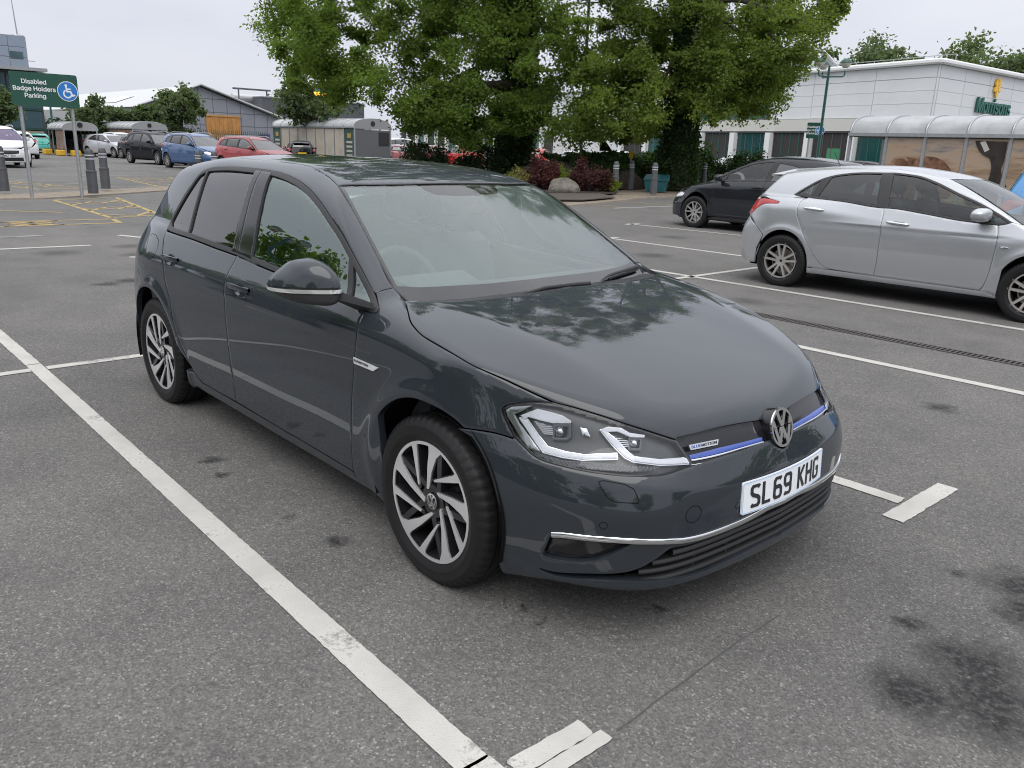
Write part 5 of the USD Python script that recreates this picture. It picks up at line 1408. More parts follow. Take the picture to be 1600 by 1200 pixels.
def worn_paint(name, col, wear=.52, soft=.08):
    c = np.array(col)
    return usdkit.material(stage, f'/World/Looks/{name}', {
        'g': ('geometry', {}), 'n': ('noise_texture', {'scale': 70.0, 'detail': 6.0, 'roughness': .75}), 'n2': ('noise_texture', {'scale': 3.0, 'detail': 4.0, 'roughness': .6}),
        'v': ('voronoi_texture', {'scale': 150.0}), 'a': ('math', {'math_type': 'multiply_add', 'value2': .75}),
        'w': ('map_range', {'from_min': wear - soft, 'from_max': wear + soft, 'to_min': 1.0, 'to_max': 0.0, 'clamp': True}),
        'r': ('rgb_ramp', {'ramp': [(.25, tuple(c * .74)), (.75, tuple(c * 1.08))]}), 'b': ('bump', {'strength': .5, 'distance': .003}),
        'd': ('rgb_ramp', {'ramp': [(.0, (.05, .05, .05)), (1.0, (.17, .165, .16))]}), 'm': ('mix', {'mix_type': 'mix'}), 'p': ('principled_bsdf', {'roughness': .72, 'specular_ior_level': .3})},
        [('g.position', 'n.vector'), ('g.position', 'n2.vector'), ('g.position', 'v.vector'), ('n.fac', 'a.value1'), ('n2.fac', 'a.value3'), ('a.value', 'w.value'),
         ('n2.fac', 'r.fac'), ('v.distance', 'd.fac'), ('w.result', 'm.fac'), ('d.color', 'm.color1'), ('r.color', 'm.color2'), ('m.color', 'p.base_color'), ('v.distance', 'b.height'), ('b.normal', 'p.normal')], surface='p.BSDF')


white_line = worn_paint('white_line_paint', (.50, .487, .45), 1.06, .10)
faded_line = worn_paint('faded_white_line', (.42, .415, .40), .95, .14)
yellow_line = worn_paint('yellow_line_paint', (.46, .34, .13), 1.0, .16)


def ragged(p, h=.012, amp=.006, seed=0):
    """outline of a painted mark with uneven edges"""
    p = dens(np.vstack([p, p[:1]]), h)[:-1]
    n = meshkit.fbm(np.c_[p * 38, np.full(len(p), seed * 7.3)], 3, seed) - .5
    m = meshkit.fbm(np.c_[p * 38 + 91, np.full(len(p), seed * 7.3)], 3, seed) - .5
    return p + np.stack([n, m], 1) * amp * 3


def marking(name, polys, mat, z=.004, fine_edges=True, label=None, amp=.0028):
    vs, fs, n = [], [], 0
    for k, q in enumerate(polys):
        q = np.asarray(q, float)
        g = Polygon(ragged(q, .014, amp, k)) if fine_edges else Polygon(q)
        for gg in getattr(g.buffer(0), 'geoms', [g.buffer(0)]):
            v, f = trimesh.creation.triangulate_polygon(gg, engine='earcut')
            vs.append(np.c_[v, np.full(len(v), z)]); fs.append(f + n); n += len(v)
    m = trimesh.Trimesh(np.vstack(vs), np.vstack(fs), process=False)
    if m.face_normals[:, 2].mean() < 0:
        m.invert()
    return put(name, m, mat, kind='structure')


def band(a, b, w, w2=None):
    a, b = np.array(a, float), np.array(b, float); d = (b - a) / np.linalg.norm(b - a); n = np.array([-d[1], d[0]])
    w2 = w2 or w
    return [a - n * w / 2, b - n * w2 / 2, b + n * w2 / 2, a + n * w / 2]


marking('bay_line', [band((-9.0, -1.215), (-3.9, -1.262), .09), band((-3.91, -1.262), (.82, -1.338), .088, .096), band((.81, -1.336), (.965, -1.34), .10)], white_line)
marking('bay_line', [band((-3.765, -6.5), (-3.765, -1.309), .085), band((-3.765, -1.214), (-3.72, 1.20), .085)], white_line)
marking('bay_line', [band((.892, -1.27), (.905, -1.015), .064), band((.952, -1.27), (.962, -.995), .046), band((.92, -3.2), (.92, -1.392), .10)], white_line)
marking('bay_line', [band((-3.70, 1.19), (.815, 1.215), .085)], white_line)
marking('bay_line', [band((.872, .985), (.885, 1.575), .095)], white_line)
marking('bay_line', [band((-5, 3.64), (6, 3.81), .095)], white_line)
marking('bay_line', [band((-6.0, 6.11), (4, 6.24), .095)], white_line)
marking('bay_line', [band((-9.2, 8.62), (-4.0, 8.64), .095)], white_line)
marking('bay_line', [band((-9.2, 11.23), (-4, 11.75), .09)], white_line)
marking('bay_line', [band((-9.05, 11.0), (-9.1, 11.5), .10), band((-7.45, 8.35), (-7.45, 8.9), .10)], white_line)
marking('bay_line', [band((-12.48, 14.6), (-12.45, 18.5), .10)], white_line)
marking('bay_line', [band((-3.885, 3.75), (-3.885, 7.7), .085)], white_line)
marking('bay_line', [band((-10.45, -3.0), (-10.22, .88), .10)], white_line)
marking('bay_line', [band((-11.75, -3.0), (-11.70, .62), .09)], faded_line)
marking('bay_line', [band((-11.3, 1.58), (-10.8, 1.80), .10), band((-10.8, 1.8), (-10.7, 3.2), .09)], white_line)
marking('bay_line', [band((-8.78, .93), (-8.75, 2.2), .09)], white_line)
for a, b in (((-27.5, 3.6), (-27.8, 6.2)), ((-25.2, 3.0), (-25.6, 5.9)), ((-30.5, 6.2), (-31.5, 10.4)), ((-23.8, 4.6), (-23.9, 7.6)), ((-24.6, 7.2), (-27.0, 9.4)), ((-36.0, 5.9), (-36.5, 9.0)), ((-40, 7), (-40.6, 10.5)), ((-34.2, 10.6), (-36, 13.5)), ((-31, 12.2), (-33, 15.4))):
    marking('bay_line', [band(a, b, .11)], faded_line, fine_edges=False)
jn = dens(np.array([(.965, -.96), (.957, -.55), (.950, -.10)]), .03); jw = .0008 + .0022 * meshkit.noise(np.c_[jn * 14, 0 * jn[:, 0]], 3); jo = (meshkit.noise(np.c_[jn * 9, 0 * jn[:, 0]], 5) - .5) * .016
marking('asphalt_joint', [np.vstack([jn + np.c_[jo - jw, 0 * jo], (jn + np.c_[jo + jw, 0 * jo])[::-1]])], M('joint_tar', (.085, .083, .080), .9), z=.003, fine_edges=False)
# yellow hatched boxes beside the disabled bays
hatch = []
def hatch_box(c, n=6):
    c = [np.array(k, float) for k in c]
    for k in range(4):
        hatch.append(band(c[k], c[(k + 1) % 4], .10))
    for k in range(1, n):
        t = k / n
        a = c[0] + (c[1] - c[0]) * t; b = c[3] + (c[2] - c[3]) * t
        m_ = (a + b) / 2 + (c[1] - c[0]) / n * (.9 if k % 2 else -.9)
        hatch.append(band(a, m_, .085)); hatch.append(band(m_, b, .085))
hatch_box([(-18.9, 2.55), (-14.2, 2.35), (-14.5, 3.35), (-19.5, 4.05)])
hatch_box([(-14.15, -2.2), (-13.95, 2.3), (-13.2, 2.2), (-13.4, -2.2)], 5)
hatch_box([(-26.8, 2.2), (-22.9, 3.2), (-23.4, 4.4), (-27.2, 3.3)], 5)
hatch_box([(-29.5, 7.2), (-23.6, 6.6), (-23.8, 8.4), (-29.5, 9.0)], 6)
hatch += [band((-16.7, .2), (-16.2, 1.2), .10), band((-16.0, -.6), (-15.9, .9), .10), band((-16.2, 1.2), (-15.6, 1.9), .09)]
hatch += [band((-14.6, 14.3), (-12.9, 15.3), .10), band((-15.5, 16.6), (-12.8, 17.6), .10)]
marking('yellow_hatching', hatch, yellow_line, fine_edges=False)

# paved strip with the sign posts and bollards
paver = usdkit.material(stage, '/World/Looks/buff_paving', {'g': ('geometry', {}), 'br': ('brick_texture', {'scale': 2.2, 'color1': (.30, .245, .185), 'color2': (.25, .205, .16), 'mortar': (.12, .105, .09), 'mortar_size': .012, 'brick_width': .42, 'row_height': .21}),
    'n': ('noise_texture', {'scale': 6.0, 'detail': 5.0}), 'r': ('rgb_ramp', {'ramp': [(.3, (.75, .75, .75)), (.7, (1.12, 1.12, 1.12))]}), 'm': ('mix', {'mix_type': 'multiply', 'fac': 1.0}), 'p': ('principled_bsdf', {'roughness': .85})},
    [('g.position', 'br.vector'), ('g.position', 'n.vector'), ('n.fac', 'r.fac'), ('br.color', 'm.color1'), ('r.color', 'm.color2'), ('m.color', 'p.base_color')], surface='p.BSDF')
kerb_stone = M('kerb_concrete', (.27, .235, .19), .85, noise=(5, .2), bump=(60, .3, .004))
strip_poly = Polygon([(-19.3, -6), (-19.3, 2.5), (-20.2, 4.0), (-21.7, 6.2), (-23.5, 9.5), (-24.7, 9.2), (-22.9, 5.9), (-21.1, 2.9), (-20.6, 1.2), (-20.6, -6)])
put('pavement', prism(strip_poly.buffer(-.12), 0, .028), paver, kind='structure')
kerb = thing('kerb', kind='structure')


def kerbing(poly, parent, length=.9, w=.12, h=.112):
    c = np.asarray(poly.exterior.coords)
    for a, b in zip(c[:-1], c[1:]):
        L = np.linalg.norm(b - a); n = max(1, int(round(L / length)))
        for k in range(n):
            p, q = a + (b - a) * (k + .006) / n, a + (b - a) * (k + .994) / n
            put('kerb_stone', prism(Polygon(band(p, q, w)), -.02, h), kerb_stone, parent)


kerbing(strip_poly.buffer(-.06, join_style='mitre'), kerb, 1.2, h=.032)

# planted island: soil, paved margin, gravel mulch
isl = Polygon([(-12.9, 13.2), (-13.6, 15.8), (-14.6, 19.0), (-14.2, 22.0), (-16.5, 30), (-24, 40), (-33, 38), (-31, 26), (-24.5, 18.5), (-17.5, 14.0), (-14.8, 12.6)]).buffer(.6).buffer(-.6)
isl = Polygon([(-13.1, 13.3), (-13.9, 16.0), (-15.0, 19.2), (-15.4, 22.0), (-18.2, 28), (-22.5, 36), (-31, 40), (-35, 34), (-30, 24), (-24.5, 19.2), (-18.8, 15.2), (-15.0, 12.9)])
put('island_paving', prism(isl.buffer(-.13), 0, .055), paver, kind='structure')
kerb2 = thing('kerb', kind='structure')
kerbing(isl.buffer(-.065, join_style='mitre'), kerb2, 1.2, h=.06)
soil = M('bark_mulch', (.055, .042, .032), .95, noise=(25, .5), bump=(80, .8, .02))
bed = Polygon([(-17.2, 16.0), (-16.6, 18.6), (-18.4, 20.6), (-19.6, 23.6), (-21.5, 28), (-24.5, 34), (-30, 37), (-33, 33), (-29, 25), (-24, 20)]).buffer(.5)
bedm = fine(bed, 0, 0.0, .6); v = bedm.vertices
put('planting_bed', prism(bed, .10, .15), soil, kind='structure')
mulch = Polygon([(-14.9, 13.4), (-14.3, 15.0), (-14.9, 17.0), (-17, 18.3), (-19.5, 17.4), (-17.6, 15.0)]).buffer(.3)
put('gravel_mulch', prism(mulch, .10, .125), M('gravel_mulch', (.10, .085, .072), .95, noise=(60, .5), bump=(90, .9, .02)), kind='structure')

# slotted drain: cast grating bars set in a dark channel
iron = M('cast_iron', (.075, .068, .063), .65, metal=.3, noise=(30, .3))
drain = thing('drain_channel', 'long narrow slotted iron drain set in the asphalt in front of the silver hatchback', 'drain', (0, 4.64, 0))
put('channel', bx(-3.4, 4.2, -.062, .062, -.02, .003), void, drain)
for s_ in (-1, 1):
    put('rail', bx(-3.4, 4.2, s_ * .066 - .009, s_ * .066 + .009, -.02, .007), iron, drain)
for k in range(190):
    x = -3.38 + k * .04
    put('grate_bar', bx(x - .010, x + .010, -.058, .058, -.012, .0065), iron, drain)

# ------------------------------------------------------------------ buildings
white_clad = M('white_cladding', (.60, .62, .62), .45, noise=(.4, .04))
white_trim = M('white_trim', (.66, .67, .66), .4)
green_paint = M('green_paint', (.012, .10, .075), .4)
green_dark = M('dark_green_paint', (.010, .045, .036), .45)
grey_clad = M('grey_cladding', (.23, .24, .27), .5, noise=(.6, .06))
grey_dark = M('dark_grey_cladding', (.075, .078, .088), .5)
galv = M('galvanised_steel', (.36, .37, .38), .42, metal=.7, noise=(12, .12))
glaze = M('green_glazing', (.012, .05, .048), .05, spec=.6)
glaze_blue = M('blue_grey_glazing', (.05, .085, .10), .05, spec=.6)
inside = M('shop_interior', (.030, .028, .027), .8)
brick = usdkit.material(stage, '/World/Looks/red_brick', {'tc': ('texture_coordinate', {}), 'br': ('brick_texture', {'scale': 4.0, 'color1': (.12, .075, .062), 'color2': (.09, .06, .052), 'mortar': (.10, .09, .085), 'mortar_size': .02}), 'p': ('principled_bsdf', {'roughness': .9})},
                        [('tc.object', 'br.vector'), ('br.color', 'p.base_color')], surface='p.BSDF')
gold = M('sign_yellow', (.75, .42, .02), .35)


class Face:
    """a vertical facade plane: u along the wall (metres), z up, d outwards"""
    def __init__(s, p, q):
        s.p = np.array([*p, 0.0]); e = np.array([*q, 0.0]) - s.p; s.L = np.linalg.norm(e); s.X = e / s.L; s.N = np.cross(s.X, [0, 0, 1.0])

    def m(s):
        return frame_m(s.p, s.X, [0, 0, 1.0], s.N)

    def box(s, u0, u1, z0, z1, d0, d1, bev=0.0):
        return xf(bx(u0, u1, z0, z1, d0, d1, bev), s.m())

    def poly(s, g, d0, d1):
        return xf(prism(g, d0, d1), s.m())


# supermarket: F runs from the far left to the corner, E from the corner away to the right
corner = np.array([-26.74, 70.43]); dl_ = np.array([-.967, .254]); dr_ = np.array([.0674, .9977])
shop = thing('supermarket', 'long white panelled supermarket with green lettering and dark shopfront behind the trees', 'building')
F = Face(corner + dl_ * 125, corner); E = Face(corner, corner + dr_ * 60)
L = F.L
TOPZ = 9.2
# cladding panels as separate sheets with open joints
rows = [(5.0, 6.05), (6.07, 7.05), (7.07, 8.05), (8.09, 9.05)]
for z0, z1 in rows:
    u = L - 18.0
    for w_ in (5.2, 6.9, 5.9):
        put('cladding_panel', F.box(u + .025, u + w_ - .025, z0, z1, .0, .06), white_clad, shop); u += w_
    for k in range(9):
        put('cladding_panel', E.box(k * 5 + .03, k * 5 + 4.97, z0, z1, .0, .06), white_clad, shop)
    for k in range(12):
        put('cladding_panel', F.box(L - 34 - 6 * (k + 1) + .03, L - 34 - 6 * k - .03, z0, z1, .0, .06), white_clad, shop)
put('wall', cat(F.box(0, L, 0, TOPZ, -.4, -.005), E.box(.02, 60, 0, TOPZ, -.4, -.005)), M('joint_grey', (.34, .35, .35), .6), shop)
put('roof', prism(Polygon([corner + dl_ * 124.8, corner, corner + dr_ * 60, corner + dr_ * 60 + dl_ * 125]), TOPZ - .1, TOPZ), white_trim, shop)
put('cornice', cat(F.box(0, L + .45, 9.07, 9.5, .0, .5, .12), E.box(-.05, 60, 9.07, 9.5, .0, .5, .12)), white_trim, shop)
put('fascia', cat(F.box(0, L + .25, 3.85, 4.95, .02, .30), E.box(0, 60, 3.85, 4.95, .02, .30)), M('fascia_cream', (.50, .50, .46), .5), shop)
put('fascia_line', cat(F.box(0, L, 3.70, 3.84, .05, .20), E.box(0, 60, 3.70, 3.84, .05, .20)), grey_dark, shop)
for k in range(24):
    u = L - 2.0 - k * 5.2
    put('column', F.box(u - .35, u + .35, 0, 3.7, .10, .62), white_trim, shop)
    w_ = put('shopfront', F.box(u - 4.8, u - .36, .05, 3.68, -.02, .06), inside if k % 3 else glaze, shop)
    for q_ in range(1, 4):
        put('mullion', F.box(u - .36 - 1.1 * q_ - .04, u - .36 - 1.1 * q_ + .04, .05, 3.68, .061, .10), grey_dark if k % 2 else green_paint, w_)
    if k % 4 == 1:
        put('window_poster', F.box(u - 3.0, u - 1.4, .7, 2.3, .065, .085), M('green_poster', (.04, .20, .09), .5), w_)
put('brick_base', E.box(.6, 50, .05, 3.68, -.02, .10), brick, shop)
# green glazed entrance block between the panelled sections
for k in range(8):
    u = L - 18.4 - k * 1.95
    put('entrance_window', F.box(u - 1.80, u, 5.1, 8.9, .02, .12), glaze, shop)
    put('entrance_post', F.box(u - 1.95, u - 1.80, 5.0, 9.0, .02, .20), white_trim if k % 2 else green_paint, shop)
dome_at = [*(corner + dl_ * 21 + np.array([1.5, 9.0])), TOPZ + .9]
put('dome', xf(lathe([(3.3, .35), (2.2, 1.1), (1.1, 2.1), (.1, 3.2), (0, 3.2)], 32), frame_m(dome_at, [1, 0, 0], [0, 1, 0], [0, 0, 1])), glass_mat('dome_glass', (.75, .80, .80), ior=1.5), shop, smooth=40)
put('dome_ring', xf(lathe([(3.3, .30), (3.9, .30), (4.0, .0), (3.7, -.35), (3.2, -.9), (3.0, -.9)], 40), frame_m(dome_at, [1, 0, 0], [0, 1, 0], [0, 0, 1])), M('ring_green', (.14, .22, .20), .4), shop, smooth=30)
for k in range(8):
    a_ = k * math.pi / 4
    put('dome_rib', tube([np.array(dome_at) + [3.3 * math.cos(a_), 3.3 * math.sin(a_), .35], np.array(dome_at) + [.05, 0, 3.25]], .05, 5), white_trim, shop)
put('roof_rail', F.box(L - 14, L, 9.95, 10.0, -2.0, -1.95), galv, shop)
for k in range(8):
    put('roof_post', F.box(L - 14 + 2 * k - .03, L - 14 + 2 * k + .03, 9.1, 10.0, -2.0, -1.94), galv, shop)
# sign on the right-hand wall
sx0, sx1, sz = 7.55, 14.7, 5.75
tx = meshkit.text_mesh('Morrisons', 1.0, .18, bold=True); tx.apply_scale([(sx1 - sx0) / tx.bounds[1][0], 1.2 , 1]); tx.apply_translation((sx0, sz, .14))
sgn = thing('shop_sign', 'green shop name letters with a yellow emblem on the white supermarket wall', 'sign')
for g_ in tx.split(only_watertight=False):
    put('letter', xf(g_, E.m()), M('sign_green', (.008, .085, .062), .4), sgn)
uc = (sx0 + sx1) / 2 + .1
leafs = unary_union([affinity.rotate(affinity.translate(affinity.scale(Point(0, 0).buffer(1, 12), .55, .26), .55 * s_, 0), 55 * s_ + (180 if s_ < 0 else 0) * 0, origin=(0, 0)) for s_ in (1, -1)])
em_ = [affinity.rotate(affinity.scale(Point(0, 0).buffer(1, 12), .28, .62), a_, origin=(0, 0)) for a_ in (0, 38, -38)]
for e_, (dx, dz) in zip(em_ + em_, ((0, 1.55), (.55, .9), (-.55, .9), (0, .25), (.42, 1.75), (-.42, 1.75))):
    put('emblem_petal', E.poly(affinity.translate(affinity.scale(e_, .62, .62, origin=(0, 0)), uc + dx * .62 * .9, 7.35 + dz * .62), .14, .30), gold, sgn)

# office block on the far left
off = thing('office_block', 'grey and green glazed office block with a clad tower at the far left edge', 'building')
OF = Face((-78, -22), (-78, 16.7)); OL = OF.L
for s_, m_, nm in ((OF, grey_dark, 'wall'),):
    put('wall', prism(Polygon([(-78.1, -22), (-78.1, 16.68), (-98, 16.68), (-98, -22)]), 0, 6.2), m_, off)
put('canopy', OF.box(OL - 16, OL + .4, 6.24, 6.5, -18, .9), galv, off)
for r_, (z0, z1) in enumerate(((.1, 1.5), (1.75, 3.1), (3.3, 4.55), (4.8, 6.0))):
    for k in range(14):
        put('window', OF.box(OL - .2 - 2.4 * (k + 1) + .08, OL - .2 - 2.4 * k - .04, z0, z1, -.05, .06), glaze_blue if r_ else M('buff_blind', (.30, .25, .18), .8), off)
for z in (1.55, 3.12, 4.58):
    put('spandrel', OF.box(0, OL - .1, z + .02, z + .2, -.02, .10), green_dark, off)
tower = [(6.55, 7.3), (7.33, 8.1), (8.13, 8.95)]
for z0, z1 in tower:
    for k in range(8):
        put('tower_panel', OF.box(OL - .6 - 1.35 * (k + 1) + .02, OL - .6 - 1.35 * k - .01, z0, z1, -.6, -.54), M('blue_grey_panel', (.22, .26, .32), .4), off)
put('tower', prism(Polygon([(-78.65, -8), (-78.65, 16.05), (-90, 16.05), (-90, -8)]), 6.3, 9.0), grey_clad, off)
put('tower_window', OF.box(OL - 1.9, OL - .95, 7.2, 7.75, -.53, -.50), glaze_blue, off)
put('balustrade', OF.box(OL - 12, OL - .3, 7.0, 7.05, .3, .34), galv, off)
put('mast', tube([(-79.5, 15.75, 9.0), (-79.5, 15.70, 10.2), (-79.5, 15.62, 12.4)], [.06, .05, .025], 8), galv, off)
put('mast_base', xf(lathe([(.5, 0), (.45, .12), (0, .15)], 20), mat4((-79.5, 15.75, 9.0))), galv, off)

# gabled hall
hall = thing('gabled_hall', 'low grey panelled hall with a pale pitched roof in the left background', 'building')
GF = Face((-88, 27.8), (-88, 43.2))
gpoly = Polygon([(0, 0), (15.4, 0), (15.4, 3.7), (6.4, 6.6), (0, 4.3)])
put('wall', GF.poly(gpoly, -.3, -.01), M('hall_joint', (.10, .10, .11), .6), hall)
for r_ in range(5):
    for c_ in range(10):
        cell = sbox(c_ * 1.55 + .025, r_ * 1.35 + .025, (c_ + 1) * 1.55 - .025, (r_ + 1) * 1.35 - .025).intersection(gpoly.buffer(-.05))
        if cell.area > .05:
            put('wall_panel', GF.poly(cell, 0, .05), grey_clad, hall)
rt = lambda pts: trimesh.Trimesh(np.array(pts, float), [[0, 1, 2], [0, 2, 3]], process=False)
put('roof', cat(rt([(-87.6, 34.2, 6.75), (-155, 34.2, 6.75), (-155, 27.3, 4.2), (-87.6, 27.3, 4.2)]), rt([(-87.6, 34.2, 6.75), (-87.6, 43.6, 3.75), (-155, 43.6, 3.75), (-155, 34.2, 6.75)])), M('pale_roof', (.50, .51, .50), .5), hall)
put('side_wall', bx(-155, -88.4, 27.7, 28.0, 0, 4.25), M('pale_wall', (.44, .45, .45), .6), hall)
put('annex', bx(-108, -94, 14.0, 24.0, 0, 3.6), M('pale_wall', (.44, .45, .45), .6), hall)
put('verge', cat(tube([(-87.5, 27.6, 4.35), (-87.5, 34.2, 6.78)], .12, 6), tube([(-87.5, 34.2, 6.78), (-87.5, 43.6, 3.75)], .12, 6)), galv, hall)
put('rooflight', rt([(-99, 31.2, 5.72), (-104, 31.2, 5.72), (-104, 29.0, 4.90), (-99, 29.0, 4.90)]), white_trim, hall)
brd = thing('timber_hoarding', 'orange timber boarded hoarding against the grey hall wall', 'hoarding')
for k in range(8):
    put('board', GF.box(6.85 + k * .48, 7.31 + k * .48, 1.0 if k else .8, 3.62 + .015 * k, .10, .16), M('orange_board', (.42, .20, .055), .7, noise=(2, .2)), brd)
put('capping', GF.box(6.8, 10.75, 3.64, 3.8, .05, .22), M('orange_capping', (.45, .24, .08), .6), brd)
psn = thing('purple_sign', 'small purple notice board on posts left of the middle trolley shelter', 'sign')
put('board', xf(bx(-.62, .62, -.03, .03, 1.2, 2.0), mat4((-86.8, 40.8, 0), math.pi / 2)), M('purple_board', (.10, .06, .17), .5), psn)
for s_ in (-.5, .5):
    put('post', cyl((-86.85, 40.8 + s_, 0), (-86.85, 40.8 + s_, 1.2), .04, 8), galv, psn)
tm_ = meshkit.text_mesh('Little Gallery', .15, .01); tm_.apply_scale([1.05 / tm_.bounds[1][0], 1, 1]); tm_.apply_transform(frame_m((-86.76, 40.28, 1.60), [0, 1, 0], [0, 0, 1], [1, 0, 0]))
boxb = thing('dark_block', 'dark grey flat-roofed block behind the middle trolley shelter', 'building')
put('wall', prism(Polygon([(-95, 44.6), (-95, 46.8), (-96.5, 60), (-110, 60), (-110, 44)]), 0, 6.3), grey_dark, boxb)
put('parapet', prism(Polygon([(-94.9, 44.5), (-94.9, 46.9), (-96.4, 60.1), (-110, 60.1), (-110, 44)]), 6.3, 6.42), grey_clad, boxb)
frm = thing('roof_plant', 'steel plant frame with silver tanks on the roof beyond the grey hall', 'frame')
for y in (42.2, 45.8):
    put('post', cyl((-96, y, 3.5), (-96, y, 7.1), .09, 8), grey_dark, frm)
put('beam', bx(-96.1, -95.9, 41.5, 46.3, 7.05, 7.25), grey_dark, frm)
for z in (5.2, 6.2):
    put('tank', cyl((-97.5, 42.0, z), (-97.5, 45.6, z), .45, 16), M('silver_tank', (.5, .5, .5), .35, metal=.6), frm, smooth=40)

# ------------------------------------------------------------------ trolley shelters
poly_sheet = glass_mat('smoked_panel', (.30, .31, .32), ior=1.5)
roof_sheet = M('shelter_roof', (.37, .38, .385), .4, noise=(2.2, .16))


def shelter(name, label, loc, rz, length, depth=2.4, eave=2.28, rise=.55, bays=5, panel_mat=None, number=True, end_panel=None):
    t = thing(name, label, 'trolley shelter', loc, rz, 'trolley shelters')
    a = np.linspace(0, math.pi, 17)
    arcp = np.stack([-depth / 2 * np.cos(a), rise * np.sin(a) ** .8], -1)
    pl = length / bays
    for k in range(bays):
        x0, x1 = k * pl + .02, (k + 1) * pl - .02
        v = np.vstack([np.c_[np.full(17, x0), arcp[:, 0], eave + arcp[:, 1]], np.c_[np.full(17, x1), arcp[:, 0], eave + arcp[:, 1]]]); i = np.arange(16)
        put('roof_panel', trimesh.Trimesh(v, np.vstack([np.stack([i, i + 17, i + 18], 1), np.stack([i, i + 18, i + 1], 1)]), process=False), roof_sheet, t, smooth=True)
    for k in range(bays + 1):
        put('roof_rib', tube(np.c_[np.full(17, k * pl), arcp[:, 0] * 1.01, eave + .012 + arcp[:, 1]], .03, 6), galv, t, smooth=40)
        for s_ in (-1, 1):
            put('post', bx(k * pl - .04, k * pl + .04, s_ * (depth / 2 - .05) - .04, s_ * (depth / 2 - .05) + .04, 0, eave), galv, t)
    for s_ in (-1, 1):
        put('gutter', bx(-.05, length + .05, s_ * depth / 2 - .05, s_ * depth / 2 + .05, eave - .08, eave + .02), galv, t)
    for k in range(bays):
        if panel_mat and panel_mat(k) is None:
            continue
        put('side_panel', bx(k * pl + .06, (k + 1) * pl - .06, -depth / 2 + .035, -depth / 2 + .05, .18, eave - .12), (panel_mat(k) if panel_mat else poly_sheet), t)
    for e, x in ((0, -.01), (1, length + .01)):
        g = Polygon(np.vstack([np.c_[arcp[:, 0], arcp[:, 1]], [[depth / 2, -.10], [-depth / 2, -.10]]]))
        m = prism(g, -.02, .02); v = m.vertices
        m.vertices = np.c_[x + v[:, 2], v[:, 0], eave + v[:, 1]]; m.fix_normals()
        put('gable', m, M('shelter_gable', (.26, .265, .27), .5), t)
        if end_panel is not None:
            put('end_panel', bx(x - .012, x + .012, -depth / 2 + .1, depth / 2 - .1, .15, eave - .15), end_panel, t)
    if number:
        put('number_disc', xf(lathe([(0, .03), (.16, .03), (.17, .0)], 24), frame_m([length + .03, 0, eave + .25], [0, 1, 0], [0, 0, 1], [1, 0, 0])), letter_black, t)
    return t


# shelters: the big one behind the silver car has printed panels, the others smoked sheets
sky_print = usdkit.material(stage, '/World/Looks/poster_sky', {'g': ('geometry', {}), 'mp': ('mapping', {'scale': (.55, .55, 2.6)}), 'n': ('noise_texture', {'scale': 1.5, 'detail': 7.0, 'roughness': .62, 'distortion': .5}),
    's': ('separate_xyz', {}), 'h': ('map_range', {'from_min': .6, 'from_max': 2.2, 'to_min': -.10, 'to_max': .16, 'clamp': True}), 'a': ('math', {'math_type': 'add'}),
    'r': ('rgb_ramp', {'ramp': [(.30, (.13, .085, .06)), (.44, (.27, .19, .13)), (.55, (.37, .275, .195)), (.66, (.33, .265, .21)), (.80, (.16, .15, .155))]}), 'p': ('principled_bsdf', {'roughness': .22})},
    [('g.position', 'mp.vector'), ('mp.vector', 'n.vector'), ('g.position', 's.vector'), ('s.z', 'h.value'), ('n.fac', 'a.value1'), ('h.result', 'a.value2'), ('a.value', 'r.fac'), ('r.color', 'p.base_color')], surface='p.BSDF')
SH_LABEL = ['wide curved-roof trolley shelter with cattle posters behind the silver hatchback', 'trolley shelter with cream panels and a grey end wall beyond the dark hatchback roof',
            'long trolley shelter with striped curved roof behind the row of parked cars', 'small trolley shelter with yellow bases, nearest the white car with yellow plate']
big = shelter('trolley_shelter', SH_LABEL[0], (-10.42, 24.55, 0), 0.0, 10.3, depth=2.5, eave=2.25, rise=.56, bays=9, panel_mat=lambda k: sky_print if k else None, number=False)
cow = thing('cattle_poster', 'printed picture of brown and black cattle across the panels of the wide shelter', 'poster', (0, 23.315, 0))
brown = M('cow_brown', (.15, .078, .046), .3, noise=(4, .65)); blackc = M('cow_black', (.026, .021, .019), .3, noise=(3, .6)); pale = M('cow_white', (.45, .42, .38), .4)


def flat(poly, d0=.0, d1=.004):
    m = prism(poly, d0, d1); v = m.vertices
    m.vertices = np.c_[v[:, 0], -v[:, 2], v[:, 1]]; m.fix_normals()
    return m


pan = unary_union([sbox(-10.42 + k * 10.3 / 9 + .07, .2, -10.42 + (k + 1) * 10.3 / 9 - .07, 2.1) for k in range(1, 9)])
put('brown_cow', flat(Polygon(spl([(-8.95, .9), (-8.9, 1.45), (-8.55, 1.58), (-8.2, 1.55), (-8.0, 1.62), (-7.75, 1.60), (-7.5, 1.5), (-7.3, 1.30), (-7.15, 1.05), (-7.2, .5), (-8.9, .4), (-8.95, .9)], 60)).intersection(pan)), brown, cow)
put('horn', flat(LineString(spl([(-8.85, 1.30), (-9.0, 1.42), (-8.9, 1.55), (-8.7, 1.57), (-8.55, 1.50)], 30)).buffer(.03).intersection(pan), .004, .006), M('cow_tan', (.30, .19, .12), .4), cow)
put('brown_cow', flat(affinity.scale(Point(-8.1, 1.42).buffer(1), .22, .2).intersection(pan), .0042, .0062), M('cow_light_brown', (.21, .115, .072), .3, noise=(6, .5)), cow)
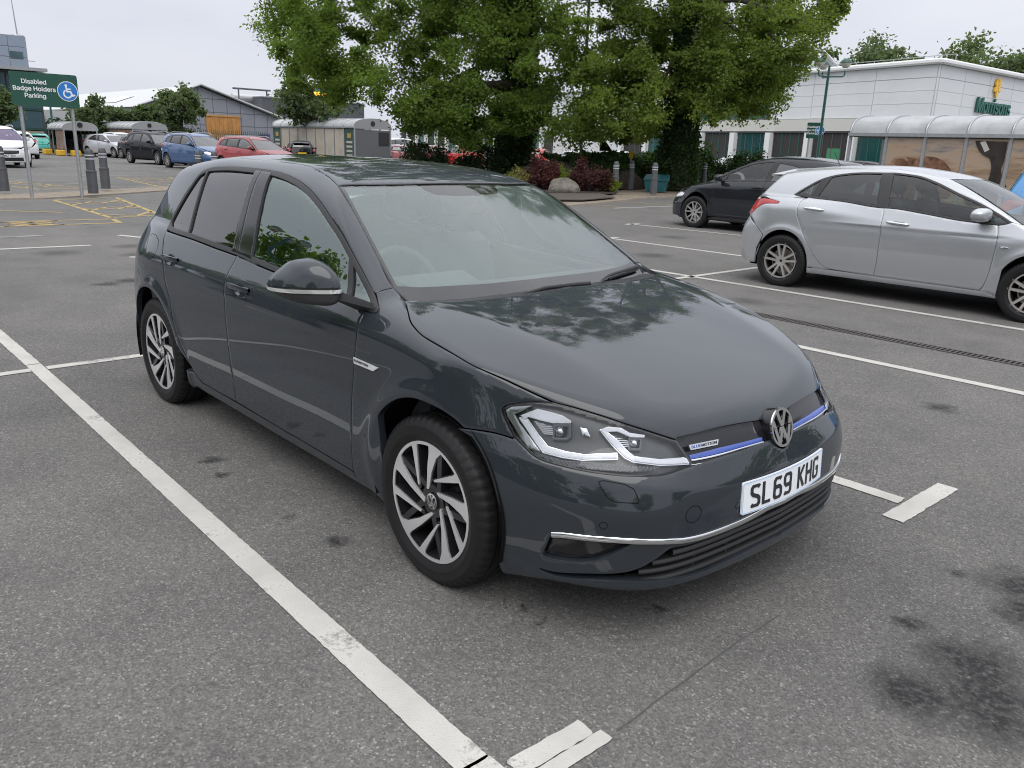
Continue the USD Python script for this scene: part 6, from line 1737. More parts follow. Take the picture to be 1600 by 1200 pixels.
put('black_cow', flat(Polygon(spl([(-6.75, 2.09), (-6.35, 2.08), (-5.82, 2.07), (-5.86, 1.7), (-5.95, 1.35), (-5.75, .9), (-5.6, .5), (-6.6, .3), (-6.9, .8), (-6.6, 1.0), (-6.25, .98), (-6.2, 1.3), (-6.3, 1.62), (-6.5, 1.72), (-6.75, 2.09)], 80)).buffer(0).intersection(pan)), blackc, cow)
put('white_patch', flat(Polygon([(-6.62, 2.05), (-6.48, 2.08), (-6.34, 1.85), (-6.45, 1.78)]), .0042, .0062), pale, cow)
put('white_patch', flat(affinity.rotate(affinity.scale(Point(-6.42, .88).buffer(1), .05, .10), 20).intersection(pan), .0042, .0062), pale, cow)
put('black_cow', flat(unary_union([affinity.scale(Point(-4.2, 1.1).buffer(1), .8, .6), affinity.scale(Point(-1.9, 1.0).buffer(1), .7, .5)]).intersection(pan)), blackc, cow)
cream = M('cream_panel', (.40, .36, .30), .4, noise=(1.5, .15)); greenp = M('green_panel', (.035, .07, .055), .4); grey_end = M('shelter_end_grey', (.10, .105, .11), .5)
mid = shelter('trolley_shelter', SH_LABEL[1], (-57.0, 28.4, 0), 0.0, 11.4, depth=2.9, eave=2.42, rise=.55, bays=9, panel_mat=lambda k: greenp if k in (0, 8) else cream, end_panel=grey_end)
put('notice', bx(11.43, 11.45, .45, 1.25, 1.30, 2.15), letter_black, mid)
for k in (0, 8):
    for q in range(4):
        put('panel_print', bx(k * 11.4 / 9 + .28, k * 11.4 / 9 + 1.0, -1.425, -1.416, .55 + q * .28, .68 + q * .28), M('print_pale', (.42, .40, .34), .5), mid)
    put('panel_print', bx(k * 11.4 / 9 + .40, k * 11.4 / 9 + .85, -1.425, -1.416, 1.72, 2.02), M('print_gold', (.35, .25, .08), .5), mid)
rustic = M('photo_panel', (.22, .14, .105), .4, noise=(2.2, .5))
l2 = shelter('trolley_shelter', SH_LABEL[2], (-79.2, 22.2, 0), 0.0, 10.0, depth=2.8, eave=1.98, rise=.52, bays=9, panel_mat=lambda k: rustic)
l1 = shelter('trolley_shelter', SH_LABEL[3], (-61.6, 13.9, 0), 0.0, 3.6, depth=2.1, eave=1.72, rise=.42, bays=4, panel_mat=lambda k: rustic if k > 1 else poly_sheet, end_panel=poly_sheet)
yb = M('yellow_base', (.60, .36, .03), .5)
for x, y, w_ in ((-61.3, 12.6, 'left'), (-58.4, 12.7, 'middle'), (-57.7, 13.4, 'right')):
    b_ = thing('barrier_block', f'{w_} one of three yellow kerb blocks at the foot of the small shelter', 'barrier', (x, y, 0), group='yellow kerb blocks')
    put('block', bx(-.35, .35, -.25, .25, 0, .38, .06), yb, b_)
    put('top_strip', bx(-.30, .30, -.20, .20, .381, .40), black_trim, b_)

# ------------------------------------------------------------------ signs, bollards, lamps
wsign = M('sign_white', (.70, .71, .71), .35); bsign = M('sign_blue', (.02, .16, .48), .35); gsign = M('parking_sign_green', (.010, .060, .040), .38)


def wheelchair(s=1.0):
    """the access symbol about the origin, radius about 1"""
    head = Point(-.12, .62).buffer(.13)
    body = LineString([(-.12, .45), (-.05, -.02), (.30, -.02), (.46, -.46), (.66, -.38)]).buffer(.085, cap_style='round')
    arm = LineString([(-.09, .24), (.28, .24)]).buffer(.075)
    a = np.radians(np.linspace(128, 352, 40)); wheel_ = LineString(np.c_[-.02 + .40 * np.cos(a), -.26 + .40 * np.sin(a)]).buffer(.075)
    return affinity.scale(unary_union([head, body, arm, wheel_]), s, s, origin=(0, 0))


def sign_text(lines, cx, top, h, gap, maxw=None):
    out = []
    for k, l in enumerate(lines):
        m = meshkit.text_mesh(l, h, .004, bold=True); w_ = m.bounds[1][0]
        m.apply_translation((cx - w_ / 2, top - h - k * gap, 0)); out.append(m)
    return out


def parking_sign(label, loc, rz, w=1.37, h=.72, z0=2.04, detail=True, posts=((-.53, .04), (.53, .04))):
    t = thing('parking_sign', label, 'sign', loc, rz)
    for px_, r in posts:
        put('post', cyl((px_, 0, 0), (px_, 0, z0 + h - .06), r, 14), galv, t, smooth=40)
    fm = frame_m((0, -.055, z0), [1, 0, 0], [0, 0, 1], [0, -1, 0])
    board = unary_union([sbox(-w / 2, 0, w / 2, h)]).buffer(-.05).buffer(.05, 8)
    b_ = put('board', xf(prism(board, -.02, .012), fm), gsign, t)
    cx = w * .335; r = h * .30
    put('symbol_disc', xf(prism(Point(cx, h * .50).buffer(r, 32), .012, .014), fm), wsign, b_)
    put('symbol_blue', xf(prism(Point(cx, h * .50).buffer(r * .93, 32), .014, .016), fm), bsign, b_)
    put('symbol', xf(prism(affinity.translate(wheelchair(r * .95), cx, h * .50), .016, .0175), fm), wsign, b_)
    for m in sign_text(['Disabled', 'Badge Holders', 'Parking'], -w * .16, h * .79, h * .125, h * .205):
        m.apply_translation((0, 0, .0125)); put('lettering', xf(m, fm), wsign, b_)
    return t


parking_sign('large green disabled parking sign on two grey posts at the left', (-19.42, 2.76, 0), math.pi / 2 + .0)
parking_sign('small green disabled parking sign on two posts before the supermarket', (-20.5, 39.9, 0), math.radians(27), w=.80, h=.80, z0=2.45, posts=((-.24, .045), (.28, .045)))
boll_mat = M('bollard_grey', (.075, .078, .085), .55, noise=(9, .15)); refl = M('reflective_band', (.50, .51, .53), .3)
boll0 = thing('bollard', 'x', 'bollard', (0, 0, -50))


def bollard_parts(t):
    put('post', lathe([(.118, 0), (.118, .52), (.100, .56), (.098, .92), (.092, .98), (.07, 1.03), (.035, 1.05), (0, 1.055)], 24), boll_mat, t, smooth=35)
    for z in (.80, .88):
        put('reflective_band', lathe([(.0985, z), (.1015, z), (.1015, z + .028), (.0985, z + .028)], 24), refl, t)
    put('collar', lathe([(.118, .50), (.124, .505), (.124, .53), (.110, .545)], 24), boll_mat, t)


BOLL = [(-20.83, 1.96, 'dark bollard at the left edge of the photo, left of the large parking sign'), (-19.72, 3.63, 'dark banded bollard just right of the large parking sign, the nearer of two'), (-21.58, 4.47, 'dark banded bollard right of the large parking sign, the farther of two'),
        (-25.3, 8.5, 'bollard before the blue people carrier, left of two over the hatchback roof'), (-24.6, 8.75, 'bollard before the red car, right of two over the hatchback roof'),
        (-16.54, 19.32, 'bollard on the paved margin right of the purple shrub, nearest the rock'), (-18.14, 22.09, 'bollard in the ivy below the yellow marker, left of the teal grit bin'), (-15.64, 20.29, 'bollard standing in front of the teal grit bin'),
        (-17.74, 24.12, 'bollard in the ivy just right of the teal grit bin'), (-17.6, 26.0, 'bollard in front of the ivy, left above the black car bonnet'), (-20.2, 30.4, 'thin far bollard behind the black car windscreen base'),
        (-24.93, 22.57, 'far bollard in the dark hedge above the dark hatchback roof end, left one'), (-24.86, 23.41, 'far bollard in the dark hedge just behind the yellow flowering shrub'), (-19.6, 33.2, 'far bollard beside the dark shrub, partly hidden by the black car')]
for k, (x, y, lb) in enumerate(BOLL):
    if k == 0:
        boll0.GetPrim().GetAttribute('xformOp:translate').Set(Gf.Vec3d(x, y, .1)); tag(boll0, lb, None, 'dark banded bollards'); bollard_parts(boll0)
    else:
        copy_of(boll0, lb, (x, y, .09 if k in (1, 2) else .0 if k in (3, 4) else .1))

lamp_green = M('lamp_post_green', (.020, .085, .070), .4); globe = M('lamp_globe', (.50, .50, .44), .25); sodium = M('lit_lamp', (1.0, .48, .06), .4, emit=1.6)


def lamp_post(label, loc, rz, H=6.0, lit=False, k_=.78):
    t = thing('street_lamp', label, 'street lamp', loc, rz)
    put('post', lathe([(.13, 0), (.13, .9), (.075, .95), (.065, H - .55), (.05, H - .2), (0, H - .2)], 16), lamp_green, t, smooth=40)
    for a in (20, 140, 260):
        x, y = .74 * math.cos(math.radians(a)), .74 * math.sin(math.radians(a))
        put('arm', tube([(0, 0, H - .72), (x * .9, y * .9, H - .72), (x, y, H - .66), (x, y, H - .45)], .035, 8), lamp_green, t, smooth=40)
        put('lamp_globe', xf(lathe([(.02, -.42), (.14, -.42), (.26, -.30), (.31, -.16), (.31, -.12)], 20), mat4((x, y, H), scale=k_)), sodium if lit else globe, t, smooth=40)
        put('lamp_hood', xf(lathe([(.34, -.13), (.335, -.10), (.28, .02), (.15, .11), (0, .14)], 20), mat4((x, y, H), scale=k_)), lamp_green, t, smooth=40)
    return t


lamp_post('green triple globe street lamp standing before the white supermarket', (-18.75, 37.25, 0), .0, H=6.0)
lamp_post('green street lamp half hidden in the tree crown, orange lamps lit', (-25.2, 26.8, 0), .6, H=8.6, lit=True)
lamp_post('green street lamp with glowing orange head behind the middle trolley shelter', (-49.9, 27.5, 0), .3, H=4.75, lit=True)
lamp_post('green triple street lamp across the lane, seen reflected in the car window', (-27.0, -11.7, 0), 1.2, H=8.9)
lamp_post('tall thin street lamp behind the large parking sign', (-62.5, 13.4, 0), .2, H=4.7)
mk = thing('marker_post', 'short marker post with yellow panel standing in the ivy', 'marker', (-18.96, 22.97, 0))
put('post', cyl((0, 0, 0), (0, 0, 1.25), .03, 8), galv, mk)
put('panel', bx(-.10, .10, -.015, .015, 1.22, 1.50), M('marker_yellow', (.55, .36, .03), .5), mk)
gb = thing('grit_bin', 'teal plastic grit bin with sloping lid in front of the ivy', 'bin', (-16.95, 22.1, .1), math.radians(30), scale=(.66, .66, .72))
teal = M('teal_plastic', (.012, .095, .105), .42)
put('body', hull([(x * .52, y * .36, 0) for x in (-1, 1) for y in (-1, 1)] + [(x * .62, y * .45, .52) for x in (-1, 1) for y in (-1, 1)]), teal, gb)
put('lid', hull([(x * .66, -.50, z) for x in (-1, 1) for z in (.53, .60)] + [(x * .66, .48, z) for x in (-1, 1) for z in (.53, .82)]), teal, gb)
for x in (-.3, 0, .3):
    put('rib', bx(x - .03, x + .03, -.44, -.40, .06, .5), teal, gb)
rk = trimesh.creation.icosphere(4); v = rk.vertices
v = v * (.75 + .55 * meshkit.fbm(v * 1.3 + 4, 4, 3))[:, None]
rk.vertices = v * [.50, .32, .33]
rock = thing('boulder', 'grey sandstone boulder lying between the red-leaved shrubs', 'rock', (-16.85, 17.15, .22), math.radians(35))
put('stone', rk, M('boulder_stone', (.15, .135, .115), .9, noise=(4, .4), bump=(9, .9, .04)), rock, smooth=50)
# green palisade fence along the far boundary
fen = thing('palisade_fence', 'dark green palisade fence along the far side of the car park', 'fence', (-86.2, 16.9, 0), math.pi / 2)
for k in range(110):
    put('pale', hull([(k * .22 - .035, -.01, 0), (k * .22 + .035, -.01, 0), (k * .22 + .035, .01, 0), (k * .22 - .035, .01, 0), (k * .22 - .035, 0, 2.15), (k * .22 + .035, 0, 2.15), (k * .22, 0, 2.28)]), green_dark, fen)
for z in (.4, 1.8):
    put('rail', bx(0, 24.2, .012, .05, z, z + .05), green_dark, fen)

# ------------------------------------------------------------------ vegetation
def leaf_mat(name, c0, c1, trans=.35):
    c0, c1 = np.array(c0), np.array(c1)
    return usdkit.material(stage, f'/World/Looks/{name}', {
        'g': ('geometry', {}), 'n': ('noise_texture', {'scale': .55, 'detail': 3.0}), 'mx': ('math', {'math_type': 'multiply_add', 'value2': .45}),
        'r': ('rgb_ramp', {'ramp': [(.15, tuple(c0)), (.55, tuple((c0 + c1) / 2)), (.95, tuple(c1))]}), 'tr': ('mix', {'mix_type': 'multiply', 'fac': 1.0, 'color2': (1.5, 1.7, .6)}),
        'p': ('principled_bsdf', {'roughness': .5, 'specular_ior_level': .3}), 't': ('translucent_bsdf', {}), 'm': ('mix_closure', {'fac': trans})},
        [('g.position', 'n.vector'), ('g.random_per_island', 'mx.value1'), ('n.fac', 'mx.value3'), ('mx.value', 'r.fac'), ('r.color', 'p.base_color'), ('r.color', 'tr.color1'), ('tr.color', 't.color'), ('p.BSDF', 'm.closure1'), ('t.BSDF', 'm.closure2')], surface='m.closure')


bark = M('bark', (.060, .050, .040), .95, noise=(6, .4), bump=(14, .9, .03))
leaf_a = leaf_mat('leaf_green', (.055, .094, .020), (.195, .275, .060), .5)
leaf_b = leaf_mat('leaf_olive', (.062, .094, .020), (.215, .270, .064), .5)
leaf_far = leaf_mat('leaf_far', (.042, .066, .030), (.115, .155, .068), .3)
leaf_ivy = leaf_mat('leaf_ivy', (.012, .032, .010), (.050, .095, .022), .2)
leaf_red = leaf_mat('leaf_red', (.030, .010, .012), (.095, .032, .030), .25)
leaf_lime = leaf_mat('leaf_lime', (.09, .14, .015), (.20, .26, .03), .3)
leaf_yel = leaf_mat('leaf_yellow', (.06, .08, .02), (.42, .36, .12), .3)
leaf_dark = leaf_mat('leaf_dark', (.010, .024, .010), (.036, .064, .022), .2)


def leaves(P, size, rng, droop=.35, aspect=.62, up=None):
    """one small folded leaf of two triangles at each point"""
    n = len(P)
    d = rng.normal(size=(n, 3)); d[:, 2] = d[:, 2] * .6 - droop; d /= np.linalg.norm(d, axis=1, keepdims=True)
    s = rng.normal(size=(n, 3)); s -= d * (s * d).sum(1, keepdims=True); s /= np.linalg.norm(s, axis=1, keepdims=True)
    nn = np.cross(d, s)
    L = (size * rng.uniform(.65, 1.35, n))[:, None]
    w = L * aspect * .5
    a = P; b = P + d * L; c = P + d * L * .45 + s * w + nn * L * .10; e = P + d * L * .45 - s * w + nn * L * .10
    v = np.stack([a, c, b, e], 1).reshape(-1, 3)
    i = np.arange(n) * 4
    f = np.vstack([np.stack([i, i + 1, i + 2], 1), np.stack([i, i + 2, i + 3], 1)])
    return trimesh.Trimesh(v, f, process=False)


def cloud(rng, clumps, per):
    """points in clumps: (centre, radii) arrays; denser towards each clump's outside"""
    c, r = clumps
    k = np.repeat(np.arange(len(c)), per)
    u = rng.normal(size=(len(k), 3)); u /= np.linalg.norm(u, axis=1, keepdims=True)
    q = rng.uniform(0, 1, len(k)) ** .5 * rng.uniform(.55, 1.45, len(k))
    P = c[k] + u * q[:, None] * r[k]
    w = np.stack([meshkit.noise(P * 1.9 + s, 3 + s) - .5 for s in (0, 7, 13)], -1)
    return P + w * r[k].mean() * 1.1


def crown_clumps(rng, centre, radii, n, cr, fill=.55, low=None, seed=0):
    u = rng.normal(size=(n, 3)); u /= np.linalg.norm(u, axis=1, keepdims=True)
    q = fill + (1 - fill) * rng.uniform(0, 1, n) ** .6
    bump = .82 + .40 * meshkit.fbm(u * 2.2 + seed * 3.1, 3, seed)
    c = np.array(centre) + u * np.array(radii) * (q * bump)[:, None]
    if low is not None:
        c = c[c[:, 2] > low]
    r = cr * rng.uniform(.6, 1.3, (len(c), 1)) * np.array([[1, 1, .72]])
    return c, r


def tree(name, label, base, trunk_top, trunk_r, crowns, per, size, mat, seed, limbs=9, group=None, extra_clumps=None, category='tree', ivy=False):
    rng = np.random.default_rng(seed)
    base = np.array(base, float)
    t = thing(name, label, category, base, group=group)
    tt = np.array(trunk_top, float)
    k = np.linspace(0, 1, 9)[:, None]
    path = k * tt + np.c_[.12 * np.sin(k * 3 + seed), .12 * np.cos(k * 4 + seed), 0 * k] * k
    m = [tube(path, trunk_r * np.array([1.5, 1.12, 1.0, .96, .92, .88, .82, .76, .70]), 14)]
    cl = [crown_clumps(rng, *c, seed=seed + j) for j, c in enumerate(crowns)]
    C_, R_ = np.vstack([c for c, r in cl]), np.vstack([r for c, r in cl])
    if extra_clumps is not None:
        C_, R_ = np.vstack([C_, extra_clumps[0]]), np.vstack([R_, extra_clumps[1]])
    pick = rng.choice(len(C_), min(limbs, len(C_)), replace=False)
    for j in pick:
        s = path[rng.integers(4, 9)]; e = C_[j]; mid_ = (s + e) / 2 + rng.normal(size=3) * .25 + [0, 0, .4]
        p = spl([s, mid_, e], 10); m.append(tube(p, np.linspace(trunk_r * .42, trunk_r * .06, 10), 7))
        for _ in range(3):
            o = p[rng.integers(4, 9)]; e2 = C_[np.argsort(np.linalg.norm(C_ - o, axis=1))[rng.integers(1, 7) % len(C_)]]
            m.append(tube(spl([o, (o + e2) / 2 + rng.normal(size=3) * .15, e2], 6), np.linspace(trunk_r * .14, trunk_r * .03, 6), 5))
    put('trunk', cat(*m), bark, t, smooth=50)
    put('crown', leaves(cloud(rng, (C_, R_), per), size, rng), mat, t)
    if ivy:
        n = 9000
        h = rng.uniform(0, 1, n); a = rng.uniform(0, 2 * np.pi, n); rr = trunk_r * (1.15 + .55 * rng.uniform(0, 1, n)) * (1.25 - .5 * h)
        i = np.clip(h * 8, 0, 7.99); j = i.astype(int); p = path[j] + (path[j + 1] - path[j]) * (i - j)[:, None]
        P = p + np.c_[rr * np.cos(a), rr * np.sin(a), 0 * a]
        put('ivy', leaves(P, .13, rng, .6, .8), leaf_ivy, t)
    return t


FRINGE_B = [(-4.0, -8.1, 5.7), (-5.6, -7.5, 5.4), (-1.3, -9.2, 4.3), (-6.9, -6.0, 4.2), (-3.8, -7.3, 3.3), (-1.0, -4.5, 2.0), (-0.4, -4.3, 2.2), (-3.0, -1.4, 2.2), (-1.8, -1.8, 1.8), (-3.1, 0.5, 1.6), (-1.4, 0.1, 1.9), (1.5, -1.5, 2.1), (2.0, -0.6, 2.3), (3.6, -1.3, 2.1), (3.6, -0.0, 1.9), (2.3, 2.7, 2.1), (-6.2, -6.5, 6.6), (-2.9, -7.8, 5.2), (-2.9, -7.0, 4.4), (-5.9, -4.8, 3.3), (-1.3, -8.3, 5.0), (3.4, -2.1, 3.9), (-6.0, -5.6, 4.7), (-1.6, -2.8, 6.0), (0.8, -0.8, 6.2), (-3.2, -3.0, 4.4), (-3.7, -2.0, 4.1), (-0.1, -6.6, 3.4), (-2.7, 1.7, 5.9), (-6.0, -2.6, 5.6), (2.2, 0.6, 4.1), (-1.5, -3.0, 3.1), (-0.9, -4.8, 6.0), (-0.7, -0.5, 2.4), (-1.5, -6.7, 3.5), (-3.2, -4.4, 3.2), (-2.2, 1.7, 6.3), (1.2, 0.6, 3.8), (-2.0, 0.9, 3.1), (0.1, -4.8, 3.0), (-0.6, 3.1, 6.9), (3.5, -1.5, 4.7), (0.2, -4.2, 5.8), (-1.3, 0.5, 5.7), (2.6, -0.3, 5.4), (1.3, -3.9, 4.6), (1.9, -3.6, 5.5), (-5.7, -4.6, 3.2), (3.3, -2.8, 3.9), (4.4, -1.3, 5.5), (-1.2, 3.2, 6.6), (0.9, 3.4, 4.2), (0.1, -2.2, 2.2), (2.6, -1.5, 3.0), (-7.0, -5.7, 5.1), (-6.2, -5.6, 5.9), (-5.1, -5.6, 5.3), (-1.7, -2.5, 2.8), (2.3, 1.9, 3.6), (-6.7, -3.4, 4.4), (-0.0, -0.5, 6.6), (2.4, -3.1, 4.8), (1.8, -3.9, 3.4), (-0.8, -0.4, 4.5), (-2.5, -0.9, 6.1), (-2.4, -2.0, 6.3), (-3.2, -1.6, 4.4), (1.9, -1.1, 4.9), (-2.7, -6.1, 3.1), (-0.8, -4.7, 4.7), (2.6, 0.5, 5.0), (-1.0, -5.1, 4.9), (-3.8, -1.2, 6.7), (1.1, -3.8, 2.3), (0.8, -3.4, 3.2), (1.1, 2.8, 3.0), (1.1, -0.8, 3.0), (2.0, -0.5, 5.6), (-4.7, -0.5, 5.6), (-5.8, -3.3, 4.2), (-0.9, -5.6, 3.6), (1.3, -3.5, 5.9), (-1.9, -3.2, 4.9), (-0.3, -0.3, 6.5), (-2.7, -6.5, 4.1), (-2.8, -3.1, 3.6), (-3.9, -3.4, 5.9), (0.3, 3.2, 6.1), (-2.1, -7.1, 5.0), (-3.6, -3.5, 5.8), (-3.2, -1.3, 2.0), (-0.1, -3.0, 2.6), (-0.5, -5.1, 2.5), (0.4, -4.5, 3.0), (2.4, -1.4, 2.7), (-0.7, -0.7, 2.4), (2.2, -0.4, 3.3), (0.5, -4.4, 3.3), (-1.4, -2.0, 2.8), (1.0, -3.4, 2.3), (0.5, -5.5, 2.7), (-2.1, -1.7, 2.7), (-0.9, 2.2, 3.7), (-1.9, -4.0, 2.7), (1.1, -0.8, 3.0), (-1.3, -3.1, 2.6), (1.4, -2.7, 2.1), (-0.3, -0.7, 3.5), (0.8, -3.2, 3.2), (1.6, -4.3, 2.5), (1.8, -1.8, 2.9), (0.7, 0.9, 2.5), (1.7, -3.3, 3.0), (0.2, -5.0, 2.7), (1.8, -1.6, 2.9), (0.4, 0.1, 1.7), (0.6, -4.7, 2.5), (1.0, -3.5, 1.7), (-3.0, -0.2, 2.4), (-0.5, -0.5, 2.7), (-3.1, -1.6, 3.4), (1.2, -3.4, 1.7), (-0.0, -0.9, 3.4), (-2.6, -1.1, 3.3), (-3.5, -4.9, 4.1), (-1.4, -6.3, 4.2), (-2.4, -6.4, 3.7), (-1.4, -8.7, 5.9), (-4.5, -5.7, 6.6), (-4.4, -4.2, 5.4), (0.1, -6.9, 5.8), (-2.8, -7.1, 3.8), (-4.9, -4.4, 5.6), (-5.2, -5.0, 3.7), (-5.0, -6.3, 4.5), (-1.9, -7.3, 5.7), (-1.3, -8.1, 4.6), (-5.7, -4.7, 6.2), (-5.0, -6.4, 4.4), (-5.8, -6.7, 6.4), (-6.4, -6.3, 6.1), (-5.5, -4.6, 3.9), (-2.9, -5.2, 6.3), (-3.4, -7.2, 5.8)]
FRINGE_C = [(0.4, -4.4, 2.2), (1.2, -3.6, 2.5), (2.8, -2.5, 2.7), (3.0, -1.8, 2.9), (0.8, 3.1, 3.0), (3.2, 0.7, 3.1), (2.9, 1.7, 3.6), (3.3, 1.5, 4.3), (4.6, 0.0, 4.6), (5.3, -1.1, 4.8), (5.0, 0.1, 5.5), (2.9, 5.0, 6.9), (5.0, 1.4, 6.5), (4.3, 1.8, 6.1), (3.5, -0.1, 4.3), (1.2, 3.0, 5.8), (2.0, 3.1, 6.4), (-1.2, -2.3, 5.0), (1.1, 0.7, 3.2), (-1.6, -2.6, 4.3), (-1.7, -0.8, 3.6), (-1.4, -0.3, 4.1), (-0.3, 0.4, 5.9), (0.4, 4.0, 6.0), (-1.2, 3.4, 3.8), (2.8, -2.5, 5.7), (3.2, 0.8, 4.0), (3.3, -2.3, 3.8), (1.7, -0.2, 4.5), (0.5, 3.2, 5.8), (1.2, 2.4, 4.5), (2.5, 2.1, 5.0), (-0.2, -4.6, 4.3), (0.4, 3.1, 5.6), (-2.6, -1.1, 3.2), (-0.7, -2.8, 6.1), (-2.2, 1.0, 5.5), (3.7, -2.0, 5.7), (2.2, -1.7, 3.9), (0.9, 3.2, 7.2), (4.7, -1.4, 4.7), (0.7, -3.4, 4.3), (-1.4, -1.3, 4.3), (-2.7, -0.2, 4.4), (3.0, 2.6, 6.1), (4.3, -1.7, 4.6), (2.8, -0.4, 4.0), (0.5, 2.2, 4.1), (1.5, -0.6, 5.3), (0.1, -3.2, 5.9), (0.3, -5.1, 3.0), (0.3, -2.3, 5.8), (-0.5, 3.7, 5.2), (4.7, -1.4, 5.5), (1.3, 1.3, 4.6), (-3.4, 1.3, 5.1), (-3.5, -0.9, 4.2), (0.6, -1.9, 6.1), (-2.4, -0.5, 3.6), (1.8, -2.6, 4.5), (-2.2, -2.0, 6.0), (3.0, -0.4, 3.5), (0.2, 3.6, 4.0), (-0.7, 3.0, 6.3), (-3.9, -0.6, 4.1), (3.8, 1.1, 5.8), (-3.9, -0.2, 5.4), (-2.7, 2.6, 5.4), (-1.0, -2.3, 2.8), (-2.3, -1.8, 2.8), (3.5, -1.0, 4.1), (4.3, -1.0, 5.8), (-3.7, 0.3, 3.5), (-1.6, -1.5, 2.3), (-0.3, -0.8, 2.8), (-0.8, -4.8, 2.0), (-4.9, -1.3, 5.0), (0.6, -3.6, 4.4), (-2.2, -3.3, 2.7), (-3.2, 0.6, 3.6), (-0.4, -4.7, 2.5), (-3.8, -1.1, 3.0), (-3.3, -0.6, 3.6), (-3.0, 1.1, 2.8), (-4.4, -1.7, 4.1), (-0.5, -1.0, 2.3), (0.7, -3.1, 3.0), (1.2, -3.5, 3.4), (-0.7, -4.8, 3.9), (-0.8, -0.3, 3.6), (-1.8, -1.2, 2.0), (-1.5, -3.1, 3.5), (0.3, -2.8, 2.2), (-4.0, -2.2, 2.2), (0.6, -2.3, 3.7), (-2.1, 0.7, 4.9), (-0.8, -1.2, 2.3), (-2.7, -2.7, 4.7), (-0.6, -0.3, 3.9), (-4.6, -0.9, 2.8), (-1.4, -3.4, 3.1), (-2.2, -2.8, 4.6), (-1.8, 0.3, 2.6), (-2.8, -1.4, 3.3), (-2.0, -3.9, 2.3), (-2.2, -2.4, 4.6), (2.3, 1.6, 4.8), (0.8, 3.3, 3.3), (0.2, 2.8, 5.3), (3.0, -0.9, 3.4), (0.4, 0.9, 4.0), (1.5, -0.3, 4.8), (3.5, -0.3, 5.5), (1.7, 1.8, 5.6), (0.3, 2.5, 3.7), (2.5, -2.1, 5.0), (0.4, 2.1, 4.8), (1.7, 2.7, 3.8), (3.0, -0.5, 4.5), (3.7, -0.5, 3.5), (1.7, -1.0, 4.2), (2.3, -0.1, 3.2), (2.6, 0.4, 4.2), (2.9, -2.3, 4.4), (1.7, -1.9, 3.4), (-0.4, 2.2, 4.8), (1.5, 2.8, 4.8), (2.6, -2.1, 3.4), (1.1, -0.2, 5.2), (1.0, -0.8, 3.2)]

_r = np.random.default_rng(5)


def fr(pts, r):
    c = np.array(pts, float); return c, np.array([[r, r, r * .75]]) * _r.uniform(.65, 1.25, (len(c), 1))


tree('broadleaf_tree', 'large spreading broadleaf tree with long drooping branches left of centre', (-23.0, 20.5, .1), (.2, .1, 7.5), .42,
     [((-3.4, -2.4, 13.2), (6.2, 6.2, 11.5), 300, .85, .42, 3.8), ((2.0, -.3, 14.0), (4.2, 4.2, 9.5), 140, .8, .42, 6.0)], 820, .118, leaf_a, 11, 26, extra_clumps=fr(FRINGE_B, .62), ivy=True)
tree('broadleaf_tree', 'broadleaf tree with ivy-covered trunk and olive leaves, right of the spreading one', (-17.6, 24.2, .1), (-.1, .1, 7.0), .40,
     [((-.1, .3, 12.8), (4.8, 4.8, 10.6), 230, .82, .42, 3.2)], 820, .118, leaf_b, 12, 20, extra_clumps=fr(FRINGE_C, .6), ivy=True)
# far trees
FAR = [((-62, 133, 0), 19.2, 7.0, 'rounded dark tree rising behind the supermarket roof, nearest the lamp post'), ((-69, 131, 0), 17.3, 5.5, 'lower dark tree over the supermarket roof, left of the rounded one'),
       ((-47.5, 139, 0), 18.9, 8.5, 'wide tree crown behind the supermarket roof above the shop sign'), ((-36.5, 141, 0), 18.2, 7.5, 'tree crown behind the supermarket roof at the right edge of the photo'), ((-56, 137, 0), 16.3, 5, 'low tree crown between the two wooded clumps behind the supermarket'),
       ((-76.8, 20.0, 0), 4.4, 1.8, 'dark young tree right of the large parking sign'), ((-72.6, 26.1, 0), 6.0, 1.9, 'bushy green tree before the gabled hall'), ((-77.4, 23.2, 0), 3.5, 1.6, 'low olive tree between the sign and the gabled hall'), ((-77.2, 25.0, 0), 4.1, 1.2, 'spindly tree beside the bushy tree at the hall'),
       ((-66.6, 10.6, 0), 4.3, 1.9, 'small tree in front of the office block at the left edge'), ((-52, 27.4, 0), 7.4, 2.4, 'tall hazy tree behind the spreading tree, left of its crown')]
for k, (b, h, r, lb) in enumerate(FAR):
    far = b[1] > 100
    tree('tree', lb, b, (0, 0, h * .5), .18 if not far else .4, [((0, 0, h * .62), (r, r, h * .40), 34 if not far else 90, r * .30, .4)], 150 if not far else 160, .30 if not far else .62, leaf_far, 40 + k, 8)
# trees round the rest of the car park, seen in the reflections
ROUND = [((-24, -19, 0), 9.5, 5.0), ((-16, -20, 0), 9.5, 4.5), ((-31, -16, 0), 10.2, 4.6), ((-6, -24, 0), 7.5, 4.6), ((4, -26, 0), 7, 4.5), ((-38, -12, 0), 6.5, 4.0), ((-45, -6, 0), 6.0, 3.8), ((26, 4, 0), 6, 4.2), ((24, 22, 0), 7, 4.6), ((22, -12, 0), 7, 4.5), ((14, -24, 0), 7.5, 4.6), ((18, 36, 0), 8, 5)]
RLAB = 'leafy tree on the car park edge, outside the picture and seen only in reflections'
r0 = None
for k, (b, h, r) in enumerate(ROUND):
    if r0 is None:
        r0 = tree('edge_tree', RLAB, b, (0, 0, 4.0), .25, [((0, 0, 5.2), (4.4, 4.4, 3.9), 90, 1.1, .4)], 150, .34, leaf_a, 77, 10, group='trees round the car park edge')
    else:
        copy_of(r0, RLAB, b, k * 1.3, scale=(r / 4.4, r / 4.4, h / 9.0))
